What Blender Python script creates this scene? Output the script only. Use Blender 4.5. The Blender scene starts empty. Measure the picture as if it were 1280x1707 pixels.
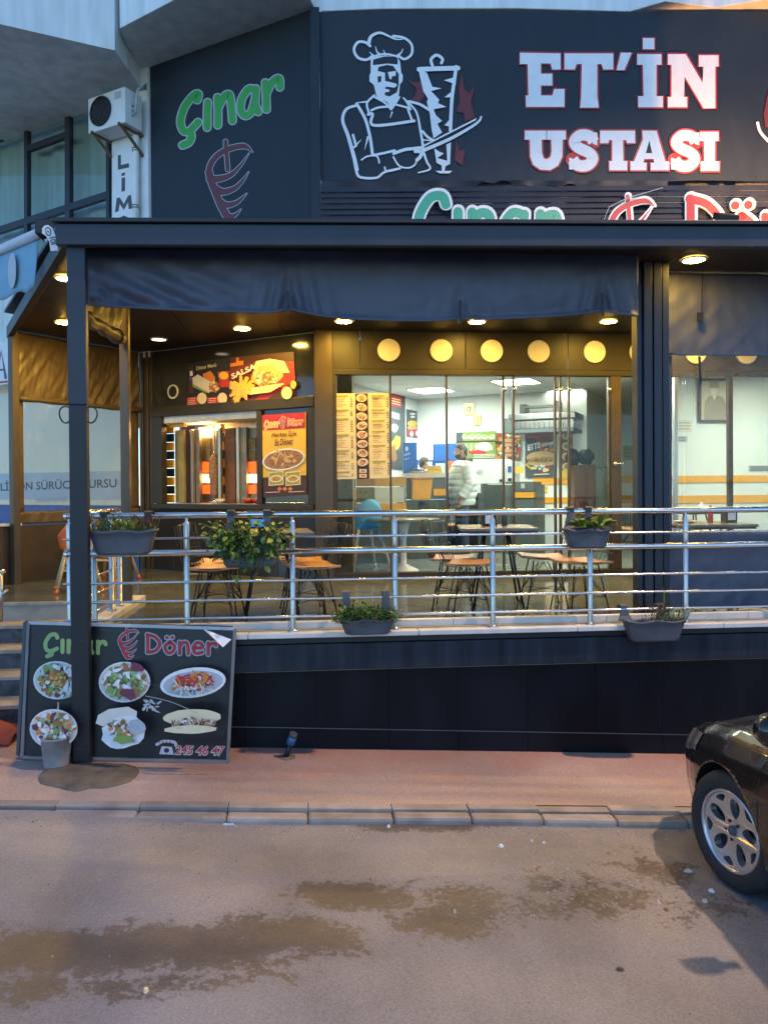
import bpy, bmesh, math, random
from mathutils import Vector, Matrix
from mathutils.geometry import tessellate_polygon
random.seed(7)
C = bpy.data.collections.new("Street"); bpy.context.scene.collection.children.link(C)
SC = bpy.context.scene

# ------------------------------------------------------------------ camera
F, PX, PY = 1280.0, 640.0, 823.0
CAM = Vector((0, 0, 2.13))
_a, _p, _r = math.radians(5.0), math.radians(0.5), 0.0071
FW = Vector((math.sin(_a)*math.cos(_p), math.cos(_a)*math.cos(_p), -math.sin(_p)))
_r0 = Vector((math.cos(_a), -math.sin(_a), 0)); _u0 = _r0.cross(FW)
RT = _r0*math.cos(_r) - _u0*math.sin(_r); UP = _u0*math.cos(_r) + _r0*math.sin(_r)
cd = bpy.data.cameras.new("camera"); cam = bpy.data.objects.new("camera", cd); C.objects.link(cam)
cam.matrix_world = Matrix(((RT.x, UP.x, -FW.x, CAM.x), (RT.y, UP.y, -FW.y, CAM.y), (RT.z, UP.z, -FW.z, CAM.z), (0, 0, 0, 1)))
cd.sensor_fit = 'VERTICAL'; cd.sensor_height = 24.0; cd.sensor_width = 18.0
cd.lens = F/1707*24.0; cd.shift_y = (PY-853.5)/1707; cd.clip_end = 500; cd.clip_start = 0.05
SC.camera = cam

# ------------------------------------------------------------------ light
world = bpy.data.worlds.new("World"); SC.world = world; world.use_nodes = True
wn = world.node_tree; bg = wn.nodes["Background"]
sky = wn.nodes.new("ShaderNodeTexSky"); sky.sky_type = 'NISHITA'; sky.sun_disc = False
sky.sun_elevation = math.radians(12); sky.sun_rotation = math.radians(20)
sky.air_density = 0.8; sky.dust_density = 0.0; sky.ozone_density = 4.5
wn.links.new(sky.outputs[0], bg.inputs[0]); bg.inputs[1].default_value = 0.15
sl = bpy.data.lights.new("dusk_sun", 'SUN'); sl.energy = 0.08; sl.angle = math.radians(25); sl.color = (0.72, 0.82, 1.0)
so = bpy.data.objects.new("dusk_sun", sl); C.objects.link(so)
so.rotation_euler = (math.radians(48), 0, math.radians(-20))
SC.view_settings.view_transform = 'Standard'; SC.view_settings.look = 'None'
SC.view_settings.exposure = 1.38; SC.view_settings.gamma = 1.0
SC.cycles.max_bounces = 8; SC.cycles.diffuse_bounces = 3; SC.cycles.glossy_bounces = 4
SC.cycles.transmission_bounces = 4; SC.cycles.transparent_max_bounces = 16
SC.cycles.caustics_reflective = False; SC.cycles.caustics_refractive = False
SC.cycles.sample_clamp_indirect = 4.0; SC.cycles.use_denoising = True

# ------------------------------------------------------------------ geometry helpers
V = Vector
def ray(x, y): return FW*F + RT*(x-PX) + UP*(PY-y)
def hit(x, y, P, N):
    d = ray(x, y); return CAM + d*((V(P)-CAM).dot(N)/d.dot(N))
def aY(x, y, Y, s=0.0): return hit(x, y, V((0, Y, 0)), V((-s, 1, 0)))      # the plane Y = Y0 + s X
def aZ(x, y, z): return hit(x, y, V((0, 0, z)), V((0, 0, 1)))

class Plane:
    """A wall or board: o origin, n normal towards the street, at() meets a sight line with it."""
    def __init__(s, o, n):
        s.o = V(o); s.n = V(n).normalized()
        if s.n.dot(CAM-s.o) < 0: s.n = -s.n
        s.u = V((0, 0, 1)).cross(s.n).normalized(); s.v = s.n.cross(s.u)
    def at(s, x, y, l=0.0): return hit(x, y, s.o+s.n*l, s.n)
    def off(s, l): return Plane(s.o+s.n*l, s.n)
    def uv(s, a, b, l=0.0): return s.o + s.u*a + s.v*b + s.n*l
def PYs(Y, s=0.0): return Plane((0, Y, 0), (-s, 1, 0))

def wm(o):
    m = o.matrix_basis.copy(); q = o.parent
    while q: m = q.matrix_basis @ m; q = q.parent
    return m

class MB:
    def __init__(s): s.v = []; s.f = []; s.m = []; s.sm = []
    def add(s, vs, fs, mi=0, sm=False):
        k = len(s.v); s.v += [V(p) for p in vs]
        for f in fs: s.f.append([i+k for i in f]); s.m.append(mi); s.sm.append(sm)
        return s
    def obox(s, o, a, b, c, mi=0):
        o, a, b, c = V(o), V(a), V(b), V(c)
        vs = [o, o+a, o+a+b, o+b, o+c, o+a+c, o+a+b+c, o+b+c]
        fs = [(0,3,2,1), (4,5,6,7), (0,1,5,4), (1,2,6,5), (2,3,7,6), (3,0,4,7)]
        if a.cross(b).dot(c) < 0: fs = [f[::-1] for f in fs]
        return s.add(vs, fs, mi)
    def box(s, c, d, mi=0):
        c = V(c); return s.obox(c-V(d)/2, (d[0],0,0), (0,d[1],0), (0,0,d[2]), mi)
    def bar(s, p, q, w, t, up=(0,0,1), mi=0):
        p, q = V(p), V(q); d = (q-p).normalized(); a = d.cross(V(up)).normalized()
        b = a.cross(d)
        return s.obox(p-a*w/2-b*t/2, q-p, a*w, b*t, mi)
    def tube(s, pts, r, n=8, mi=0, closed=False, caps=True, sm=True):
        pts = [V(p) for p in pts]; m = len(pts); rr = r if isinstance(r, (list, tuple)) else [r]*m
        ref = None; vs = []
        for i, p in enumerate(pts):
            if closed: t = pts[(i+1) % m]-pts[i-1]
            else: t = pts[min(i+1, m-1)]-pts[max(i-1, 0)]
            t.normalize()
            if ref is None: ref = t.orthogonal().normalized()
            ref = (ref-t*ref.dot(t)).normalized(); b = t.cross(ref)
            for k in range(n):
                an = 2*math.pi*(k+.5)/n; vs.append(p+(ref*math.cos(an)+b*math.sin(an))*rr[i])
        fs = []
        for i in range(m if closed else m-1):
            j = (i+1) % m
            for k in range(n): fs.append((i*n+k, i*n+(k+1) % n, j*n+(k+1) % n, j*n+k))
        s.add(vs, fs, mi, sm)
        if caps and not closed:
            k = len(s.v)-len(vs)
            s.f += [[k+i for i in range(n)][::-1], [k+(m-1)*n+i for i in range(n)]]; s.m += [mi]*2; s.sm += [False]*2
        return s
    def poly(s, pts, mi=0, ext=None):
        pts = [V(p) for p in pts]
        tr = tessellate_polygon([pts]); k = len(pts)
        if ext is None: return s.add(pts, tr, mi)
        e = V(ext); vs = pts+[p+e for p in pts]; fs = list(tr)+[(a+k, c+k, b+k) for a, b, c in tr]
        for i in range(k): j = (i+1) % k; fs.append((i, j, j+k, i+k))
        return s.add(vs, fs, mi)
    def lathe(s, prof, c=(0,0,0), n=16, mi=0, ax=(0,0,1), sm=True):
        ax = V(ax).normalized(); a = ax.orthogonal().normalized(); b = ax.cross(a); c = V(c); vs = []; fs = []
        for r, h in prof:
            for k in range(n):
                t = 2*math.pi*k/n; vs.append(c+ax*h+(a*math.cos(t)+b*math.sin(t))*r)
        for i in range(len(prof)-1):
            for k in range(n): fs.append((i*n+k, i*n+(k+1) % n, (i+1)*n+(k+1) % n, (i+1)*n+k))
        return s.add(vs, fs, mi, sm)
    def grid(s, fn, nu, nv, mi=0, sm=True, wrap=False):
        vs = [fn(i/nu, j/nv) for j in range(nv+1) for i in range(nu+1)]
        w = nu+1
        return s.add(vs, [(j*w+i, j*w+i+1, (j+1)*w+i+1, (j+1)*w+i) for j in range(nv) for i in range(nu)], mi, sm)
    def build(s, name, mats, parent=None, label=None, cat=None, group=None, kind=None, loc=None, fix=True, bevel=0, solid=0, sub=0):
        me = bpy.data.meshes.new(name); vs = s.v
        if parent is not None:
            im = wm(parent).inverted(); vs = [im @ p for p in vs]; L = V()
        else:
            if loc is None:
                xs = [p.x for p in vs]; ys = [p.y for p in vs]
                loc = ((min(xs)+max(xs))/2, (min(ys)+max(ys))/2, min(p.z for p in vs))
            L = V(loc); vs = [p-L for p in vs]
        me.from_pydata([tuple(p) for p in vs], [], s.f)
        me.polygons.foreach_set("material_index", s.m); me.polygons.foreach_set("use_smooth", s.sm)
        for m in (mats if isinstance(mats, (list, tuple)) else [mats]): me.materials.append(m)
        if fix:
            bm = bmesh.new(); bm.from_mesh(me); bmesh.ops.recalc_face_normals(bm, faces=bm.faces); bm.to_mesh(me); bm.free()
        o = bpy.data.objects.new(name, me); C.objects.link(o); o.location = L
        if parent is not None: o.parent = parent
        tag(o, label, cat, group, kind)
        if solid:
            m = o.modifiers.new("thick", 'SOLIDIFY'); m.thickness = solid; m.offset = 0
        if bevel:
            m = o.modifiers.new("edge", 'BEVEL'); m.width = bevel; m.segments = 2; m.limit_method = 'ANGLE'; m.angle_limit = .6
        if sub:
            m = o.modifiers.new("sub", 'SUBSURF'); m.levels = sub; m.render_levels = sub
        return o

def tag(o, label=None, cat=None, group=None, kind=None):
    if label: o["label"] = label
    if cat: o["category"] = cat
    if group: o["group"] = group
    if kind: o["kind"] = kind
    return o
def thing(name, label, cat, loc=(0,0,0), group=None, rz=0.0):
    o = bpy.data.objects.new(name, None); C.objects.link(o); o.location = loc; o.rotation_euler = (0, 0, rz)
    o.empty_display_size = .1
    return tag(o, label, cat, group)
def struct(mb, name, mats, parent=None, **k): return mb.build(name, mats, parent, kind=None if parent else 'structure', **k)
def share(o, name, parent, M=None):
    """another object on the same mesh"""
    c = bpy.data.objects.new(name, o.data); C.objects.link(c); c.parent = parent
    for md in o.modifiers:
        n = c.modifiers.new(md.name, md.type)
        for at_ in ("width", "segments", "limit_method", "angle_limit", "thickness", "offset", "levels", "render_levels"):
            if hasattr(md, at_): setattr(n, at_, getattr(md, at_))
    if M is not None: c.matrix_basis = M
    return c
def dup(root, loc, rz=0.0, label=None, scale=1.0):
    r = root.copy(); C.objects.link(r); r.location = loc; r.rotation_euler = (0, 0, rz); r.scale = (scale,)*3
    if label: r["label"] = label
    for ch in list(root.children):
        c = ch.copy(); C.objects.link(c); c.parent = r
        for g in list(ch.children):
            d = g.copy(); C.objects.link(d); d.parent = c
    return r

def spline(pts, n=6, closed=False):
    """Catmull-Rom through 2D or 3D points"""
    P = [V(tuple(p)+(0,)*(3-len(p))) for p in pts]; m = len(P); out = []
    R = range(m if closed else m-1)
    for i in R:
        if closed: a, b, c, d = P[i-1], P[i], P[(i+1) % m], P[(i+2) % m]
        else: a, b, c, d = P[max(i-1, 0)], P[i], P[i+1], P[min(i+2, m-1)]
        for k in range(n):
            t = k/n
            out.append(.5*((2*b)+(c-a)*t+(2*a-5*b+4*c-d)*t*t+(3*b-a-3*c+d)*t**3))
    if not closed: out.append(P[-1])
    return out

class Print:
    """flat print or cut letters on a plane; shapes are placed where the sight line meets the plane"""
    def __init__(s, plane, base=.002): s.p = plane; s.mb = MB(); s.l = base; s.mats = []
    def mi(s, m):
        if m not in s.mats: s.mats.append(m)
        return s.mats.index(m)
    def lift(s): s.l += .00022; return s.l
    def poly(s, pts, m, ext=None, l=None):
        l = s.lift() if l is None else l
        s.mb.poly([s.p.at(q[0], q[1], l) for q in pts], s.mi(m), None if ext is None else s.p.n*ext); return s
    def ell(s, x, y, rx, ry, m, rot=0, n=20, jit=0):
        pts = []
        for k in range(n):
            t = 2*math.pi*k/n; q = 1+random.uniform(-jit, jit)
            a, b = rx*q*math.cos(t), ry*q*math.sin(t)
            pts.append((x+a*math.cos(rot)-b*math.sin(rot), y+a*math.sin(rot)+b*math.cos(rot)))
        return s.poly(pts, m)
    def stroke(s, pts, w, m, n=6, ext=None, smooth=True, closed=False, taper=None, cap=True):
        P = spline(pts, n, closed) if smooth and len(pts) > 2 else [V((q[0], q[1], 0)) for q in pts]
        k = len(P); Lf = []; Rt = []
        for i, q in enumerate(P):
            t = (P[(i+1) % k]-P[i-1]) if closed else (P[min(i+1, k-1)]-P[max(i-1, 0)])
            if t.length < 1e-6: t = V((1, 0, 0))
            t.normalize(); nn = V((-t.y, t.x, 0))
            ww = w/2 if taper is None else w/2*(taper[0]+(taper[1]-taper[0])*i/max(1, k-1)) if not callable(taper) else w/2*taper(i/max(1, k-1))
            Lf.append(q+nn*ww); Rt.append(q-nn*ww)
        l = s.lift(); mi = s.mi(m); at = lambda q: s.p.at(q.x, q.y, l)
        e = None if ext is None else s.p.n*ext
        for i in range(k if closed else k-1):
            j = (i+1) % k
            quad = [at(Lf[i]), at(Lf[j]), at(Rt[j]), at(Rt[i])]
            s.mb.add(quad if e is None else quad+[q+e for q in quad],
                     [(0,1,2,3)] if e is None else [(4,5,6,7), (0,1,5,4), (2,3,7,6)], mi)
        if not closed and cap:
            for q, t in ((P[0], P[0]-P[1]), (P[-1], P[-1]-P[-2])):
                t.normalize(); nn = V((-t.y, t.x, 0))
                i0 = 0 if q is P[0] else -1
                r = (Lf[i0]-Rt[i0]).length/2
                if r < .3: continue
                arc = [q+(nn*math.cos(th)+t*math.sin(th))*r for th in [math.pi*z/8 for z in range(9)]]
                s.poly([(z.x, z.y) for z in arc], m, ext, l)
        return s
    def text(s, txt, x0, y0, x1, y1, m, h=None, bold=0.0, shear=0.0):
        """a line of lettering from pixel point (x0,y0) to (x1,y1) on its baseline"""
        cu = bpy.data.curves.new("t", 'FONT'); cu.body = txt; cu.offset = bold; cu.shear = shear; cu.size = 1; cu.resolution_u = 3
        ob = bpy.data.objects.new("t", cu); C.objects.link(ob)
        me = bpy.data.meshes.new_from_object(ob.evaluated_get(bpy.context.evaluated_depsgraph_get()))
        bpy.data.objects.remove(ob); bpy.data.curves.remove(cu)
        if not me.vertices: return s
        l = s.lift(); A, B = s.p.at(x0, y0, l), s.p.at(x1, y1, l); ux = B-A
        mx = [v.co.x for v in me.vertices]; lo, hi = min(mx), max(mx); my = max(v.co.y for v in me.vertices)
        sc = ux.length/(hi-lo); ux.normalize(); uy = s.p.n.cross(ux)
        sy = sc if h is None else (s.p.at(x0, y0-h, l)-A).length/max(my, .01)
        s.mb.add([A+ux*((v.co.x-lo)*sc)+uy*(v.co.y*sy) for v in me.vertices], [tuple(p.vertices) for p in me.polygons], s.mi(m))
        bpy.data.meshes.remove(me); return s
    def build(s, name, parent=None, **k): return s.mb.build(name, s.mats, parent, fix=False, **k)

# ------------------------------------------------------------------ materials
def _new(name):
    m = bpy.data.materials.new(name); m.use_nodes = True; t = m.node_tree; b = t.nodes["Principled BSDF"]; return m, t, b
def mat(name, col, rough=.5, metal=0.0, var=.15, scale=6.0, bump=0.0, bscale=60.0, spec=.5, coat=0.0, col2=None, detail=5.0, stretch=(1,1,1), rvar=.1, sheen=0):
    m, t, b = _new(name); L = t.links.new
    tc = t.nodes.new("ShaderNodeTexCoord"); mp = t.nodes.new("ShaderNodeMapping"); mp.inputs["Scale"].default_value = stretch
    L(tc.outputs["Object"], mp.inputs[0])
    nz = t.nodes.new("ShaderNodeTexNoise"); nz.inputs["Scale"].default_value = scale; nz.inputs["Detail"].default_value = detail
    L(mp.outputs[0], nz.inputs["Vector"])
    rp = t.nodes.new("ShaderNodeValToRGB"); rp.color_ramp.elements[0].position = .32; rp.color_ramp.elements[1].position = .68
    c1 = [max(0, c*(1-var)) for c in col]; c2 = [min(1, c*(1+var)) for c in col] if col2 is None else col2
    rp.color_ramp.elements[0].color = (*c1, 1); rp.color_ramp.elements[1].color = (*c2, 1)
    L(nz.outputs["Fac"], rp.inputs[0]); L(rp.outputs[0], b.inputs["Base Color"])
    mr = t.nodes.new("ShaderNodeMapRange"); mr.inputs[3].default_value = max(.02, rough-rvar); mr.inputs[4].default_value = min(1, rough+rvar)
    L(nz.outputs["Fac"], mr.inputs[0]); L(mr.outputs[0], b.inputs["Roughness"])
    b.inputs["Metallic"].default_value = metal; b.inputs["Specular IOR Level"].default_value = spec
    b.inputs["Coat Weight"].default_value = coat; b.inputs["Coat Roughness"].default_value = .06
    if bump:
        n2 = t.nodes.new("ShaderNodeTexNoise"); n2.inputs["Scale"].default_value = bscale; n2.inputs["Detail"].default_value = 4
        L(mp.outputs[0], n2.inputs["Vector"]); bp = t.nodes.new("ShaderNodeBump"); bp.inputs["Strength"].default_value = bump
        bp.inputs["Distance"].default_value = .01
        L(n2.outputs["Fac"], bp.inputs["Height"]); L(bp.outputs[0], b.inputs["Normal"])
    return m
def emit(name, col, s, base=(.8, .8, .8)):
    m, t, b = _new(name); b.inputs["Base Color"].default_value = (*base, 1)
    b.inputs["Emission Color"].default_value = (*col, 1); b.inputs["Emission Strength"].default_value = s; return m
def glassm(name, tint=(.93, .96, .95), rough=.02, gain=1.0, haze=0.0, hcol=(.6, .6, .55), wr=0.0):
    """thin clear sheet: transparent with a Fresnel-like mirror, optionally a milky share and wrinkles"""
    m, t, b = _new(name); t.nodes.remove(b); L = t.links.new; out = t.nodes["Material Output"]
    tr = t.nodes.new("ShaderNodeBsdfTransparent"); tr.inputs[0].default_value = (*tint, 1)
    gl = t.nodes.new("ShaderNodeBsdfGlossy"); gl.inputs["Roughness"].default_value = rough
    lw = t.nodes.new("ShaderNodeLayerWeight"); lw.inputs["Blend"].default_value = .5
    pw = t.nodes.new("ShaderNodeMath"); pw.operation = 'POWER'; pw.inputs[1].default_value = 4
    ma = t.nodes.new("ShaderNodeMath"); ma.operation = 'MULTIPLY_ADD'; ma.inputs[1].default_value = .85*gain; ma.inputs[2].default_value = .045*gain
    ma.use_clamp = True
    L(lw.outputs["Facing"], pw.inputs[0]); L(pw.outputs[0], ma.inputs[0])
    mx = t.nodes.new("ShaderNodeMixShader"); L(ma.outputs[0], mx.inputs[0]); L(gl.outputs[0], mx.inputs[2])
    base = tr
    if haze:
        df = t.nodes.new("ShaderNodeBsdfDiffuse"); df.inputs[0].default_value = (*hcol, 1)
        tl = t.nodes.new("ShaderNodeBsdfTranslucent"); tl.inputs[0].default_value = (*hcol, 1)
        m0 = t.nodes.new("ShaderNodeMixShader"); L(df.outputs[0], m0.inputs[1]); L(tl.outputs[0], m0.inputs[2])
        m1 = t.nodes.new("ShaderNodeMixShader"); m1.inputs[0].default_value = haze
        L(tr.outputs[0], m1.inputs[1]); L(m0.outputs[0], m1.inputs[2]); base = m1
    L(base.outputs[0], mx.inputs[1]); L(mx.outputs[0], out.inputs[0])
    if wr:
        tc = t.nodes.new("ShaderNodeTexCoord"); nz = t.nodes.new("ShaderNodeTexNoise"); nz.inputs["Scale"].default_value = 5
        nz.inputs["Detail"].default_value = 3
        L(tc.outputs["Object"], nz.inputs["Vector"]); bp = t.nodes.new("ShaderNodeBump"); bp.inputs["Strength"].default_value = wr
        bp.inputs["Distance"].default_value = .05
        L(nz.outputs["Fac"], bp.inputs["Height"]); L(bp.outputs[0], gl.inputs["Normal"])
    return m
M = {}
def mm(k, *a, **kw): M[k] = mat(k, *a, **kw); return M[k]
mm('anthracite', (.040, .043, .050), .34, .0, var=.12, scale=3, bump=.05, rvar=.08)
mm('anthracite_blue', (.030, .035, .048), .42, .0, var=.14, scale=4, bump=.05, spec=.35)
mm('frame_dark', (.044, .038, .026), .42, .0, spec=.3, var=.12, scale=4)
mm('frame_brown', (.085, .060, .035), .35, .3, var=.15, scale=4)
mm('ceiling_dark', (.026, .023, .020), .5, .0, var=.2, scale=3, spec=.25)
mm('cream', (.80, .74, .58), .45, var=.03)
mm('plaster', (.74, .78, .78), .75, var=.13, scale=2.5, stretch=(2.5,2.5,.35), bump=.15, bscale=30)
mm('plaster_in', (.76, .78, .74), .7, var=.03, scale=2)
mm('white_paint', (.78, .79, .78), .45, var=.06)
mm('soffit', (.50, .50, .49), .85, var=.08, scale=1.2)
mm('black', (.012, .012, .014), .5, var=.2)
mm('black_gloss', (.012, .013, .016), .16, var=.2)
mm('orange_pnl', (.86, .37, .015), .35, var=.05)
mm('dark_orange', (.55, .20, .03), .4, var=.1)
mm('white', (.80, .80, .80), .5, var=.03)
mm('steel', (.80, .80, .80), .20, 1.0, var=.06, scale=20, rvar=.06)
mm('steel_brushed', (.50, .49, .47), .32, 1.0, var=.1, scale=30, stretch=(1,1,.1))
mm('marble', (.62, .60, .56), .4, var=.12, scale=5, bump=.08, col2=(.72,.69,.63))
mm('banner', (.021, .030, .042), .55, spec=.3, var=.12, scale=1.5, bump=.1, bscale=6)
mm('fabric_blue', (.088, .094, .132), .55, var=.15, scale=3, bump=.08, bscale=300)
mm('tile_dark', (.125, .135, .122), .11, var=.25, scale=5, rvar=.05, spec=.6)
mm('tile_in', (.20, .22, .20), .22, var=.15, scale=4, rvar=.06)
mm('grout', (.30, .29, .25), .8)
mm('cladding', (.004, .006, .010), .45, spec=.18, col2=(.010,.012,.017), var=.3, scale=2.5, bump=.05, stretch=(1,1,.4))
mm('beam_paint', (.008, .012, .020), .5, var=.3, scale=6, stretch=(1.6,1,.10), bump=.06, spec=.3, col2=(.026,.033,.046))
mm('granite', (.055, .06, .068), .5, var=.55, scale=18, bump=.15)
mm('tread', (.33, .30, .25), .6, var=.2, scale=8, bump=.1)
M['glass'] = glassm('glass', (.95, .975, .965), .015, .40)
M['plastic_clear'] = glassm('plastic_clear', (.92, .92, .88), .10, .8, haze=.035, hcol=(.75,.72,.62), wr=.5)
M['glass_far'] = glassm('glass_far', (.80, .86, .84), .03, .6)

# road, pavement: worn surfaces of several tones
def ground_mat(name, tones, scale, rough, stains=None, bump=.3, bscale=120, speck=0.0, band=None):
    m, t, b = _new(name); L = t.links.new
    tc = t.nodes.new("ShaderNodeTexCoord")
    def noise(sc, det=6, dist=0.0, vec=None):
        n = t.nodes.new("ShaderNodeTexNoise"); n.inputs["Scale"].default_value = sc; n.inputs["Detail"].default_value = det; n.inputs["Distortion"].default_value = dist
        L(vec or tc.outputs["Object"], n.inputs["Vector"]); return n
    n1 = noise(scale, 7, .4); rp = t.nodes.new("ShaderNodeValToRGB"); el = rp.color_ramp.elements
    el[0].position = .25; el[0].color = (*tones[0], 1); el[1].position = .75; el[1].color = (*tones[-1], 1)
    for i, c in enumerate(tones[1:-1]):
        e = el.new(.25+.5*(i+1)/(len(tones)-1)); e.color = (*c, 1)
    L(n1.outputs["Fac"], rp.inputs[0]); cur = rp.outputs[0]
    n2 = noise(95, 6); r2 = t.nodes.new("ShaderNodeMapRange"); r2.inputs[1].default_value = .25; r2.inputs[2].default_value = .75; r2.inputs[3].default_value = .78; r2.inputs[4].default_value = 1.20
    L(n2.outputs["Fac"], r2.inputs[0])
    mxx = t.nodes.new("ShaderNodeMix"); mxx.data_type = 'RGBA'; mxx.blend_type = 'MULTIPLY'; mxx.inputs[0].default_value = 1
    L(cur, mxx.inputs[6]); L(r2.outputs[0], mxx.inputs[7]); cur = mxx.outputs[2]
    # slow mottling over metres, and separate pale and dark aggregate grains
    n9 = noise(.55, 5, .8); r9 = t.nodes.new("ShaderNodeMapRange"); r9.inputs[1].default_value = .3; r9.inputs[2].default_value = .7; r9.inputs[3].default_value = .74; r9.inputs[4].default_value = 1.22
    L(n9.outputs["Fac"], r9.inputs[0]); vg = t.nodes.new("ShaderNodeTexVoronoi"); vg.inputs["Scale"].default_value = 150; L(tc.outputs["Object"], vg.inputs["Vector"])
    sg = t.nodes.new("ShaderNodeSeparateColor"); L(vg.outputs["Color"], sg.inputs[0]); rg = t.nodes.new("ShaderNodeMapRange"); rg.inputs[3].default_value = .88; rg.inputs[4].default_value = 1.12; L(sg.outputs[0], rg.inputs[0])
    mg = t.nodes.new("ShaderNodeMath"); mg.operation = 'MULTIPLY'; L(r9.outputs[0], mg.inputs[0]); L(rg.outputs[0], mg.inputs[1])
    m9 = t.nodes.new("ShaderNodeMix"); m9.data_type = 'RGBA'; m9.blend_type = 'MULTIPLY'; m9.inputs[0].default_value = 1; L(cur, m9.inputs[6]); L(mg.outputs[0], m9.inputs[7]); cur = m9.outputs[2]
    if band:
        # what is left of the old paint, worn away towards the kerb
        sp_ = t.nodes.new("ShaderNodeSeparateXYZ"); L(tc.outputs["Object"], sp_.inputs[0]); nb_ = noise(1.7, 7, .6)
        a_ = t.nodes.new("ShaderNodeMath"); a_.operation = 'MULTIPLY_ADD'; L(nb_.outputs["Fac"], a_.inputs[0]); a_.inputs[1].default_value = 1.5; L(sp_.outputs[1], a_.inputs[2])
        r_ = t.nodes.new("ShaderNodeMapRange"); r_.inputs[1].default_value = band[0]; r_.inputs[2].default_value = band[1]; L(a_.outputs[0], r_.inputs[0])
        mb_ = t.nodes.new("ShaderNodeMix"); mb_.data_type = 'RGBA'; mb_.blend_type = 'MULTIPLY'; L(r_.outputs[0], mb_.inputs[0]); L(cur, mb_.inputs[6]); mb_.inputs[7].default_value = (*band[2], 1); cur = mb_.outputs[2]
    if speck:
        vo = t.nodes.new("ShaderNodeTexVoronoi"); vo.inputs["Scale"].default_value = 55; L(tc.outputs["Object"], vo.inputs["Vector"])
        cm = t.nodes.new("ShaderNodeMapRange"); cm.inputs[1].default_value = .12; cm.inputs[2].default_value = .05; L(vo.outputs["Distance"], cm.inputs[0])
        n4 = noise(9, 3); g = t.nodes.new("ShaderNodeMath"); g.operation = 'GREATER_THAN'; g.inputs[1].default_value = .6; L(n4.outputs["Fac"], g.inputs[0])
        mu = t.nodes.new("ShaderNodeMath"); mu.operation = 'MULTIPLY'; L(cm.outputs[0], mu.inputs[0]); L(g.outputs[0], mu.inputs[1])
        mu2 = t.nodes.new("ShaderNodeMath"); mu2.operation = 'MULTIPLY'; L(mu.outputs[0], mu2.inputs[0]); mu2.inputs[1].default_value = speck
        mx = t.nodes.new("ShaderNodeMix"); mx.data_type = 'RGBA'; L(mu2.outputs[0], mx.inputs[0]); L(cur, mx.inputs[6]); mx.inputs[7].default_value = (.42, .38, .33, 1); cur = mx.outputs[2]
    ro = None
    if stains:
        # each stain: (x, y, rx, ry, angle, strength), broken up by noise: damp earth and oil on the asphalt
        sep = t.nodes.new("ShaderNodeSeparateXYZ"); L(tc.outputs["Object"], sep.inputs[0]); acc = None
        def mth(op, a, bb, c=None):
            n = t.nodes.new("ShaderNodeMath"); n.operation = op
            for i, q in enumerate((a, bb, c)):
                if q is None: continue
                if isinstance(q, (int, float)): n.inputs[i].default_value = q
                else: L(q, n.inputs[i])
            return n.outputs[0]
        for (x, y, rx, ry, an, st) in stains:
            dx, dy = mth('SUBTRACT', sep.outputs[0], x), mth('SUBTRACT', sep.outputs[1], y); ca, sa = math.cos(an), math.sin(an)
            ux = mth('DIVIDE', mth('ADD', mth('MULTIPLY', dx, ca), mth('MULTIPLY', dy, sa)), rx)
            uy = mth('DIVIDE', mth('SUBTRACT', mth('MULTIPLY', dy, ca), mth('MULTIPLY', dx, sa)), ry)
            d = mth('SQRT', mth('ADD', mth('MULTIPLY', ux, ux), mth('MULTIPLY', uy, uy)), 0)
            v = mth('MULTIPLY', mth('SUBTRACT', 1.0, d), st)
            acc = v if acc is None else mth('MAXIMUM', acc, v)
        n5 = noise(5.5, 9, .9); n6 = noise(34, 8, .3)
        br = mth('ADD', mth('MULTIPLY', n5.outputs["Fac"], 1.9), mth('MULTIPLY', n6.outputs["Fac"], 1.7))
        s = mth('ADD', acc, mth('SUBTRACT', br, 1.88))
        mr = t.nodes.new("ShaderNodeMapRange"); mr.inputs[1].default_value = .0; mr.inputs[2].default_value = .16; L(s, mr.inputs[0])
        cl = mth('MULTIPLY', mr.outputs[0], mth('GREATER_THAN', acc, -.45))
        hs = t.nodes.new("ShaderNodeMapRange"); hs.interpolation_type = 'SMOOTHSTEP'; hs.inputs[1].default_value = -.45; hs.inputs[2].default_value = .75
        L(mth('ADD', acc, mth('MULTIPLY', mth('SUBTRACT', n5.outputs["Fac"], .5), .8)), hs.inputs[0]); mh = t.nodes.new("ShaderNodeMix"); mh.data_type = 'RGBA'; mh.blend_type = 'MULTIPLY'
        L(hs.outputs[0], mh.inputs[0]); L(cur, mh.inputs[6]); mh.inputs[7].default_value = (.74, .70, .66, 1); cur = mh.outputs[2]
        mx = t.nodes.new("ShaderNodeMix"); mx.data_type = 'RGBA'; mx.blend_type = 'MULTIPLY'
        fa = mth('MULTIPLY', cl, .9); L(fa, mx.inputs[0]); L(cur, mx.inputs[6]); mx.inputs[7].default_value = (.57, .53, .48, 1); cur = mx.outputs[2]
        ro = mth('MULTIPLY_ADD', cl, -.22, rough)
    L(cur, b.inputs["Base Color"])
    if ro is not None: L(ro, b.inputs["Roughness"])
    else: b.inputs["Roughness"].default_value = rough
    n3 = noise(bscale, 5); n7 = noise(bscale*.12, 4); ad = t.nodes.new("ShaderNodeMath"); ad.operation = 'MULTIPLY_ADD'; ad.inputs[1].default_value = .35
    L(n3.outputs["Fac"], ad.inputs[0]); L(n7.outputs["Fac"], ad.inputs[2])
    bp = t.nodes.new("ShaderNodeBump"); bp.inputs["Strength"].default_value = bump; bp.inputs["Distance"].default_value = .012
    L(ad.outputs[0], bp.inputs["Height"]); L(bp.outputs[0], b.inputs["Normal"])
    return m
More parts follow.
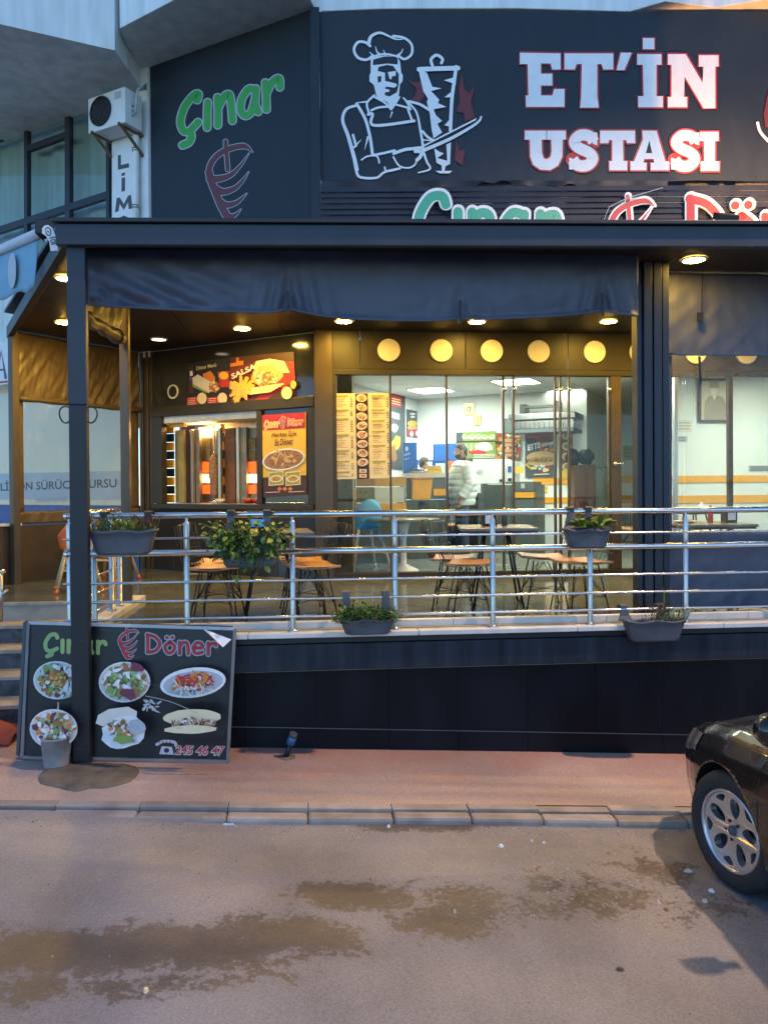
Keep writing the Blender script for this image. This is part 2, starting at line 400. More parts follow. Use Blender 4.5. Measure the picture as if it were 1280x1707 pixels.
def clip(poly, halves):
    """clip a convex 2D polygon by half planes (a,b,c): keep a x + b y <= c"""
    for a, b, c in halves:
        out = []
        for i in range(len(poly)):
            p, q = poly[i], poly[(i+1) % len(poly)]; dp, dq = a*p[0]+b*p[1]-c, a*q[0]+b*q[1]-c
            if dp <= 0: out.append(p)
            if dp*dq < 0: t = dp/(dp-dq); out.append((p[0]+(q[0]-p[0])*t, p[1]+(q[1]-p[1])*t))
        poly = out
        if len(poly) < 3: return []
    return poly
def tiles(parent, name, m, regions, size, gap, z0, z1, ang, span, zf=None):
    """separate rectangular tiles on a turned grid, each a thin slab cut to the floor's outline"""
    ca, sa = math.cos(ang), math.sin(ang); n = 0
    for R in regions:
        for i in range(-span, span):
            for j in range(-span, span):
                q = [(i*size+gap/2, j*size+gap/2), ((i+1)*size-gap/2, j*size+gap/2), ((i+1)*size-gap/2, (j+1)*size-gap/2), (i*size+gap/2, (j+1)*size-gap/2)]
                q = [(x*ca-y*sa, x*sa+y*ca+9.0) for x, y in q]; q = clip(q, R)
                if len(q) < 3: continue
                ar = abs(sum(q[k-1][0]*q[k][1]-q[k][0]*q[k-1][1] for k in range(len(q))))/2
                if ar < .012: continue
                zz = random.uniform(-.0008, .0008)
                MB().poly([(x, y, z0+zz) for x, y in q], 0, (0, 0, z1-z0)).build(name, m, parent); n += 1
    return n
# ================================================================== SETTING
DZ = 1.036            # porch floor
def pave_z(x, y): x = max(-9, min(9, x)); return .048-.052*x+.012*(y-6.1)
def road_z(x, y):
    x = max(-9, min(9, x)); t = max(0, min(1, (-.1-x)/1.5)); t = t*t*(3-2*t)
    f = max(0, min(1, (y-3.4)/1.5))
    return -.018-.052*x + .05*t*f + .006*math.sin(x*2.1+y*1.3)*math.sin(y*1.7)
def sheet(fn, xs, ys):
    b = MB(); nx = len(xs)
    vs = [V((x, y, fn(x, y))) for y in ys for x in xs]
    b.add(vs, [(j*nx+i, j*nx+i+1, (j+1)*nx+i+1, (j+1)*nx+i) for j in range(len(ys)-1) for i in range(nx-1)], 0, True); return b
def rng(a, b, n): return [a+(b-a)*i/(n-1) for i in range(n)]
RS = []
for (x, y, rxp, ryp, an, st) in [(120,1632,290,42,.02,1.15), (330,1610,200,42,-.08,.95), (470,1588,160,40,-.15,1.0), (590,1508,110,26,-.1,1.0), (240,1680,220,20,.1,.5),
                                 (730,1545,95,34,-.3,.66), (800,1512,130,30,-.15,.45), (985,1490,110,42,.0,.5), (1090,1440,70,26,0,.42), (1190,1500,60,24,.3,.42), (60,1690,90,26,0,.8), (700,1385,130,9,0,.9), (1010,1345,30,8,0,.5)]:
    c = aZ(x, y, -.08); r = aZ(x+rxp, y, -.08); u = aZ(x, y-ryp, -.08)
    RS.append((c.x, c.y, abs(r.x-c.x), max(.03, abs(u.y-c.y)), an, st))
M['road'] = ground_mat('road', [(.19,.184,.188), (.25,.24,.24), (.305,.29,.284)], 1.3, .62, RS, .35, 120, .5)
M['pavement'] = ground_mat('pavement', [(.40,.29,.23), (.46,.34,.27), (.43,.33,.27), (.36,.28,.23)], .9, .7, None, .25, 90, 0, (6.15, 7.0, (1.0,.66,.58)))
M['kerb'] = mat('kerb', (.33,.29,.25), .75, var=.25, scale=5, bump=.25, bscale=50)
_t = M['kerb'].node_tree; _b = _t.nodes['Principled BSDF']; _src = _b.inputs['Base Color'].links[0].from_socket
_oi = _t.nodes.new('ShaderNodeObjectInfo'); _mr = _t.nodes.new('ShaderNodeMapRange'); _mr.inputs[3].default_value = .86; _mr.inputs[4].default_value = 1.12
_mx = _t.nodes.new('ShaderNodeMix'); _mx.data_type = 'RGBA'; _mx.blend_type = 'MULTIPLY'; _mx.inputs[0].default_value = 1
_t.links.new(_oi.outputs['Random'], _mr.inputs[0]); _t.links.new(_src, _mx.inputs[6]); _t.links.new(_mr.outputs[0], _mx.inputs[7]); _t.links.new(_mx.outputs[2], _b.inputs['Base Color'])
M['cement'] = mat('cement', (.17,.135,.09), .85, var=.3, scale=9, bump=.5, bscale=60)
sheet(road_z, [-45,-20,-9]+rng(-6, 6, 49)+[9,20,45], [-35,-15,-5]+rng(0, 4.95, 30)).build('road', M['road'], kind='structure', loc=(0,0,0), fix=False)
sheet(pave_z, [-45,-20,-9]+rng(-6, 6, 25)+[9,20,45], rng(5.095, 6.5, 6)+[8,10.9]).build('pavement', M['pavement'], kind='structure', loc=(0,0,0), fix=False)
# kerb: two rows of stones, the front row standing a hand's height over the road
kb = MB().obox((-20, 4.93, -2.2), (40,0,0), (0,.14,0), (0,0,1.0))
kerb = kb.build('kerb', M['cement'], kind='structure')
x = -6.2
while x < 6.5:
    w = .515+random.uniform(-.045, .045)
    for y0, y1, dz in ((4.875, 4.998, -.006), (5.002, 5.10, .002)):
        s = random.uniform(-.008, .006); y0 += random.uniform(-.006, .006)*(y0 < 4.9)
        def zt(q): return pave_z(q, 5.0)+dz+s
        a, b_ = x+.002, x+w-.002
        vs = [(a,y0,zt(a)-.25),(b_,y0,zt(b_)-.25),(b_,y1,zt(b_)-.25),(a,y1,zt(a)-.25),(a,y0+.012,zt(a)),(b_,y0+.012,zt(b_)),(b_,y1,zt(b_)),(a,y1,zt(a))]
        MB().add(vs, [(0,3,2,1),(4,5,6,7),(0,1,5,4),(1,2,6,5),(2,3,7,6),(3,0,4,7)]).build('kerb_stone', M['kerb'], kerb, bevel=.022 if y0 < 4.9 else .004)
    x += w

# porch slab, floor tiles, sill, cladding under it
GA = math.radians(-33.1)
CX, CY = .04, 9.12                       # the building's corner at porch level
WP = Plane((CX, CY, 0), (-.547, -.837, 0))
def wpt(s, z, l=0.0): q = V((CX, CY, 0)) - WP.u*s + WP.n*l; q.z = z; return q    # s metres left of the corner
slab = MB().poly([(-1.72,6.0,.70), (9,6.0,.70), (9,10.6,.70), (-3.2,11.2,.70), (-3.9,8.4,.70), (-3.9,7.75,.70), (-1.72,7.75,.70)], 0, (0,0,DZ-.012-.70))
floor = slab.build('porch_floor', M['grout'], kind='structure')
hw = lambda l: (-.547*-1, .837, .547*CX+.837*CY-l)     # behind the angled wall is out
regs = [[(0,1,9.05), (0,-1,-6.12), (-1,0,-CX), (1,0,7.5)], [(0,1,9.9), (0,-1,-6.12), (-1,0,1.70), (1,0,CX), (.547,.837,.547*CX+.837*CY-.03)],
        [(1,0,-1.70), (0,-1,-7.76), (-1,0,3.75), (.547,.837,.547*CX+.837*CY-.03)]]
tiles(floor, 'floor_tile', M['tile_dark'], regs, .6, .009, DZ-.012, DZ, GA, 17)
# white marble ledge in stones, and the raised strip behind the posts
ledge = thing('porch_ledge', 'white marble ledge capping the porch edge under the steel railing', 'ledge', (2, 5.98, 1.0))
MB().obox((-1.70, 5.95, .93), (9,0,0), (0,.1,0), (0,0,.045)).build('shadow_gap_strip', M['black'], ledge)  # black strip put in as the shaded gap below the ledge stones
x = -1.78
while x < 7:
    w = 1.25+random.uniform(-.1, .1)
    MB().obox((x, 5.895, .978), (w-.004,0,0), (0,.165,0), (0,0,.038+random.uniform(-.001,.001))).build('ledge_stone', M['marble'], ledge, bevel=.006)
    MB().obox((x+.3, 6.062, .99), (w-.004,0,0), (0,.055,0), (0,0,.085)).build('upstand_stone', M['marble'], ledge, bevel=.004)
    x += w
side = thing('return_ledge', 'pale ledge running back along the stair side of the porch', 'ledge', (-1.73, 6.8, DZ))
MB().obox((-1.83, 6.065, .70), (.15,0,0), (0,1.65,0), (0,0,.385)).build('ledge_stone', M['marble'], side, bevel=.005)
beam = thing('edge_beam', 'dark painted concrete beam carrying the front of the porch', 'beam', (2, 5.95, .70))
MB().obox((-1.72, 5.945, .715), (11,0,0), (0,.5,0), (0,0,.205)).build('beam_face', M['beam_paint'], beam, bevel=.006)
M['trim_grey'] = mat('trim_grey', (.16,.15,.14), .6)
pw = MB().obox((-1.72, 6.16, -1.2), (11,0,0), (0,.3,0), (0,0,1.9)).build('porch_wall', M['black'], kind='structure')
x = -1.72
while x < 8.5:
    z0 = pave_z(x, 6.13)
    zz = [pave_z(x, 6.13)+.16, pave_z(x+.57, 6.13)+.16]
    MB().add([(x+.0012,6.135,zz[0]-.0+.004),(x+.5688,6.135,zz[1]+.004),(x+.5688,6.135,.714),(x+.0012,6.135,.714),(x+.0012,6.16,zz[0]+.004),(x+.5688,6.16,zz[1]+.004),(x+.5688,6.16,.714),(x+.0012,6.16,.714)],
             [(0,1,2,3),(4,7,6,5),(0,4,5,1),(1,5,6,2),(2,6,7,3),(3,7,4,0)]).build('cladding_panel', M['cladding'], pw)
    MB().add([(x+.0012,6.128,zz[0]-.5),(x+.5688,6.128,zz[1]-.5),(x+.5688,6.128,zz[1]-.002),(x+.0012,6.128,zz[0]-.002),(x+.0012,6.16,zz[0]-.5),(x+.5688,6.16,zz[1]-.5),(x+.5688,6.16,zz[1]-.002),(x+.0012,6.16,zz[0]-.002)],
             [(0,1,2,3),(4,7,6,5),(0,4,5,1),(1,5,6,2),(2,6,7,3),(3,7,4,0)]).build('skirting_panel', M['cladding'], pw)
    MB().add([(x,6.126,zz[0]-.001),(x+.57,6.126,zz[1]-.001),(x+.57,6.126,zz[1]+.004),(x,6.126,zz[0]+.004),(x,6.14,zz[0]-.001),(x+.57,6.14,zz[1]-.001),(x+.57,6.14,zz[1]+.004),(x,6.14,zz[0]+.004)], [(0,1,2,3),(4,7,6,5),(0,4,5,1),(1,5,6,2),(2,6,7,3),(3,7,4,0)]).build('joint_trim', M['trim_grey'], pw)
    x += .57

# stairs on the left, dark granite risers with pale treads
st = thing('stone_stairs', 'dark granite stairs with pale worn treads left of the porch', 'stairs', (-3, 7, .1))
for k in range(6):
    zt = DZ-.173*k; yf = 7.76-.285*k
    MB().obox((-4.6, yf, zt-.19), (2.74,0,0), (0,.31 if k else .6,0), (0,0,.15)).build('riser', M['granite'], st)
    MB().obox((-4.6, yf-.02, zt-.038), (2.75,0,0), (0,.32 if k else .6,0), (0,0,.036)).build('tread', M['tread'], st, bevel=.006)
MB().obox((-4.6, 6.4, -.3), (2.7,0,0), (0,2.2,0), (0,0,.3)).build('footing', M['granite'], st)

# ================================================================== BUILDING ABOVE
ap = thing('apartment_building', 'pale apartment building with angular white balconies over the shop', 'building', (2, 12, 0))
def zpoly(pts, z): return [aZ(px_, py_, z) for px_, py_ in pts]
b1 = zpoly([(-140,8), (0,40), (192,84)], 7.53)
b1 += [wpt(2.9, 7.53, -.2), wpt(9, 7.53, -.2)]
MB().poly(b1, 0, (0,0,1.4)).build('balcony', M['plaster'], ap, bevel=.01)
b2 = zpoly([(200,47), (290,0), (380,-70), (500,-40), (527,19)], 7.79)
b2 += [V((.8, 9.10, 7.79)), V((2.4, 8.97, 7.79))] + zpoly([(1050,19), (1108,2), (1190,13), (1290,-3), (1420,-60)], 7.79) + [V((9, 14, 7.79)), V((-3.2, 14, 7.79)), wpt(3.1, 7.79, -.3)]
MB().poly(b2, 0, (0,0,1.4)).build('balcony', M['plaster'], ap, bevel=.01)
q = MB(); q.poly([wpt(0,4.0,-.06), wpt(9,4.0,-.25), wpt(9,4.0,-.5), wpt(0,4.0,-.4)], 0, (0,0,.2)); 
# wall bands of the left wing round its windows
def wband(s0, s1, z0, z1, l0, l1, m, name, par, bev=.004): 
    return MB().obox(wpt(s1, z0, l0), wpt(s0, z0, l0)-wpt(s1, z0, l0), WP.n*(l1-l0), (0,0,z1-z0)).build(name, m, par, bevel=bev)
wband(2.68, 2.86, 3.9, 7.788, -.3, .02, M['white_paint'], 'pilaster', ap)
wband(2.9, 9, 3.0, 4.35, -.4, -.14, M['plaster'], 'wall_band', ap)
wband(2.86, 3.42, 4.36, 7.528, -.4, -.14, M['plaster'], 'wall_pier', ap)
wband(0.0, 2.67, 3.0, 7.788, -.4, -.03, M['plaster'], 'side_wall', ap)
MB().obox((CX, 9.35, 3.99), (9,-.72,0), (0,.25,0), (0,0,3.79)).build('front_wall', M['plaster'], ap)
MB().obox((-12, 14.3, -1), (24,0,0), (0,.3,0), (0,0,9)).build('rear_wall', M['plaster'], ap) if False else None
# upper windows of the left wing
WQ = WP.off(-.12)
wf = MB()
def wbar(plane, p, q, w, d, mb, mi=0):
    A, B = plane.at(*p), plane.at(*q); mb.bar(A+plane.n*d/2, B+plane.n*d/2, w, d, plane.n, mi)
def wtop(x): return 235-(235-147)*x/190.0
def wlow(x): return 388-(388-325)*x/185.0
for p_, q_, w in [((-90,275),(188,149),.09), ((-90,416),(188,326),.10), ((50,wtop(50)),(50,430),.075), ((119,wtop(119)),(119,400),.10), ((-60,260),(-60,430),.08),
                  ((186,wtop(186)),(186,400),.06), ((50,251),(119,226),.085)]:
    wbar(WQ, p_, q_, w, .07, wf)
win = wf.build('window', M['anthracite_blue'], ap)
gl = WQ.off(.02)
M['curtain_up'] = mat('curtain_up', (.66,.72,.70), .9, var=.12, scale=3, stretch=(3,3,.3))
for xs in ((-60,48), (52,117), (121,184)):
    MB().poly([gl.at(xs[0], wtop(xs[0])+4), gl.at(xs[1], wtop(xs[1])+4), gl.at(xs[1], wlow(xs[1])+2), gl.at(xs[0], wlow(xs[0])+2)], 0, WP.n*.008).build('pane', M['glass_far'], win)
    MB().poly([gl.at(xs[0], wlow(xs[0])+10), gl.at(xs[1], wlow(xs[1])+10), gl.at(xs[1], 432), gl.at(xs[0], 432)], 0, WP.n*.008).build('pane', M['glass_far'], win)
cb = WQ.off(-.12)
def curt(u, v):
    p0 = wpt(8.8-5.5*u, 4.3+3.48*v, -.30+.02*math.sin(u*90)+.012*math.sin(u*41+2)); return p0
MB().grid(curt, 160, 2).build('window_curtain', M['curtain_up'], ap, fix=False)

# ================================================================== SHOP FRONT (glazing plane Y = 9.12)
sf = thing('shop_front', 'dark framed glass shop front with round cream discs in its header', 'shop front', (3, 9.12, DZ))
FY = 9.12; FP = PYs(FY)
def fx(x, y=640): return aY(x, y, FY).x
fr = MB()
MB().obox((CX-.06, FY-.06, DZ), (.22,0,0), (0,.16,0), (0,0,2.96)).build('corner_post', M['frame_brown'], sf, bevel=.01)
# header panels
cuts = [.165, fx(600,590), fx(775,590), fx(945,590), fx(1115,590), fx(1290,590), 7.4]
for i in range(len(cuts)-1):
    MB().obox((cuts[i]+.003, FY-.03, 3.53), (cuts[i+1]-cuts[i]-.006,0,0), (0,.05,0), (0,0,.452)).build('header_panel', M['frame_dark'], sf, bevel=.004)
for px_ in (648,735,819,897,990,1066,1158,1243,1330):
    c = aY(px_, 584+ (px_>1100)*0, FY-.03)
    MB().lathe([(0,.0), (.135,.0), (.135,.018), (.128,.024), (0,.024)], (c.x, FY-.032, 3.752), 40, 0, (0,-1,0), False).build('round_disc', M['cream'], sf)
MB().obox((.18, FY-.05, 3.46), (7.3,0,0), (0,.12,0), (0,0,.066)).build('header_beam', M['frame_dark'], sf, bevel=.006)
MB().obox((.18, FY-.05, DZ), (7.3,0,0), (0,.12,0), (0,0,.075)).build('sill_frame', M['frame_dark'], sf, bevel=.006)
j0, j1 = fx(1016,800), fx(1033,800)
MB().obox((.165, FY-.045, DZ+.077), (.075,0,0), (0,.10,0), (0,0,2.345)).build('side_jamb', M['frame_dark'], sf, bevel=.006)
jamb = MB().obox((j0, FY-.05, DZ+.077), (j1-j0,0,0), (0,.11,0), (0,0,2.345)).build('door_jamb', M['frame_brown'], sf, bevel=.006)
h = aY(1026, 773, FY-.06)
MB().lathe([(0,0),(.028,0),(.028,.012),(0,.012)], h, 16, 0, (0,-1,0)).tube([h+V((0,-.01,0)), h+V((0,-.05,0)), h+V((.07,-.055,.004))], .009).build('door_handle', M['steel'], jamb)
edges = [.245, fx(652,800), fx(745,800), fx(838,800), fx(1015,800)]
for i in range(len(edges)-1):
    yo = (.012, 0, .014, 0)[i]
    MB().obox((edges[i]+.004, FY-.006+yo, DZ+.078), (edges[i+1]-edges[i]-.008,0,0), (0,.010,0), (0,0,2.38)).build('pane', M['glass'], sf)
for a_, b_ in ((j1+.002, fx(1138,800)), (fx(1142,800), fx(1212,800)), (fx(1220,800), 7.4)):
    MB().obox((a_, FY-.005, DZ+.078), (b_-a_-.004,0,0), (0,.010,0), (0,0,2.38)).build('pane', M['glass'], sf)
# folded glass leaves stacked beside the opening: edge profiles with rollers
for px_ in (651.5, 745, 839.5, 856, 925.5, 934, 948, 1014):
    X = fx(px_, 800)
    e = MB().obox((X-.013, FY-.03+.006*(px_ % 3), DZ+.08), (.022,0,0), (0,.05,0), (0,0,2.376)).build('leaf_edge', M['frame_brown'], sf)
    if px_ > 830: MB().lathe([(0,0),(.022,0),(.022,.05),(0,.05)], (X, FY-.045, 3.27), 12, 0, (0,0,1)).build('roller', M['steel'], e)
X = fx(1216, 800); MB().obox((X-.03, FY-.03, DZ+.08), (.055,0,0), (0,.06,0), (0,0,2.376)).build('mullion', M['frame_dark'], sf)
X = fx(1125, 800); MB().obox((X-.02, FY-.03, DZ+.08), (.04,0,0), (0,.06,0), (0,0,2.376)).build('mullion', M['steel_brushed'], sf)

# ================================================================== INTERIOR SHELL
IC = 3.77
inf = MB().poly([(.0,9.2,DZ-.3), (8.2,9.2,DZ-.3), (8.2,16,DZ-.3), (-2.5,16,DZ-.3), (-2.5,10.98,DZ-.3)], 0, (0,0,.288)).build('shop_floor', M['grout'], kind='structure')
tiles(inf, 'floor_tile', M['tile_in'], [[(0,-1,-9.2), (0,1,14.5), (-1,0,.6), (1,0,7.5)]], .6, .006, DZ-.012, DZ, GA, 18)
inc = MB().poly([(.2,9.2,IC+.02), (8.2,9.2,IC+.02), (8.2,16,IC+.02), (-1.5,16,IC+.02), (-1.5,10.4,IC+.02)], 0, (0,0,.1)).build('shop_ceiling', M['plaster_in'], kind='structure')
tiles(inc, 'ceiling_tile', M['plaster_in'], [[(0,-1,-9.25), (0,1,14.6), (-1,0,-.25), (1,0,7.5)]], .6, .008, IC, IC+.018, GA, 18)
A0, A1 = V((1.878,14.339,0)), V((3.337,13.46,0)); d_ = (A1-A0).normalized()
A1 = A0+d_*3.15; B1 = V((5.9,14.87,0)); B2 = V((8.1,13.2,0)); SY = 11.3; SX0 = aY(1106,700,SY).x; L0 = V((.6,10.3,0))
def wallseg(p, q, name, m, t=.12, z0=DZ, z1=IC):
    dd = (q-p).normalized(); nn = V((-dd.y, dd.x, 0))
    return MB().obox((p.x,p.y,z0), q-p, nn*t, (0,0,z1-z0)).build(name, m, kind='structure')
wallseg(A0-d_*3.0, A1, 'shop_back_wall', M['plaster_in'])
wallseg(A1+V((.003,.1,0)), B1, 'shop_alcove_wall', M['plaster_in'])
wR = wallseg(B1, B2, 'shop_right_wall', M['plaster_in'])
wS = wallseg(V((SX0,SY,0)), V((8.09,SY,0)), 'shop_side_wall', M['plaster_in'])
wallseg(V((8.1,13.2,0)), V((8.1,9.2,0)), 'shop_end_wall', M['plaster_in'])
Lw0 = V((-.52,10.45,0)); wallseg(Lw0, A0, 'shop_left_wall', M['plaster_in'])
# ================================================================== CANOPY
cn = thing('porch_canopy', 'dark metal porch canopy with a plain fascia over the railing', 'canopy', (1.5, 6, DZ))
FS = -.055
def fY(x): return 5.57+FS*x
FZ = aY(640, 409, fY(.5)).z; FH = aY(640, 374, fY(.5)).z-FZ; FX = aY(93, 400, fY(-1.9)).x
fa, fb = V((FX, fY(FX), FZ)), V((7.5, fY(7.5), FZ)); fd = fb-fa
MB().obox(fa+V((0,0,-.002)), fd, (0,.06,0), (0,0,FH)).build('fascia', M['anthracite_blue'], cn, bevel=.006)
MB().obox(fa+V((-.02,-.03,FH+.002)), fd+V((.04,0,0)), (0,.12,0), (0,0,.03)).build('drip_edge', M['black'], cn, bevel=.004)
le = V((-3.56, 9.25, 3.98)); le.z = FZ; ld = le-V((FX, fa.y, FZ))
MB().obox(V((FX+.03, fa.y+.062, FZ+.01)), ld+V((-.03,-.06,0)), (.06,.03,0), (0,0,FH-.02)).build('side_fascia', M['ceiling_dark'], cn, bevel=.006)
roof = [V((FX-.02, fa.y+.09, FZ+FH-.01)), V((7.5, fb.y+.09, FZ+FH-.01)), V((7.5, 9.0, 4.20)), V((.05, 9.05, 4.20)), wpt(2.9, 4.20, .06), V((-3.6, 9.3, 4.19))]
MB().poly(roof, 0, (0,0,.03)).build('roof_sheet', M['black'], cn)
# soffit boards
xs = [-3.7, -2.6, -1.5, -.4, .7, 1.8, 2.9, 4.0, 5.1, 6.2, 7.4]
hl = lambda p, q: ((q[1]-p[1]), -(q[0]-p[0]), (q[1]-p[1])*p[0]-(q[0]-p[0])*p[1])
H_ = [(0,0,1), (0,0,1), (-FS*-1*-1, -1, -(5.90+.063)), ]
H_[2] = (FS, -1, -5.636)
a1_, a2_ = (FX+.07, fa.y), (-3.49, 9.25)
nx, ny = (a2_[1]-a1_[1]), -(a2_[0]-a1_[0]); H_.append((-nx, -ny, -(nx*a1_[0]+ny*a1_[1])))
for i in range(len(xs)-1):
    for hx_ in ([(1,0,CX), (.547,.837,.547*CX+.837*CY+.02)], [(-1,0,-CX), (0,1,9.10)]):
      q = clip([(xs[i]+.003,5), (xs[i+1]-.003,5), (xs[i+1]-.003,12), (xs[i]+.003,12)], H_+hx_)
      if len(q) > 2: MB().poly([(x, y, 3.98) for x, y in q], 0, (0,0,.02)).build('soffit_board', M['ceiling_dark'], cn)
# front post, dark sleeve below, tie rings
pt = thing('canopy_post', 'square dark canopy post standing on the pavement before the leaning board', 'post', (-1.80, 5.80, pave_z(-1.8, 5.8)))
zb = pave_z(-1.8, 5.75)
pb = aZ(134, 1279, zb); pt_ = V((pb.x, pb.y, 3.975))
pb.y = max(pb.y, fY(pb.x)+.064); pb.x = aY(132, 900, pb.y).x
MB().obox((pb.x-.068, pb.y-.0, 2.74), (.132,0,0), (0,.07,0), (0,0,FZ+.01-2.74)).build('upper_shaft', M['anthracite_blue'], pt, bevel=.008)
MB().obox((pb.x-.064, pb.y-.003, zb-.03), (.128,0,0), (0,.074,0), (0,0,2.77-zb)).build('lower_sleeve', M['black'], pt, bevel=.01)
for sx in (-1, 1):
    MB().tube([V((pb.x+sx*.088+.045*math.cos(t), pb.y+.02+.012*math.sin(t*2), 2.67+.06*math.sin(t))) for t in [2*math.pi*k/18 for k in range(18)]], .006, 6, 0, True).build('tie_ring', M['black'], pt)
# side curtain post and corner column
sp = aZ(211, 1013, DZ)
sd = thing('curtain_post', 'slim brown metal post at the back of the railing return', 'post', (sp.x, sp.y, DZ))
MB().obox((sp.x-.04, sp.y, DZ+.001), (.08,0,0), (0,.08,0), (0,0,2.94)).build('shaft', M['frame_brown'], sd, bevel=.005)
MB().obox((sp.x-.07, sp.y-.03, DZ+.001), (.14,0,0), (0,.14,0), (0,0,.008)).build('foot_plate', M['black'], sd)
cl = thing('ribbed_column', 'wide ribbed anthracite column between the open bay and the curtained bay', 'column', (3, 6.2, DZ))
c0, c1 = aY(1064, 800, 6.14).x, aY(1112, 800, 6.14).x; w = (c1-c0)
yb = 6.14
prof = []
for (u0, u1, dep) in ((0,.16,.02), (.16,.22,.045), (.22,.50,.0), (.50,.56,.05), (.56,.84,.0), (.84,.9,.045), (.9,1.12,.02)):
    prof += [(c0+w*u0, yb+dep), (c0+w*u1-.002, yb+dep)]
prof += [(c0+w*1.12, yb+.13), (c0, yb+.13)]
MB().poly([(x, y, DZ) for x, y in prof], 0, (0,0,2.94)).build('column_shell', M['anthracite_blue'], cl, bevel=.002)
# back post of the side curtain
bpx = aZ(22, 975, DZ)
E0 = V((-3.47, 9.26, 0)); E1 = wpt(2.86, 0, .05); ED = (E1-E0); EL = ED.length; ED.normalize()
SP_ = Plane((E0.x, E0.y, 0), (ED.y, -ED.x, 0))
bk = thing('corner_post', 'brown corner post where the stair side curtain begins', 'post', (E0.x, E0.y, DZ))
MB().obox(E0-ED*.09+V((0,0,DZ-.6)), ED*.085, V((ED.y,-ED.x,0))*.09, (0,0,3.53)).build('shaft', M['frame_brown'], bk, bevel=.006)

def wrinkle(seed, n=7, amp=.02):
    R = random.Random(seed); ks = [(R.uniform(2, 9)*R.choice((-1, 1)), R.uniform(.5, 6), R.uniform(0, 6.3), R.uniform(.4, 1)) for _ in range(n)]
    return lambda a, b: amp*sum(w*(1-abs(math.sin(kx*a+ky*b+ph)))**2 for kx, ky, ph, w in ks)/n*2.2
# ---- front valance (rolled short, sagging between its ties)
VP = PYs(6.03, -.012)
vb = spline([(137,507),(180,511),(240,514),(300,517),(390,520),(455,521),(480,515),(505,521),(560,530),(640,534),(700,535),(740,534),(767,531),(800,532),(870,530),(930,527),(980,522),(1003,518),(1030,523),(1063,527)], 8)
def vbot(x):
    for i in range(len(vb)-1):
        if vb[i].x <= x <= vb[i+1].x: t = (x-vb[i].x)/max(1e-6, vb[i+1].x-vb[i].x); return vb[i].y+(vb[i+1].y-vb[i].y)*t
    return vb[-1].y
wf1 = wrinkle(3, 8, .020); wf2 = wrinkle(5, 5, .008)
def val(u, v):
    x = 137+(1063-137)*u; y = 414-u*0+(vbot(x)-414)*v
    d = .0
    for tx, st in ((480,1.0), (767,.35), (1003,.8), (150,.7)):
        g = math.exp(-((x-tx)/60.0)**2); rr = abs(x-tx)
        d += st*g*.035*v*(math.cos(rr*.23-v*5.0*(1 if x > tx else 1)))*(.35+.65*v)
        if tx != 150: d += -st*.02*math.exp(-((x-tx)/9.0)**2)*(.2+.8*v)
    diag = math.exp(-((x-230)/150.0)**2)
    d += diag*.026*v*math.sin((x-137)*.075-(y-414)*.16)
    d += wf1(u*5.2+v*.6, v*1.4)*(.25+.75*v)+wf2(u*12, v*2)*v
    belly = .05*math.sin(math.pi*min(1, v*1.05))*(.6+.4*math.sin(u*9+1))
    if v > .93: belly += .02*(v-.93)/.07
    return VP.at(x, y, d+belly-.02)
vl = MB().grid(val, 260, 30).build('front_valance', M['fabric_blue'], None, 'short dark blue fabric valance sagging under the canopy fascia', 'valance', solid=.005, fix=False)
vth = thing('x', 'x', 'x') if False else None
MB().tube([VP.at(137+(1063-137)*k/90, vbot(137+(1063-137)*k/90)-1, .045+.006*math.sin(k*.7)) for k in range(91)], .011, 6).build('hem', M['fabric_blue'], vl)
for px_ in (480, 767, 1003):
    a_ = VP.at(px_, vbot(px_)-30, .055); b_ = VP.at(px_, vbot(px_)+2, .06)
    s_ = MB().bar(a_, b_, .022, .006, VP.n).build('tie_strap', M['black'], vl)
    MB().bar(b_+V((0,0,.0)), b_+V((0,0,-.03)), .03, .012, VP.n).build('buckle', M['frame_dark'], s_)
# ---- right hand curtain with clear window
RP = PYs(6.45, -.01)
rc = thing('right_curtain', 'dark blue weather curtain with a clear plastic window right of the column', 'curtain', (4.3, 6.45, DZ))
wf3 = wrinkle(11, 9, .05); wf4 = wrinkle(12, 6, .025)
X0, X1 = RP.at(1108, 700).x, 7.3
zt_, zw1, zw0, zb_ = 3.97, RP.at(1200, 593).z, RP.at(1200, 887).z, DZ+.01
def rcl(u, v, za, zc, am=1):
    X = X0+(X1-X0)*u; z = za+(zc-za)*v
    d = wf3(X*1.6-z*.9, z*1.3)*am+wf4(X*4, z*3)*am
    return V((X, 6.45-.01*X-d+.03, z))
def edge(v): return min(1, 4*v, 4*(1-v))
MB().grid(lambda u, v: rcl(u, v, zw1, zt_, .35+.65*(1-v)), 120, 30).build('upper_cloth', M['fabric_blue'], rc, fix=False, solid=.004)
MB().grid(lambda u, v: rcl(u, v, zb_, zw0, .6+.4*(1-v)), 120, 20).build('lower_cloth', M['fabric_blue'], rc, fix=False, solid=.004)
X0b = RP.at(1121, 700).x
MB().grid(lambda u, v: rcl(u*(X0b-X0)/(X1-X0), v, zw0, zw1, .3), 6, 20).build('side_cloth', M['fabric_blue'], rc, fix=False, solid=.004)
def rwin(u, v):
    X = X0b-.01+(X1-X0b)*u; z = zw0-.02+(zw1-zw0+.04)*v
    return V((X, 6.44-.01*X-wf3(X*1.6-z*.9, z*1.3)*.35, z))
MB().grid(rwin, 80, 30).build('clear_window', M['plastic_clear'], rc, fix=False)
p = RP.at(1168, 447, .12); 
tb = MB(); tb.bar(RP.at(1170,455,.06), RP.at(1169,520,.07), .008, .006, RP.n); tb.build('pull_strap', M['black'], rc)
MB().obox(RP.at(1163,534,.055), (.045,0,0), (0,.02,0), (0,0,.07)).build('strap_buckle', M['black'], rc)
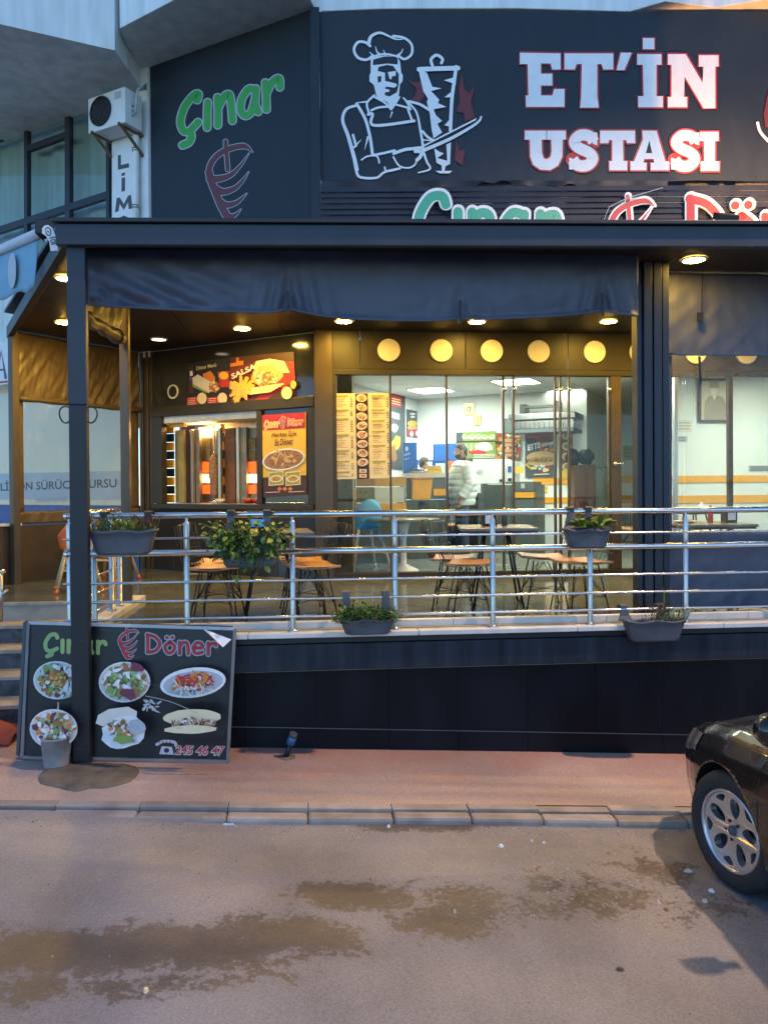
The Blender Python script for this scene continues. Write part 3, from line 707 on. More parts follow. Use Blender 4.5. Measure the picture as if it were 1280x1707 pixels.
MB().bar(RP.at(1165,594,.06), RP.at(1167,640,.06), .02, .006, RP.n).build('roll_strap', M['black'], rc)
# ---- stair side curtain, lamp lit, with a clear window in it
sc_ = thing('stair_curtain', 'weathered brown fabric curtain with a clear window beside the stairs', 'curtain', (-2.9, 9.9, DZ))
wf5 = wrinkle(21, 9, .06); wf6 = wrinkle(22, 6, .03)
def scl(u, v, za, zc, am=1.0, s0=0.0, s1=None):
    s = s0+((s1 or EL)-s0)*u; z = za+(zc-za)*v
    return E0+ED*s+SP_.n*((wf5(s*3-z*1.3, z*1.4)+wf6(s*9, z*2))*am-.02)+V((0,0,z))
MB().grid(lambda u, v: scl(u, v, 3.20, 3.97, .35+.65*math.sin(math.pi*(1-v)*.55)), 80, 30).build('upper_cloth', M['frame_brown'] if False else mat('fabric_warm', (.11,.075,.036), .42, var=.2, scale=4, bump=.08, bscale=200), sc_, fix=False, solid=.004)
fw_ = bpy.data.materials['fabric_warm']
MB().tube([scl(k/12, .5, 3.17, 3.21, .15)+SP_.n*.035 for k in range(13)], [.032+.006*math.sin(k*2.3) for k in range(13)], 10).build('rolled_hem', fw_, sc_)
MB().grid(lambda u, v: scl(u, v, 1.86, 3.18, .12, .02, EL-.1), 30, 20).build('clear_window', M['plastic_clear'], sc_, fix=False)
for s0, s1 in ((0, .10), (EL-.17, EL)): MB().grid(lambda u, v: scl(u, v, 1.86, 3.2, .15, s0, s1), 4, 20).build('side_cloth', fw_, sc_, fix=False, solid=.004)
MB().grid(lambda u, v: scl(u, v, 1.72, 1.87, .25), 60, 5).build('lower_cloth', fw_, sc_, fix=False, solid=.004)
lw = thing('low_side_wall', 'low dark brown wall with a pale coping under the stair curtain', 'wall', (-2.9, 9.9, DZ))
MB().obox(E0-ED*1.6-SP_.n*.11+V((0,0,DZ-.05)), ED*(EL+1.5), SP_.n*.09, (0,0,.72)).build('wall_face', mat('brown_board', (.05,.036,.024), .5, var=.25, scale=3), lw)
MB().obox(E0-ED*1.6-SP_.n*.13+V((0,0,DZ+.672)), ED*1.66, SP_.n*.14, (0,0,.03)).build('coping', M['marble'], lw, bevel=.004)
# ---- rolled curtain along the stair side of the porch roof
ra, rb = V((-1.80, 6.12, 3.50)), V((sp.x+.0, sp.y-.03, 3.52))
wf7 = wrinkle(31, 6, .05)
r_ = MB(); r_.grid(lambda u, v: (ra+(rb-ra)*u)+V((0,0,.47*v))+V((1,0,0))*(wf7(u*4, v*2)-.02), 24, 10)
ro = r_.build('rolled_side_curtain', fw_, None, 'rolled up brown curtain tied along the canopy edge behind the front post', 'curtain', fix=False, solid=.004)
MB().tube([ra+(rb-ra)*(k/10)+V((.01*math.sin(k*1.7),0,-.03+.012*math.sin(k*2.1))) for k in range(11)], [.05+.008*math.sin(k*2.9) for k in range(11)], 10).build('roll', fw_, ro)
MB().tube([ra+(rb-ra)*.82+V((.062*math.cos(t),0,-.03+.066*math.sin(t))) for t in [2*math.pi*k/14 for k in range(14)]], .008, 5, 0, True).build('tie', M['black'], ro)

# ---- recessed ceiling lamps
M['lamp_warm'] = emit('lamp_warm', (1.0, .60, .10), 185)
M['lamp_front'] = emit('lamp_front', (1.0, .60, .12), 60)
M['lamp_dim'] = emit('lamp_dim', (1.0, .75, .55), 2.2)  # weak emission gives this lens a faint glow
def downlight(p, label, on=True, r=.085):
    front = p.y < 6.4
    t = thing('ceiling_lamp', label, 'ceiling lamp', p, 'recessed lamps in the canopy ceiling')
    MB().lathe([(r+.02,-.001),(r+.02,-.009),(r,-.012),(r,-.001)], p, 24).build('trim_ring', M['white'] if False else M['cream'], t)
    MB().lathe([(r,-.003),(r,-.010),(r*.6,-.016),(0,-.018)], p, 24).build('lens', (M['lamp_front'] if front else M['lamp_warm']) if on else M['lamp_dim'], t)
for px_, py_, lb, on in ((404,547,'round lit ceiling lamp before the doner booth posters',1), (573,535,'round lit ceiling lamp nearest the corner post above the paper menu',1),
        (1014,535,'round lit ceiling lamp just left of the ribbed column',1), (1156,432,'round lit ceiling lamp at the front, right of the ribbed column',1),
        (112,463,'round lit ceiling lamp beside the top of the front post',1), (108,537,'round lit ceiling lamp over the stair landing',1), (265,565,'dim ceiling lamp left of the doner booth',0)):
    downlight(aZ(px_, py_, 3.979), lb, on)
for q in ((.35, 6.75), (1.75, 6.75)): downlight(V((*q, 3.979)), 'round lit ceiling lamp hidden behind the front valance')
for q in ((1.8, 8.5), (4.6, 8.4), (4.6, 7.2)): downlight(V((*q, 3.979)), 'round lit ceiling lamp over the middle of the porch')

# ---- street lamp: a tall lantern off to the right lights the road warm and throws the car's shadow
sm = thing('street_lamp', 'tall street lamp on a curved arm beyond the parked car', 'street lamp', (6.4, 5.35, -.3))
MB().tube([(6.4,5.35,-.3),(6.4,5.35,7.2),(6.25,5.2,7.9),(5.6,4.7,8.25),(5.0,4.2,8.3)], [.08,.06,.05,.045,.04], 10).build('pole', M['steel_brushed'], sm)
MB().lathe([(.0,.10),(.12,.09),(.17,.02),(.17,0),(.15,-.005)], (4.9,4.1,8.27), 20).build('lantern', M['anthracite'], sm)
MB().lathe([(.15,-.006),(.12,-.03),(0,-.04)], (4.9,4.1,8.27), 20).build('lens', emit('sodium', (1,.55,.22), 30), sm)
ll = bpy.data.lights.new('street_lamp_light', 'SPOT'); ll.energy = 880; ll.color = (1.0, .68, .47); ll.spot_size = math.radians(150); ll.spot_blend = .5; ll.shadow_soft_size = .12
lo = bpy.data.objects.new('street_lamp_light', ll); C.objects.link(lo); lo.location = (4.9, 4.1, 8.18)
# added spot lamp out of view, put in to give the banner an orange glow
f2 = thing('floodlight', 'added orange spot lamp out of view, put in for the glow on the banner', 'floodlight', (5.25, 7.3, 4.19))
MB().box((5.25,7.3,4.32), (.22,.14,.16)).build('housing', M['black'], f2, bevel=.01)
MB().obox((5.16,7.374,4.25), (.18,0,0), (0,.008,0), (0,0,.13)).build('lens', emit('added_glow_lens', (1,.5,.18), 20), f2)
MB().box((5.25,7.3,4.21), (.05,.06,.06)).build('bracket', M['black'], f2)
l2 = bpy.data.lights.new('added_glow_light', 'SPOT'); l2.energy = 320; l2.color = (1.0, .44, .13); l2.spot_size = math.radians(56); l2.spot_blend = .25; l2.shadow_soft_size = .05
o2 = bpy.data.objects.new('added_glow_light', l2); C.objects.link(o2); o2.location = (5.25, 7.42, 4.36)
o2.rotation_euler = (V((5.25, 8.75, 5.75))-V((5.25, 7.42, 4.36))).to_track_quat('-Z', 'Y').to_euler()
# ---- shop ceiling panels
M['panel_lit'] = emit('panel_lit', (.94, 1.0, .84), 25)
def ceil_panel(p, lb):
    t = thing('ceiling_panel_light', lb, 'ceiling light', p, 'square ceiling lights in the shop')
    c, s = math.cos(GA), math.sin(GA); a, b = V((c,s,0))*.30, V((-s,c,0))*.30
    MB().poly([p-a-b, p+a-b, p+a+b, p-a+b], 0, (0,0,-.008)).build('diffuser', M['panel_lit'], t)
    f = MB()
    for u_, w_ in ((a,b),(b,a)):
        for sg in (-1, 1): f.bar(p+w_*sg*1.03-u_*1.06+V((0,0,-.006)), p+w_*sg*1.03+u_*1.06+V((0,0,-.006)), .018, .014)
    f.build('frame', M['white_paint'], t)
ceil_panel(aZ(718,650,IC-.001), 'square lit ceiling light nearest the left wall inside the shop')
ceil_panel(aZ(860,636,IC-.001), 'square lit ceiling light above the steel hood inside the shop')
for q in ((6.4,9.8), (4.4,13.1), (3.2,9.9)): ceil_panel(V((*q, IC-.001)), 'square lit ceiling light hidden behind the shop header')
# ================================================================== SIGNS AND BANNERS
for k, c, r in (('p_white',(.80,.80,.80),.5), ('p_red',(.50,.025,.03),.5), ('p_dkred',(.16,.022,.03),.55), ('p_green',(.05,.36,.07),.45), ('p_lgreen',(.30,.46,.16),.5), ('p_teal',(.06,.38,.24),.4),
                ('p_grey',(.45,.48,.50),.5), ('p_black',(.012,.012,.014),.45), ('p_yellow',(.80,.50,.05),.45), ('p_cream',(.80,.68,.42),.45), ('p_brown',(.24,.10,.035),.5), ('p_dkbrown',(.07,.025,.015),.5),
                ('p_orange',(.72,.22,.03),.5), ('p_salad',(.22,.33,.07),.5), ('p_purple',(.16,.03,.06),.5), ('p_onion',(.70,.66,.58),.5), ('p_meat',(.32,.15,.06),.5), ('p_bread',(.62,.40,.16),.5), ('p_blue',(.03,.10,.30),.4), ('p_dgrey',(.07,.08,.085),.5), ('p_maroon',(.13,.03,.04),.5), ('p_sepia',(.34,.28,.19),.5), ('p_olive',(.34,.33,.06),.5)):
    mm(k, c, r, var=.05, scale=8)
M['p_food'] = mat('p_food', (.42,.16,.04), .5, scale=45, var=.5, col2=(.70,.42,.12))
M['p_meat2'] = mat('p_meat2', (.22,.085,.03), .5, scale=55, var=.4, col2=(.55,.30,.13))
M['p_fries'] = mat('p_fries', (.74,.42,.06), .5, scale=60, var=.2, col2=(.85,.66,.22))
def food(pr, x, y, rx, ry, rot=0, tones=('p_salad','p_onion','p_brown','p_orange','p_white'), n=34, plate='p_white', blob=.24, fill=.8):
    if plate: pr.ell(x, y, rx, ry, M[plate], rot, 26); pr.ell(x, y, rx*.94, ry*.92, M['p_onion'], rot, 26)
    blob *= .62
    for _ in range(int(n*2.4)):
        t = random.uniform(0, 6.28); q = math.sqrt(random.random())*fill
        a, b = rx*q*math.cos(t), ry*q*math.sin(t)
        pr.ell(x+a*math.cos(rot)-b*math.sin(rot), y+a*math.sin(rot)+b*math.cos(rot), rx*blob*random.uniform(.5,1.2), ry*blob*random.uniform(.4,1.1), M[random.choice(tones)], random.uniform(0,3), 7, .35)

GLY = {'Ç': (.74, [[(.63,.76),(.55,.93),(.3,.88),(.08,.5),(.1,.16),(.3,.02),(.62,.18)], [(.32,.0),(.38,-.14),(.15,-.25)]]),
 'ı': (.27, [[(.1,.62),(.1,0)]]), 'n': (.62, [[(.08,.62),(.08,0)], [(.1,.4),(.24,.6),(.42,.57),(.47,.3),(.48,0)]]),
 'a': (.68, [[(.48,.58),(.26,.63),(.07,.36),(.13,.05),(.34,.05),(.47,.38)], [(.49,.6),(.47,.25),(.55,.0)]]),
 'r': (.53, [[(.1,.62),(.1,0)], [(.1,.35),(.22,.56),(.4,.61),(.46,.48)]]),
 'D': (.80, [[(.1,.98),(.1,.02)], [(.08,.97),(.42,.86),(.66,.52),(.48,.14),(.1,.02)]]),
 'ö': (.62, [[(.28,.62),(.06,.36),(.2,.02),(.42,.1),(.5,.4),(.28,.62)], [(.14,.84),(.15,.85)], [(.4,.86),(.41,.87)]]),
 'e': (.60, [[(.08,.33),(.47,.36),(.4,.58),(.2,.6),(.05,.33),(.16,.04),(.47,.1)]])}
def comic(pr, txt, P, ux, uy, w, col, edge, ew, ext=None, gap=.04):
    """rounded brush lettering; P pixel origin, ux / uy pixel vectors of one em along and up"""
    for pas in (0, 1):
        x = 0
        for ch in txt:
            adv, st = GLY[ch]
            for s in st:
                pts = [(P[0]+ux[0]*(x+a)+uy[0]*b, P[1]+ux[1]*(x+a)+uy[1]*b) for a, b in s]
                pr.stroke(pts, w+(ew if pas == 0 else 0), edge if pas == 0 else col, 5, ext if pas == 0 else None)
            x += adv+gap
        if ext and pas == 0: pr.l += ext
def flame(pr, x, y, w, h, col, edge, ew, cutbelow=None, ext=None):
    """the doner emblem: a skewer, a leaf shaped top and curved slices hanging from a spine"""
    T = lambda p: (x+(p[0]-380)/490*w, y+(p[1]-730)/830*h); sc = w/490
    parts = [([(450,1160),(418,1060),(470,940),(580,858),(720,815),(800,822),(858,872)], lambda t: (.95-.1*t) if t < .75 else max(.06, .95-.9*(t-.75)*4), 62),
             ([(430,1150),(520,1145),(640,1105),(740,1005),(825,885)], lambda t: max(.05, 1-t**1.3), 78), ([(470,1240),(560,1278),(680,1240),(770,1150),(820,1075)], lambda t: max(.05, 1-t**1.3), 78),
             ([(520,1375),(600,1412),(690,1390),(760,1335),(800,1295)], lambda t: max(.05, 1-t**1.3), 72), ([(575,1500),(640,1528),(700,1500),(740,1455)], lambda t: max(.05, 1-t**1.3), 66),
             ([(418,1080),(452,1200),(495,1310),(545,1430),(595,1515)], lambda t: 1, 74), ([(585,765),(597,910),(608,1050)], lambda t: 1, 42)]
    for pas in (0, 1):
        for pts, tp, wd in parts:
            pts = [T(q) for q in pts]
            if cutbelow and min(q[1] for q in pts) > cutbelow: continue
            e = ew if pas == 0 else 0
            W = wd*sc
            pr.stroke(pts, W+e, edge if pas == 0 else col, 5, ext if pas == 0 else None, taper=(lambda t, tp=tp, W=W, e=e: (W*tp(t)+e)/(W+e)))
        if ext and pas == 0: pr.l += ext

# --- main banner
BP = PYs(9.17, -.0816)
wb1 = wrinkle(41, 8, .03); wb2 = wrinkle(42, 7, .012)
def ban(u, v):
    x = 528+(1500-528)*u; y = 303-(303-19)*v + (3*math.sin(x*.02) if v < .02 else 0)
    q = BP.at(x, y, 0); return q+BP.n*(-abs(wb1(q.x*.9, q.z*.5))*.5-wb2(q.x*2.5, q.z*2)*.5-.004)
bn = MB().grid(ban, 200, 40).build('main_banner', M['banner'], None, 'huge dark banner with a chef drawing and white slab lettering outlined in red', 'banner', fix=False)
c2 = lambda p: (p[0]/1.6842+520, p[1]/1.6842)
pl = Print(BP, .002)
polys = [[(583,148),(697,150),(697,195),(674,195),(669,178),(642,178),(642,207),(674,207),(674,240),(642,240),(642,268),(674,268),(679,250),(708,250),(708,300),(600,300),(600,268),(607,268),(605,180),(583,180)],
 [(708,150),(845,150),(845,195),(817,195),(812,180),(800,180),(800,268),(804,302),(752,302),(755,268),(757,180),(742,180),(737,195),(708,195)],
 [(866,148),(897,148),(876,197),(854,197)], [(928,107),(960,107),(960,138),(928,138)],
 [(912,152),(980,152),(980,182),(966,182),(966,270),(984,270),(984,301),(915,301),(915,270),(930,270),(928,182),(912,182)],
 [(998,152),(1048,152),(1095,232),(1098,187),(1085,187),(1085,155),(1140,155),(1140,187),(1131,187),(1131,304),(1098,304),(1045,215),(1043,272),(1052,272),(1052,301),(998,301),(998,272),(1008,272),(1008,182),(998,182)],
 [(597,367),(657,367),(657,392),(644,392),(645,430),(650,445),(660,447),(669,440),(672,425),(671,392),(659,392),(659,367),(712,367),(712,392),(703,392),(702,440),(690,465),(668,478),(640,476),(620,462),(612,440),(611,392),(597,392)],
 [(808,367),(906,367),(906,402),(884,402),(880,393),(872,393),(873,452),(884,452),(884,478),(834,478),(834,452),(842,452),(842,393),(834,393),(830,402),(808,402)],
 [(926,367),(966,367),(991,453),(1002,453),(1002,478),(950,478),(950,457),(960,457),(958,446),(932,446),(929,457),(938,457),(938,478),(893,478),(893,453),(903,453),(928,392)],
 [(1088,370),(1140,370),(1140,396),(1130,396),(1130,453),(1142,453),(1142,480),(1090,480),(1090,453),(1100,453),(1099,396),(1088,396)]]
esses = [[(790,398),(778,382),(752,380),(736,398),(748,415),(776,428),(787,446),(772,464),(746,464),(731,448)]]
esses.append([(x+286, y+1) for x, y in esses[0]])
for p_ in polys: pl.stroke([c2(q) for q in p_], 5.6, M['p_red'], 1, smooth=False, closed=True)
for p_ in esses: pl.stroke([c2(q) for q in p_], 24, M['p_red'], 5)
for p_ in esses:
    pl.stroke([c2(q) for q in p_], 18.5, M['p_white'], 5, cap=False)
for p_ in polys: pl.poly([c2(q) for q in p_], M['p_white'])
pl.poly([c2(q) for q in [(929,400),(945,392),(955,432),(934,432)]][1:] if False else [c2(q) for q in [(946,394),(954,430),(936,430)]], M['banner'])
for dx in (0, 286):
    pl.poly([c2((790+dx,372)), c2((800+dx,372)), c2((800+dx,408)), c2((788+dx,404))], M['p_white']); pl.poly([c2((721+dx,442)), c2((732+dx,446)), c2((732+dx,476)), c2((721+dx,476))], M['p_white'])
pl.build('slab_lettering', bn)
cc = lambda p: (p[0]/4.923+560, p[1]/4.923+40)
ch = Print(BP, .002)
for p_ in ([(585,455),(640,480),(700,475),(725,590),(690,640),(615,620),(650,590),(660,530)], [(1030,400),(1050,530),(1085,570),(1140,510),(1105,640),(1140,770),(1060,800),(1045,730),(985,720),(1015,640),(1005,540)], [(985,950),(1010,1040),(1060,1030),(1035,1160),(975,1120)]):
    ch.poly([cc(q) for q in p_], M['p_dkred'])
hW = M['p_grey']; hW = mm('p_chalk', (.78,.79,.80), .5, var=.04)
ch.poly([cc(q) for q in [(285,290),(305,268),(400,258),(505,268),(525,310),(535,400),(548,420),(545,470),(525,495),(515,590),(458,702),(420,640),(335,600),(310,500),(275,470),(275,420),(285,400)]], hW)
for p_ in ([(303,338),(305,292),(400,266),(490,266),(508,285),(505,332),(420,325)], [(342,385),(350,352),(420,335),(470,345),(515,410),(515,500),(500,560),(440,595),(402,585),(400,562),(438,556),(438,540),(402,530),(410,515),(500,510),(495,490),(440,475),(403,468),(402,400)]):
    ch.poly([cc(q) for q in p_], M['banner'])
for p_, m_ in (([(425,395),(492,385),(490,425),(458,430),(455,455),(440,450)], hW), ([(340,432),(372,425),(372,470),(345,485)], M['banner']), ([(345,490),(440,480),(502,502),(480,522),(400,512)], hW)):
    ch.poly([cc(q) for q in p_], m_)
def st(pts, w, tp=None): ch.stroke([cc(q) for q in pts], w/4.923, hW, 6, taper=tp)
for pts, w, tp in [([(280,180),(240,150),(180,150),(148,210),(180,275),(250,293),(300,262)], 22, None), ([(268,160),(290,100),(360,72),(430,98),(490,124),(545,125)], 30, (1.,.25)), ([(470,98),(560,115),(620,170),(618,250),(560,288),(512,258)], 20, None),
  ([(295,270),(400,246),(512,268)], 16, None), ([(325,185),(335,225),(360,250)], 18, (.3,1)), ([(390,215),(405,250)], 16, (.3,1)), ([(548,205),(535,235),(505,258)], 18, (.3,1)), ([(275,230),(310,262)], 16, (.3,1)),
  ([(315,585),(255,650),(272,735)], 18, None), ([(320,600),(400,645),(452,700)], 18, None), ([(520,600),(490,650),(455,700)], 16, None), ([(550,605),(585,650),(612,700)], 18, (.5,1)), ([(495,662),(610,692)], 16, None), ([(175,645),(255,638)], 16, (.4,1)),
  ([(170,668),(85,700),(55,790),(100,920),(150,1100),(170,1195)], 34, (.6,1)), ([(165,1190),(195,1255),(330,1262),(400,1215),(525,1185)], 22, (1,.8)), ([(170,655),(240,780),(280,930),(300,1075)], 24, None),
  ([(265,742),(300,740),(312,832),(640,795)], 24, None), ([(290,708),(350,685),(430,678)], 18, None), ([(590,700),(625,795)], 18, None), ([(555,608),(655,715),(690,860),(715,1010)], 22, (.6,1)), ([(600,635),(690,660),(775,712)], 22, None),
  ([(300,1078),(390,1060),(480,1038)], 20, None), ([(210,1115),(260,1085),(335,1085),(355,1140)], 14, None), ([(262,930),(235,1030)], 18, (1,.2)), ([(205,950),(150,1010)], 20, (.2,1)), ([(140,910),(165,1000)], 20, None),
  ([(475,1062),(560,1032),(640,1022),(705,1015)], 26, None), ([(650,1045),(700,1050),(690,1090),(665,1115)], 28, None), ([(470,1090),(520,1165),(600,1180),(650,1150),(660,1115)], 14, None), ([(400,1175),(420,1208),(525,1188)], 14, None),
  ([(720,1060),(745,1130),(770,1190),(675,1220)], 22, (1,.5)), ([(710,880),(750,925),(800,955)], 20, None), ([(715,950),(800,958)], 10, None), ([(460,725),(445,770)], 14, (1,.3)), ([(710,1040),(930,945),(1100,850),(1170,800),(1190,762)], 30, (1,.5)),
  ([(790,340),(780,290),(825,255),(872,285),(865,320)], 24, None), ([(680,372),(840,366),(1000,362)], 38, None), ([(985,350),(972,450),(950,620),(938,870)], 28, None)]:
    st(pts, w, tp)
for p_ in ([(708,998),(1150,772),(1150,788),(840,945),(712,1012)], [(672,355),(745,400),(790,515),(865,528),(780,550),(845,620),(838,650),(905,680),(800,700),(820,750),(870,795),(832,820),(870,890),(800,940),(785,870),(770,740),(745,640),(755,615),(715,550)],
           [(960,440),(885,462),(985,495)], [(940,560),(890,602),(940,602)], [(935,780),(888,832),(935,842)], [(805,1020),(850,1050),(885,1062),(830,1100),(912,1122),(905,990),(942,970),(935,1150),(900,1165),(890,1205),(868,1205),(865,1160),(825,1140)], [(815,1205),(952,1205),(930,1226),(850,1226)]):
    ch.poly([cc(q) for q in p_], hW)
ch.build('chef_drawing', bn)
ch = Print(BP, .002); ch.stroke([(1262,205),(1268,222),(1290,245)], 5, hW, 6); ch.poly([(1272,190),(1280,150),(1300,170),(1300,215),(1275,212)], M['p_dkred'])
ch.build('knife_drawing', bn)
wb = MB()
def tear(u, v):
    x = 536+(1112-536)*u; y = 301+v*(14+8*math.sin(x*.013)+5*math.sin(x*.05+1)+3*math.sin(x*.17)); return BP.at(x, y, .03+.03*math.sin(x*.09)*v+.02*v)
wb.grid(tear, 80, 4); wb.build('torn_edge', M['black'], bn, fix=False)
# --- louvred sign over the porch roof
LP = PYs(9.10, -.0816)
lv = thing('louvre_sign', 'dark slatted sign board with green and red channel letters half hidden by the roof', 'sign', LP.at(900, 378, 0))
for k in range(9):
    y = 312+k*9.5
    a_, b_ = LP.at(536, y, 0), LP.at(1500, y+ (0), 0); b_.z = a_.z
    MB().add([a_, b_, b_+V((0,0,-.063)), a_+V((0,0,-.063)), a_+LP.n*.0, b_+LP.n*.0, b_+V((0,0,-.063))+LP.n*.022, a_+V((0,0,-.063))+LP.n*.022], [(0,1,2,3),(4,7,6,5),(0,4,5,1),(2,6,7,3),(0,3,7,4),(1,5,6,2)]).build('slat', M['anthracite_blue'], lv, fix=False)
lt = Print(LP, .05); comic(lt, 'Çınar', (692,402), (81,2), (0,-82), 15.5, M['p_teal'], M['p_white'], 7, ext=.028); lt.build('green_letters', lv)
lt = Print(LP, .05); flame(lt, 1012, 322, 80, 130, M['p_red'], M['p_white'], 5, cutbelow=395, ext=.028); lt.build('emblem', lv)
lt = Print(LP, .05); comic(lt, 'Döner', (1142,404), (84,2), (0,-75), 14, M['p_red'], M['p_white'], 7, ext=.028); lt.build('red_letters', lv)
wr_ = MB(); wr_.tube([LP.at(1002,376,.12), LP.at(1015,345,.14), LP.at(1045,330,.13), LP.at(1104,313,.08)], .006, 5); wr_.build('sign_cable', M['p_grey'], None, 'thin pale cable trailing from the emblem up to the torn banner edge', 'cable')
# --- side banner on the angled wall
sb = MB(); sb.obox(wpt(2.655, 4.05, -.028), wpt(.01,4.05,-.028)-wpt(2.655,4.05,-.028), WP.n*.02, (0,0,7.785-4.05))
sbn = sb.build('side_banner', M['banner'], None, 'dark side banner with green brush lettering over a dark red emblem', 'banner')
MB().box((.02, 9.15, (4.2+7.78)/2), (.11, .10, 3.57)).build('corner_trim', M['banner'], sbn)
s1 = lambda p: (p[0]/6.095+280, p[1]/6.095+110)
pr = Print(WP, -.005)
trace = [[(300,345),(312,285),(262,300),(170,420),(130,560),(158,655),(215,665),(262,620),(308,572)], [(222,665),(240,715),(215,775),(150,805)], [(405,370),(400,500),(400,625)], [(505,320),(510,450),(508,600)], [(515,420),(570,315),(625,290),(645,400),(657,555)],
         [(885,240),(820,235),(750,340),(742,450),(785,505),(845,470),(880,360)], [(895,230),(888,380),(918,465)], [(990,170),(998,300),(1002,440)], [(1005,270),(1060,165),(1130,125),(1138,215)]]
for p_ in trace: pr.stroke([s1(q) for q in p_], 15.5, M['p_grey'], 6)
for p_ in trace: pr.stroke([s1(q) for q in p_], 11.5, M['p_green'], 6)
pr.build('green_lettering', sbn)
pr = Print(WP, -.005); flame(pr, 342.5, 230, 80.5, 136, M['p_maroon'], M['p_grey'], 2.2); pr.build('emblem', sbn)
# floodlight on the roof edge
fl = thing('floodlight', 'black floodlight on the canopy roof in front of the red letters', 'floodlight', aY(1212,372,5.95))
c = aY(1213, 364, 6.0)
MB().obox(c+V((-.10,-.03,-.035)), (.19,.03,0), (0,.10,.05), (0,-.02,.055)).build('housing', M['black'], fl, bevel=.006)
MB().bar(c+V((0,.02,-.07)), c+V((0,.02,-.02)), .04, .015, (0,1,0)).build('bracket', M['black'], fl)
# --- vertical name board, air conditioner and drain pipe by the pilaster
VS = WP.off(.10)
vsn = MB().poly([VS.at(187,206), VS.at(222,196), VS.at(222,420), VS.at(187,430)], 0, VS.n*-.05).build('vertical_sign', M['p_white'], None, 'narrow white upright sign with black capital letters below the air conditioner', 'sign')
pr = Print(VS, .001); dk = M['p_dgrey']
pr.poly([(197,259),(202,258),(202,275),(215,272),(216,279),(197,283)], dk)
pr.poly([(203,297),(209,295),(209,318),(203,320)], dk); pr.poly([(203,289),(209,287),(209,292),(203,294)], dk)
pr.poly([(192,354),(195,330),(200,329),(207,340),(214,326),(219,325),(221,347),(215,349),(214,337),(207,350),(200,340),(198,352)], dk)
pr.stroke([(207,362),(198,368),(197,378),(205,386),(215,380),(217,368),(207,362)], 5, dk, 4)
pr.build('lettering', vsn)
pi = MB(); pi.tube([WP.at(227,195,.10), WP.at(227,205,.10), WP.at(227,300,.10), WP.at(227,420,.10)], .042, 12)
pin = pi.build('drain_pipe', M['white_paint'], None, 'white plastic drain pipe running down beside the upright sign', 'pipe')
for y in (250, 345): p_ = WP.at(227, y, .10); MB().lathe([(.046,-.02),(.052,-.02),(.052,.02),(.046,.02)], p_, 14).build('pipe_clip', M['steel_brushed'], pin)
AP = WP.off(.42)
TL, TR, BL = AP.at(147,165), AP.at(208,131), AP.at(148,223); ux = (TR-TL); ux.z = 0; hz = TL.z-BL.z
ac = thing('air_conditioner', 'white outdoor air conditioner unit on brackets high on the pale wall', 'air conditioner', BL)
BL0 = V((TL.x, TL.y, TL.z-hz))
MB().obox(BL0, ux, -WP.n*.30, (0,0,hz)).build('casing', M['white_paint'], ac, bevel=.012)
fc = BL0+ux*.36+V((0,0,hz*.52)); R_ = hz*.42
MB().lathe([(R_,.003),(R_,.02),(R_*.93,.02),(R_*.93,.004),(0,.004)], fc, 28, 0, WP.n, False).build('fan_recess', M['black'], ac)
g = MB()
for k in range(1, 6): g.tube([fc+WP.n*.022+(ux.normalized()*math.cos(t)+V((0,0,1))*math.sin(t))*R_*k/5.5 for t in [2*math.pi*i/24 for i in range(24)]], .004, 4, 0, True)
for k in range(10): t = math.pi*2*k/10; g.tube([fc+WP.n*.024, fc+WP.n*.024+(ux.normalized()*math.cos(t)+V((0,0,1))*math.sin(t))*R_], .003, 4)
g.build('fan_grille', M['p_dgrey'], ac)
MB().obox(BL0+ux*.74+V((0,0,hz*.72))+WP.n*.001, ux*.17, WP.n*.004, (0,0,hz*.2)).build('rating_label', M['p_grey'], ac)
for q in (.12, .86): b_ = MB(); o_ = BL0+ux*q; b_.bar(o_+WP.n*.02, o_-WP.n*.42, .035, .035, (0,0,1)).bar(o_-WP.n*.02, o_-WP.n*.42+V((0,0,-.28)), .03, .03, (0,0,1)); b_.build('bracket', mat('rust', (.16,.09,.05), .8, var=.4, scale=20), ac)
b_ = MB(); o_ = BL0+ux*1.0+V((0,0,hz*.3))-WP.n*.12
for k in range(3): b_.tube([o_+V((0,0,.06*k)), o_+ux.normalized()*.07+V((0,0,.06*k+.02)), o_+ux.normalized()*.10+V((0,0,.3)), o_+ux.normalized()*.06-WP.n*.2+V((0,0,.42+.03*k))], .014, 6)
b_.build('pipework', M['p_grey'], ac)
# --- neighbour's blue awning, end plate and shop signs at the far left
aw = thing('blue_awning', 'folded pale blue awning of the next shop at the left edge', 'awning', V((-2.9, 7.0, 3.6)))
T0, T1 = aY(78, 384, 6.5), aY(-60, 478, 7.6); T1.z = T0.z
MB().tube([T0, T1], .045, 12).build('roller_tube', mat('awn_tube', (.55,.62,.70), .4, var=.05), aw)
dA = (T1-T0); 
def awf(u, v): q = T0+dA*u+V((0,0,-.05-.40*v)); return q+V((.02*math.sin(u*20+v*2)*v, -.04*v, .02*math.sin(u*25)*v))
MB().grid(lambda u, v: awf(.10+.9*u, v*(1-.02*u)), 40, 8).build('valance_cloth', mat('awn_cloth', (.20,.38,.50), .7, var=.08), aw, fix=False, solid=.004)
q_ = MB(); nA = V((dA.y, -dA.x, 0)).normalized(); nA = -nA if nA.y > 0 else nA
cA = awf(.34, .5)+nA*.035
q_.add([cA]+[cA+dA.normalized()*.075*math.cos(t)+V((0,0,.15*math.sin(t))) for t in [2*math.pi*k/20 for k in range(20)]], [(0, i+1, (i+1) % 20+1) for i in range(20)]); q_.build('oval_emblem', M['p_grey'], aw, fix=False)
EP = Plane(aY(85,400,5.82), (0,-1,0))
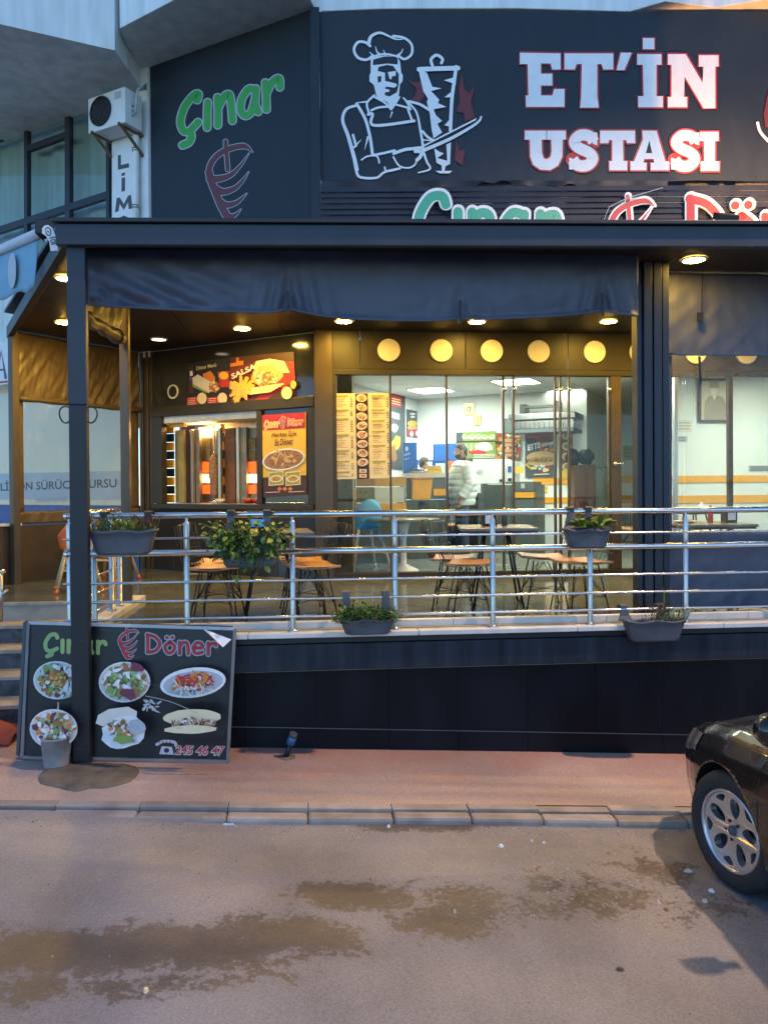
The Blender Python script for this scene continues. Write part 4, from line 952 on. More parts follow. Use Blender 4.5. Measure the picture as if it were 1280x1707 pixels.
ep = MB().poly([EP.at(*p_) for p_ in [(72,382),(76,377),(82,376),(89,381),(95,395),(99,419),(86,419),(84,404),(78,394),(72,390)]], 0, EP.n*.015).build('end_plate', M['p_white'], aw)
pr = Print(EP, .017); pr.stroke([(76,383),(80,379),(85,384),(84,392),(79,391),(77,386)], 1.6, M['p_black'], 5); pr.stroke([(80,385),(82,387)], 1.6, M['p_black']); pr.stroke([(84,397),(92,395)], 1.8, M['p_black']); pr.stroke([(85,401),(91,399),(92,403),(86,404),(85,401)], 1.5, M['p_black'], 4); pr.stroke([(86,407),(93,406)], 1.8, M['p_black']); pr.build('end_plate_marks', ep)
MB().obox(T0+V((-.06,-.1,-.06)), (.17,0,0), (0,.25,0), (0,0,.12)).build('arm_housing', M['black'], aw, bevel=.01)
MB().tube([T0+V((.02,-.05,-.08)), T0+V((.05,0,-.16)), T0+V((.0,.1,-.2))], .025, 8).build('arm_joint', M['steel_brushed'], aw)
nb = thing('neighbour_shop', 'driving school shop front seen through the clear stair curtain', 'shop front', wpt(4.5, DZ, 0))
NW = WP.off(.0)
M['frost'] = mat('frost', (.34,.35,.29), .3, var=.10, scale=1.5, coat=.8)
_f = M['frost'].node_tree.nodes['Principled BSDF']; _f.inputs['Emission Color'].default_value = (.75, .78, .60, 1); _f.inputs['Emission Strength'].default_value = .06
MB().obox(wpt(8.5, 1.9, -.02), wpt(3.0,1.9,-.02)-wpt(8.5,1.9,-.02), WP.n*.02, (0,0,1.9)).build('frosted_pane', M['frost'], nb)
MB().obox(wpt(8.5, 1.0, -.04), wpt(2.95,1.0,-.04)-wpt(8.5,1.0,-.04), WP.n*.03, (0,0,.9)).build('base_panel', M['p_blue'], nb)
bd = MB().obox(wpt(8.5, 1.98, .004), wpt(3.02,1.98,.004)-wpt(8.5,1.98,.004), WP.n*.006, (0,0,.40)).build('name_band', mat('band_wh', (.50,.53,.52), .4, var=.05), nb)
pr = Print(NW, .012); pr.text('LİMON SÜRÜCÜ KURSU', 2, 818, 195, 812, M['p_dgrey'], 17, .012); pr.text('Mehmet ÖZ', 60, 838, 112, 836, M['p_grey'], 11, .0); pr.build('band_lettering', bd)
for s_ in (5.6,): MB().obox(wpt(s_, 1.9, .0), wpt(s_-.06,1.9,0)-wpt(s_,1.9,0), WP.n*.03, (0,0,1.9)).build('window_bar', M['p_grey'], nb)
an = MB().poly([NW.at(-60,575,.3), NW.at(14,570,.3), NW.at(14,640,.3), NW.at(-60,650,.3)], 0, WP.n*-.05).build('neighbour_sign', M['p_white'], None, 'white sign with a capital letter and red line at the left edge', 'sign')
pr = Print(NW, .303); pr.stroke([(-8,632),(3,585),(10,630)], 4, M['p_dgrey'], smooth=False); pr.stroke([(-3,617),(7,616)], 3, M['p_dgrey']); pr.stroke([(-40,641),(14,636)], 3, M['p_red']); pr.build('sign_lettering', an)
# ================================================================== DONER BOOTH (angled wall)
bo = thing('doner_booth', 'doner booth with a serving window, grill and dark framed glass left of the shop front', 'booth', wpt(1.3, DZ, 0))
def bx(s0, s1, z0, z1, l0, l1, name, m, par=None, bev=.003): return wband(s0, s1, z0, z1, l0, l1, m, name, par or bo, bev)
mm('booth_glass_dark', (.03,.030,.026), .08, var=.1, coat=.3)
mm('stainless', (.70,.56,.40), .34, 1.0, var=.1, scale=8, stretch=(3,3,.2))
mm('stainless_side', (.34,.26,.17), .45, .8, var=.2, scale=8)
S_o0, S_o1, S_e = .905, 2.49, 2.66
bx(.06, S_e, 3.22, 3.97, -.06, -.01, 'upper_panel', M['booth_glass_dark'])
bx(.06, S_e, 3.09, 3.218, -.08, .03, 'header_beam', M['frame_dark'], bev=.006)
bx(.06, S_e, 1.86, 1.925, -.08, .05, 'counter_edge', M['frame_dark'], bev=.006)
for a_, b_ in ((.06,.62), (.625,1.18), (1.185,1.75), (1.755,2.30), (2.305,S_e)): bx(a_, b_, DZ+.002, 1.858, -.06, -.0, 'base_panel', M['booth_glass_dark'])
bx(S_o1, S_e, 1.927, 3.088, -.08, .02, 'side_post', M['frame_dark'])
bx(.84, .915, 1.927, 3.088, -.08, .02, 'middle_post', M['frame_dark'])
bx(.06, .16, 1.927, 3.088, -.08, .02, 'corner_stile', M['frame_dark'])
bx(.162, .838, 1.927, 3.088, -.05, -.02, 'dark_pane', M['booth_glass_dark'])
bx(.2, .8, 1.945, 1.953, -.02, .012, 'knife_shelf', M['steel'])
# ribbed panels left of the booth
for k in range(5):
    a_ = S_e+.004+k*.048; bx(a_, a_+.04, DZ+.002, 3.97, -.02, .015+.02*(k % 2), 'rib_panel', M['frame_brown'])
# inside
def spx(px_, l): return (WP.off(l).at(px_, 770)-V((CX, CY, 0))).dot(-WP.u)
M['booth_lamp'] = emit('booth_lamp', (1,.56,.20), 75); mm('rust_brown', (.20,.085,.03), .5, var=.2); mm('olive_pnl', (.42,.36,.15), .5)
D_ = -.75
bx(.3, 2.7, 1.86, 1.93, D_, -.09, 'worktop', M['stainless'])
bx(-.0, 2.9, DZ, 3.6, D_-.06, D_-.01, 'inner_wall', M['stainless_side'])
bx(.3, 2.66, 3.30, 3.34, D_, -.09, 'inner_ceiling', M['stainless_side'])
for k in range(9):
    for s0, s1, l in ((spx(290,-.2),spx(277,-.2),-.2), (spx(374,-.45),spx(368,-.45),-.45)):
        z = 1.935+k*.118
        if l < -.5 and k > 7: continue
        bx(s0, s1, z+.003, z+.115, l-.02, l, 'tile_strip', M['black'] if k % 2 else M['orange_pnl'])
bx(1.3, 2.46, 2.93, 3.08, -.62, -.60, 'hood_front', M['stainless'])
bx(.92, 2.46, 3.03, 3.075, -.6, -.12, 'hood_lip', M['stainless'])
bx(2.2, 2.47, 2.95, 3.03, -.16, -.10, 'orange_header', M['orange_pnl'])
def bpx(x0, x1, z0, z1, l, d, name, m, par=None): return bx(spx(x1, l), spx(x0, l), z0, z1, l-d, l, name, M[m], par)
for x0, x1, l, d, mt in ((292,307,-.30,.04,'olive_pnl'), (308,317,-.34,.04,'p_dkbrown'), (318,321,-.30,.05,'stainless'), (322,333,-.36,.06,'stainless_side'), (363.5,367.5,-.30,.05,'stainless'), (375,392,-.42,.05,'rust_brown'), (394,398,-.36,.05,'stainless'), (399,411,-.40,.06,'stainless_side')):
    bpx(x0, x1, 1.935, 2.93, l, d, 'grill_upright', mt)
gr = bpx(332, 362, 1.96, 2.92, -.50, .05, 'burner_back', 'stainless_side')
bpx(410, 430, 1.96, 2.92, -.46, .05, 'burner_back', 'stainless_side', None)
M['burn_hot'] = emit('burn_hot', (1.0, .50, .16), 8, (.4,.15,.05)); M['burn_mid'] = emit('burn_mid', (1.0, .10, .010), .85, (.25,.04,.01)); M['burn_off'] = mat('burn_off', (.20,.16,.07), .8, var=.3, scale=20)
for xs_b, l in (((333.5,343,352), -.485), ((413.5,427), -.445)):
    for a_, b_ in zip(xs_b, xs_b[1:]):
        for (ya, yb_, m_) in ((770,787,'burn_mid'), (791,804,'burn_hot'), (809,823,'burn_mid'), (750,768,'burn_off'), (730,748,'burn_off')):
            z1, z0 = WP.off(l).at((a_+b_)/2, ya).z, WP.off(l).at((a_+b_)/2, yb_).z
            bpx(a_+.4, b_-.4, z0, z1, l, .014, 'burner', m_, gr)
bpx(333, 352, WP.off(-.48).at(342,726).z, WP.off(-.48).at(342,713).z, -.475, .01, 'booth_lamp', 'booth_lamp')
bx(.98, 1.30, 3.012, 3.025, -.40, -.2, 'booth_lamp', M['booth_lamp'])
bx(1.7, 2.3, 3.012, 3.025, -.30, -.2, 'booth_lamp', M['booth_lamp'])
dk_ = thing('doner_spit', 'upright doner meat cone on a steel skewer before glowing burners', 'doner', wpt(spx(357.5,-.36), 1.94, -.36))
P0 = wpt(spx(357.5,-.36), 0, -.36)
R = random.Random(4)
MB().lathe([(0.0,2.0)]+[(.058+.018*(z/12)+R.uniform(-.008,.008), 2.0+.045*z) for z in range(13)]+[(0,2.6)], P0, 18).build('meat_cone', M['p_meat2'], dk_)
MB().tube([P0+V((0,0,1.94)), P0+V((0,0,2.98))], .014, 8).build('skewer', M['steel'], dk_)
MB().lathe([(0,1.936),(.075,1.936),(.08,1.96),(0,1.96)], P0, 18).build('drip_tray', M['steel'], dk_)
for s_, lb, m_ in ((1.68,'small lidded steel tub in the booth window near the burners','p_cream'), (1.22,'red bowl on the booth worktop by the tile strip','p_red'), (1.08,'red bowl on the booth worktop beside the right grill post','p_red')):
    t = thing('food_bowl', lb, 'bowl', wpt(s_, 1.932, -.2), 'bowls in the booth window')
    p_ = wpt(s_, 0, -.2); MB().lathe([(0,1.932),(.05,1.932),(.068,1.99),(.06,1.99),(.045,1.94),(0,1.94)], p_, 16).build('bowl', M[m_], t)
    MB().lathe([(0,2.0),(.05,1.985),(.06,1.975)], p_, 12).build('filling', M['p_food'], t)
# posters above the window
def board(pts, plane, l, m, name, lb, cat, t=.006):
    return MB().poly([plane.at(x, y, l) for x, y in pts], 0, plane.n*-t).build(name, m, None, lb, cat)
ps = board([(310,606),(382,596),(382.5,672),(312,677)], WP, .004, M['p_black'], 'wrap_poster', 'dark poster of a meat wrap and bottle above the booth window, left of the pair', 'poster')
pr = Print(WP, .005)
pr.poly([(316,612),(322,611),(323,655),(315,656)], M['p_dkbrown']); pr.poly([(317,619),(321,618),(322,626),(317,627)], M['p_white']); pr.poly([(316,629),(323,628),(323,634),(316,635)], M['p_blue'])
pr.ell(349,630,8,14,M['p_orange'],0,9,.5)
pr.poly([(321,630),(330,624),(357,640),(349,655),(322,640)], M['p_onion']); pr.poly([(321,640),(349,655),(344,655),(322,645)], M['p_salad'])
food(pr, 358,645, 11,10, .6, ('p_meat','p_brown','p_cream','p_orange'), 22, None, .4)
pr.poly([(363,620),(382,618),(382,645),(368,646)], M['p_red']); pr.ell(373,626,8,6.5,M['p_yellow'])
for x_ in (312, 346): pr.poly([(x_,663),(x_+19,661),(x_+19,675),(x_,676.5)], M['p_red']); [pr.stroke([(x_+2,665+3*k),(x_+14,664+3*k)], .8, M['p_cream']) for k in range(4)]
for x_ in (337, 371): pr.ell(x_, 664, 8, 9.5, M['p_cream'])
pr.text('Döner Menü', 328, 617, 361, 611, M['p_cream'], 6, .02); pr.build('print', ps)
ps = board([(383,596),(490,586),(493,668),(383,672)], WP, .004, M['p_dkred'], 'burger_poster', 'large red poster of fries and a big sandwich above the booth window', 'poster')
pr = Print(WP, .005)
pr.poly([(383,596),(490,586),(490.4,602),(440,600),(383,615)], M['p_dkbrown']); pr.poly([(462,640),(492,622),(493,668),(440,670)], M['p_dkbrown']); pr.poly([(472,604),(490,602),(492,632),(440,669),(424,670)], M['p_red'])
pr.poly([(384,606),(394,604),(394,596),(398,596),(398,602),(406,601),(406,608),(384,612)], M['p_orange'])
pr.ell(446,626,26,19,M['p_bread'],-.2,20,.1); pr.poly([(423,612),(427,602),(450,598),(474,602),(483,621),(470,622),(455,608),(432,610),(424,633)], M['p_cream'])
food(pr, 445,632, 20,15,-.1,('p_meat','p_brown','p_cream','p_orange','p_salad','p_white'), 46, None, .3)
for k in range(46):
    t = random.uniform(0,6.28); r_ = random.uniform(8,27); x_, y_ = 404+r_*math.cos(t)*.95, 650+r_*math.sin(t)*.85
    y_ = min(y_, 669); x_ = max(x_, 385); pr.stroke([(404+3*math.cos(t),651+3*math.sin(t)),(x_,y_)], 5, M['p_fries'] if k % 3 else M['p_yellow'], 2, smooth=False)
for k in range(5): pr.stroke([(420,656-k*2),(452+5*k,652-3*k)], 3, M['p_cream'], 2, smooth=False)
pr.ell(478,655,9,10.5,M['p_cream']); pr.ell(489,641,5,7,M['p_fries'])
pr.text('SALSA', 387, 632, 427, 614, M['p_white'], 9, .03); pr.build('print', ps)
ps = board([(437,692),(510,687),(511,824),(439,829)], WP, .004, M['p_yellow'], 'doner_poster', 'tall yellow menu poster with a plate of meat on the dark booth pane', 'poster')
pr = Print(WP, .005)
pr.poly([(437,692),(509,687),(509,714),(438,718)], M['p_red'])
comic(pr, 'Çınar', (441,713), (8.2,-.6), (.2,-12), 1.9, M['p_yellow'], M['p_white'], 1.4); flame(pr, 466, 693, 11, 22, M['p_red'], M['p_white'], 1.0); comic(pr, 'Döner', (480,710), (7.6,-.6), (.2,-12), 1.8, M['p_orange'], M['p_white'], 1.4)
pr.text('Herkes İçin', 453, 729, 494, 726, M['p_dkbrown'], 10, .015, .2); pr.text('Et Döner', 458, 743, 489, 740, M['p_dkbrown'], 10, .015, .2)
pr.ell(473,766,36,18,M['p_white'],-.16,26); pr.ell(473,766,33,15.5,M['p_meat2'],-.16,26)
for k in range(30): t = random.uniform(0,6.28); q = math.sqrt(random.random())*.8; pr.ell(473+31*q*math.cos(t), 766+14*q*math.sin(t), random.uniform(3,8), random.uniform(2,4), M['p_meat'] if k % 2 else M['p_bread'], random.uniform(0,3), 7, .3)
pr.poly([(438.5,796),(510.6,792),(511,824),(439,829)], M['p_dkbrown'])
for x_ in (448, 476): pr.poly([(x_,787),(x_+25,785),(x_+25,808),(x_,810)], M['p_cream']); pr.poly([(x_+1.5,788.5),(x_+23.5,786.5),(x_+23.5,806.5),(x_+1.5,808.5)], M['p_olive']); pr.ell(x_+12.5,798,11,6,M['p_cream'],-.1); pr.ell(x_+12.5,798,8,4,M['p_food'],-.1)
for x_ in (466, 475, 484): pr.poly([(x_-4,815),(x_,811),(x_+4,815),(x_,819)], M['p_orange'])
pr.stroke([(443,821),(466,820)], 1, M['p_cream']); pr.stroke([(481,820),(507,819)], 1, M['p_cream']); pr.build('print', ps)
rd = MB(); rd.lathe([(.075,0),(.095,0),(.095,.01),(.075,.012)], WP.at(289,653,.0), 24, 0, WP.n, False)
rd.build('round_plaque', M['cream'], None, 'small round cream ring on the dark wall left of the booth posters', 'plaque')

# ================================================================== RAILING
RY = 5.98
ra_ = thing('steel_railing', 'polished stainless steel railing with round posts along the porch edge', 'railing', (1.5, RY, 1.02))
def rz(px_, py_): return aY(px_, py_, RY).z
rails = [(1.925,.024), (1.752,.0085), (1.638,.024), (1.418,.0095), (1.275,.0095), (1.139,.0095)]
XL = aY(112, 862, RY).x
for z, r in rails:
    yy = RY-(.04 if r < .02 else 0)
    b_ = MB().tube([(XL-.02*(r < .02), yy, z), (7.3, yy, z)], r, 12)
    if r > .02: b_.lathe([(r,0),(r*1.02,-.012),(r*.7,-.022),(0,-.026)], (XL, yy, z), 12, 0, (1,0,0))
    b_.build('rail', M['steel'], ra_)
xsP = [aY(p_, 960, RY).x for p_ in (312, 488, 658, 821, 983, 1142)]
xsP += [xsP[-1]+.78*k for k in (1,2,3,4)]+[aY(158, 975, RY).x, aY(117, 975, RY).x]
for X in xsP:
    p_ = MB().lathe([(.0,1.0),(.036,1.0),(.036,1.028),(.022,1.034),(.0215,1.04),(.0215,1.60),(.018,1.606),(.012,1.615),(.012,1.63)], (X, RY, 0), 14)
    p_.lathe([(.012,1.646),(.021,1.668),(.0215,1.68),(.0215,1.862),(.017,1.872),(.010,1.882),(.010,1.905)], (X, RY, 0), 14)
    po = p_.build('post', M['steel_brushed'], ra_)
    if -1.7 < X:
        b_ = MB()
        for z, r in rails:
            if r < .02: b_.tube([(X, RY-.04, z), (X, RY-.015, z)], .008, 6)
        b_.build('rail_holder', M['steel'], po)
rr_ = thing('return_railing', 'short steel railing running back along the stair side of the porch', 'railing', (-1.75, 6.7, 1.08))
for z, r in rails: MB().tube([(-1.755, RY+.05, z+.02), (-1.755, 6.98, z+.02)], r*.9, 10).build('rail', M['steel'], rr_)
for q in ((195,1018), (203,1010)):
    c = aZ(*q, 1.085); MB().lathe([(0,1.085),(.034,1.085),(.034,1.10),(.0215,1.106),(.0215,1.93)], (-1.755, c.y, 0), 14).build('post', M['steel_brushed'], rr_)
hr = thing('stair_handrail', 'steel handrail end on the far side of the stairs', 'railing', (-3.6, 7.2, .5))
a_ = aY(-20, 985, 7.2); 
MB().tube([aY(-60,995,7.3), aY(8,951,7.3)], .02, 10).build('rail', M['steel'], hr); MB().tube([aY(-60,1035,7.3), aY(14,983,7.3)], .012, 8).build('rail', M['steel'], hr); MB().tube([aY(2,1036,7.3), aY(2,955,7.3)], .02, 10).build('post', M['steel_brushed'], hr)

# ================================================================== FLOWER BOXES AND PLANTS
M['pot_grey'] = mat('pot_grey', (.075,.078,.088), .5, var=.15, scale=10, bump=.06)
M['soil'] = mat('soil', (.035,.024,.015), .95, var=.5, scale=40, bump=.8, bscale=80)
def leafmat(n, c, c2): return mat(n, c, .45, var=.2, scale=25, col2=c2)
LM = [leafmat('leaf_mid', (.07,.15,.02), (.15,.26,.035)), leafmat('leaf_yellow', (.18,.24,.035), (.32,.35,.06)), leafmat('leaf_dark', (.03,.06,.015), (.05,.09,.02)), leafmat('leaf_red', (.12,.035,.02), (.20,.07,.03)), leafmat('leaf_grey', (.05,.075,.045), (.09,.12,.07))]
def flower_box(x0, x1, ytop, ybot, railz, hooks, label, Y=5.86, scallop=0):
    A, B = aY(x0, ytop, Y), aY(x1, ytop, Y); z0 = aY((x0+x1)/2, ybot, Y).z; zt = A.z; cx = (A.x+B.x)/2; w = (B.x-A.x)
    t = thing('flower_box', label, 'flower box', (cx, Y, z0), 'grey plastic flower boxes hung on the railing')
    d = .15; N = 40
    def ring(s, z, wob=0):
        out = []
        for k in range(N):
            th = 2*math.pi*k/N; cxx, sn = math.cos(th), math.sin(th); e = .35
            x = (w/2)*s*math.copysign(abs(cxx)**e, cxx); y = (d/2)*(s if s > .8 else .8)*math.copysign(abs(sn)**e, sn)
            if scallop: y *= 1-.14*(math.cos(math.pi*2*scallop*(x/w/s)) > .72 if False else .5+.5*math.cos(2*math.pi*scallop*x/(w*s)+math.pi))
            out.append(V((cx+x, Y+y, z+wob*math.cos(4*math.pi*x/w)*.008)))
        return out
    h = zt-z0
    L = [ring(.70,z0), ring(.78,z0+.1*h), ring(.90,z0+.65*h,1), ring(.95,z0+.88*h,1), ring(1.0,z0+.90*h,1), ring(1.0,zt,1), ring(.96,zt,1), ring(.92,z0+.8*h), ring(.78,z0+.15*h)]
    vs = [p for r_ in L for p in r_]; fs = [(i*N+k, i*N+(k+1) % N, (i+1)*N+(k+1) % N, (i+1)*N+k) for i in range(len(L)-1) for k in range(N)]
    fs += [tuple(range(N))[::-1], tuple((len(L)-1)*N+k for k in range(N))]
    MB().add(vs, fs, 0, True).build('trough', M['pot_grey'], t)
    so_ = ring(.93, z0+.78*h); MB().add(so_+[V((cx,Y,z0+.82*h))], [(k, (k+1) % N, N) for k in range(N)]).build('soil', M['soil'], t)
    for hx in hooks:
        X = aY(hx, ytop, Y).x; wd = .028
        pth = [(X,Y+d*.42,zt-.02), (X,Y+.085,zt+.02), (X,Y+.09,railz-.01), (X,5.935,railz+.03), (X,5.95,railz+.034), (X,6.01,railz+.028), (X,6.02,railz-.03)]
        b_ = MB()
        vs = []; 
        for i, p_ in enumerate(pth):
            ww = wd*(2.2 if i == 0 else 1.5 if i == 1 else 1)
            vs += [V(p_)+V((-ww,0,0)), V(p_)+V((ww,0,0)), V(p_)+V((ww,.006,.004)), V(p_)+V((-ww,.006,.004))]
        fs = []
        for i in range(len(pth)-1):
            for k in range(4): fs.append((i*4+k, i*4+(k+1) % 4, i*4+4+(k+1) % 4, i*4+4+k))
        b_.add(vs, fs+[(0,1,2,3), tuple(len(vs)-4+k for k in range(4))]).build('hook', M['pot_grey'], t, bevel=.002)
    return V((cx, Y, zt)), w, h
def leafmesh(name, m, L=1.0, W=.42, cup=.12, rnd=False):
    b_ = MB(); prof = [(0,.04),(.25,.8 if not rnd else .95),(.55,1.0),(.8,.7 if not rnd else .85),(1.0,.05)]
    vs = []
    for t, w_ in prof: vs += [V((t*L, -w_*W*.5*L, cup*w_*L*.5-.15*t*t*L)), V((t*L, 0, -.15*t*t*L)), V((t*L, w_*W*.5*L, cup*w_*L*.5-.15*t*t*L))]
    fs = []
    for i in range(4): fs += [(i*3, i*3+3, i*3+4, i*3+1), (i*3+1, i*3+4, i*3+5, i*3+2)]
    b_.add(vs, fs, 0, True); o = b_.build(name, m, None, loc=(0,0,0), fix=False); me = o.data; bpy.data.objects.remove(o); return me
LMESH = {}
def plant(label, base, n, fn, size, mats, stem=True, W=.55, rnd=False, group=None, cat='plant'):
    """fn(k) -> (root point, leaf point, direction); each leaf is an object of its own"""
    t = thing('plant', label, cat, base)
    st_ = MB(); inv = wm(t).inverted()
    for k in range(n):
        root, p_, d = fn(k); mi = random.choice(mats); key = (mi, W, rnd)
        if key not in LMESH: LMESH[key] = leafmesh('leaf', LM[mi], 1, W, .25, rnd)
        o = bpy.data.objects.new('leaf', LMESH[key]); C.objects.link(o); o.parent = t
        q = d.normalized().to_track_quat('X', 'Z'); s = size*random.uniform(.7, 1.25)
        roll = Matrix.Rotation(random.uniform(-.9, .9), 4, 'X')
        o.matrix_basis = inv @ Matrix.Translation(p_) @ q.to_matrix().to_4x4() @ roll @ Matrix.Scale(s, 4)
        if stem and root is not None and k % 2 == 0: m_ = (root+p_)/2+V((0,0,.01)); st_.tube([root, m_, p_], .0018, 4)
    if st_.v: st_.build('stem', LM[0], t)
    return t
rv = lambda a=1: V((random.uniform(-a,a), random.uniform(-a,a), random.uniform(-a,a)))
c, w, h = flower_box(148, 264, 884, 924, 1.925, (168, 243), 'wide grey flower box hung behind the front post with grey green and rusty herbs')
def f1(k):
    x = random.uniform(-.46,.46); r_ = c+V((x*w, random.uniform(-.05,.05), -.03)); d = V((random.uniform(-.5,.5), random.uniform(-.5,.3), 1)); return r_, r_+d.normalized()*random.uniform(.03,.12), d
def fsub(lo, hi, hh): 
    def f(k): x = random.uniform(lo,hi); r_ = c+V((x*w, random.uniform(-.05,.05), -.03)); d = V((random.uniform(-.6,.6), random.uniform(-.6,.3), 1)); return r_, r_+d.normalized()*random.uniform(.02,hh), d
    return f
plant('feathery grey green herb filling the left half of the box behind the front post', c+V((-.2*w,0,0)), 110, fsub(-.48,-.05,.13), .036, (4,4,0), W=.25)
plant('low bright green creeper in the middle of the box behind the front post', c, 80, fsub(-.15,.22,.085), .036, (0,1), W=.8)
plant('rusty brown dry plant at the right end of the box behind the front post', c+V((.3*w,0,0)), 80, fsub(.18,.47,.13), .036, (3,3), W=.4)
c, w, h = flower_box(362, 470, 893, 945, 1.925, (383, 444), 'grey flower box on the top rail almost hidden under trailing green and yellow leaves')
tips = []
for k in range(26):
    x = random.uniform(-.60,.60); tips.append((x, random.uniform(-.34,.02) if abs(x) > .12 else random.uniform(-.30,-.1)))
def f2(k):
    if k % 3 == 0:
        x = random.uniform(-.66,.66); p_ = c+V((x*w, random.uniform(-.12,.06), random.uniform(-.02,.12)*(1-.3*abs(x)))); d = V((x*.8, -.7, random.uniform(-.4,.9))); return c+V((x*w*.6,0,-.02)), p_, d
    x, zt_ = tips[k % 26]; f = random.random(); p_ = c+V((x*w*(.75+.25*f)+random.uniform(-.03,.03), -.09-.05*math.sin(f*3)+random.uniform(-.03,.02), .05+(zt_-.05)*f+random.uniform(-.02,.02)))
    return c+V((x*w*.7, -.05, .02)), p_, V((random.uniform(-.8,.8), -.6, random.uniform(-1,.3)))
PL = {}; PLC = {}; PLC['trail'] = c.copy(); PL['trail'] = plant('lush trailing plant with green and yellow leaves spilling over its railing box', c, 300, f2, .056, (0,0,1,1,2), W=.62)
c, w, h = flower_box(564, 660, 1032, 1056, 1.29, (578, 645), 'grey flower box with a scalloped front hung low on the thin rails above the ledge', scallop=3, Y=5.84)
def f3(k):
    x = random.uniform(-.55,.52); r_ = c+V((x*w, random.uniform(-.06,.05), -.03)); hgt = .13*(.75+.4*math.cos(x*6+.9)); d = V((random.uniform(-.7,.7), random.uniform(-.9,.4), random.uniform(.0,1)))
    f = random.random()**.6; return r_, r_+V((random.uniform(-.05,.05), random.uniform(-.06,.03), hgt*f+.01)), d
PLC['bush'] = c.copy(); PL['bush'] = plant('bushy small leaved green plant in the low scalloped box above the ledge', c, 280, f3, .032, (0,1,2,0), W=.7)
c, w, h = flower_box(938, 1016, 882, 913, 1.925, (957, 987), 'short double bodied grey flower box on the top rail left of the column', scallop=2, Y=5.86)
def f4(k):
    s = -1 if k % 2 else 1; t = random.uniform(0,6.28); e = random.uniform(.1,1.0); d = V((math.cos(t), math.sin(t)*.8, e)); r_ = c+V((s*.20*w+.02, -.01, -.0)); return r_, r_+d.normalized()*random.uniform(.01,.05)+V((0,0,.012)), d
plant('rosettes of broad fleshy green leaves in the short double box', c, 44, f4, .085, (0,4,1,0), W=.62, rnd=True)
plant('thin red brown sprigs rising behind the fleshy rosettes of the double box', c+V((.05,.03,0)), 26, lambda k: (c+V((.02,.03,0)), c+V((random.uniform(-.15,.2), random.uniform(0,.05), random.uniform(.03,.16))), V((random.uniform(-1,1), -.2, random.uniform(-.3,1)))), .032, (3,), W=.4)
c, w, h = flower_box(1037, 1140, 1034, 1067, 1.139, (1048, 1110), 'grey flower box on the lowest rail at the foot of the ribbed column', Y=5.84)
plant('sparse reddish succulent in the box at the foot of the column', c, 60, fsub(-.1,.22,.14), .034, (3,3,4), W=.45)
plant('thin pale green sprigs at the right end of the box below the column', c+V((.2,0,0)), 60, fsub(.12,.52,.12), .03, (0,1,4), W=.4)
plant('single tall dark sprig standing up at the back of the box below the column', c+V((.12,0,0)), 16, lambda k: (c+V((.1,.04,0)), c+V((.1+random.uniform(-.012,.012), .04, .02+.016*k)), V((random.choice((-1,1)), -.3, 1))), .03, (2,), W=.3)

def undergrowth(name_t, n, fn, size):
    b_ = MB(); t = PL[name_t]
    for k in range(n):
        p_, d = fn(k); d = d.normalized(); a = d.orthogonal().normalized(); a.rotate(Matrix.Rotation(random.uniform(0,6.28), 3, d)); s_ = size*random.uniform(.6,1.2)
        b_.add([p_, p_+d*s_*.5+a*s_*.3, p_+d*s_, p_+d*s_*.5-a*s_*.3], [(0,1,2,3)], random.randrange(3))
    o = b_.build('undergrowth', [LM[0], LM[2], LM[4]], t, fix=False); o['kind'] = 'stuff'
undergrowth('trail', 900, lambda k: (PLC['trail']+V((random.gauss(0,.13), random.uniform(-.12,.05), random.uniform(-.16,.07)-abs(random.gauss(0,.03)))), V((random.uniform(-1,1), -.7, random.uniform(-.8,.8)))), .034)
undergrowth('bush', 700, lambda k: (PLC['bush']+V((random.uniform(-.2,.2), random.uniform(-.07,.05), random.uniform(-.03,.075))), V((random.uniform(-1,1), random.uniform(-1,.3), random.uniform(-.2,1)))), .024)

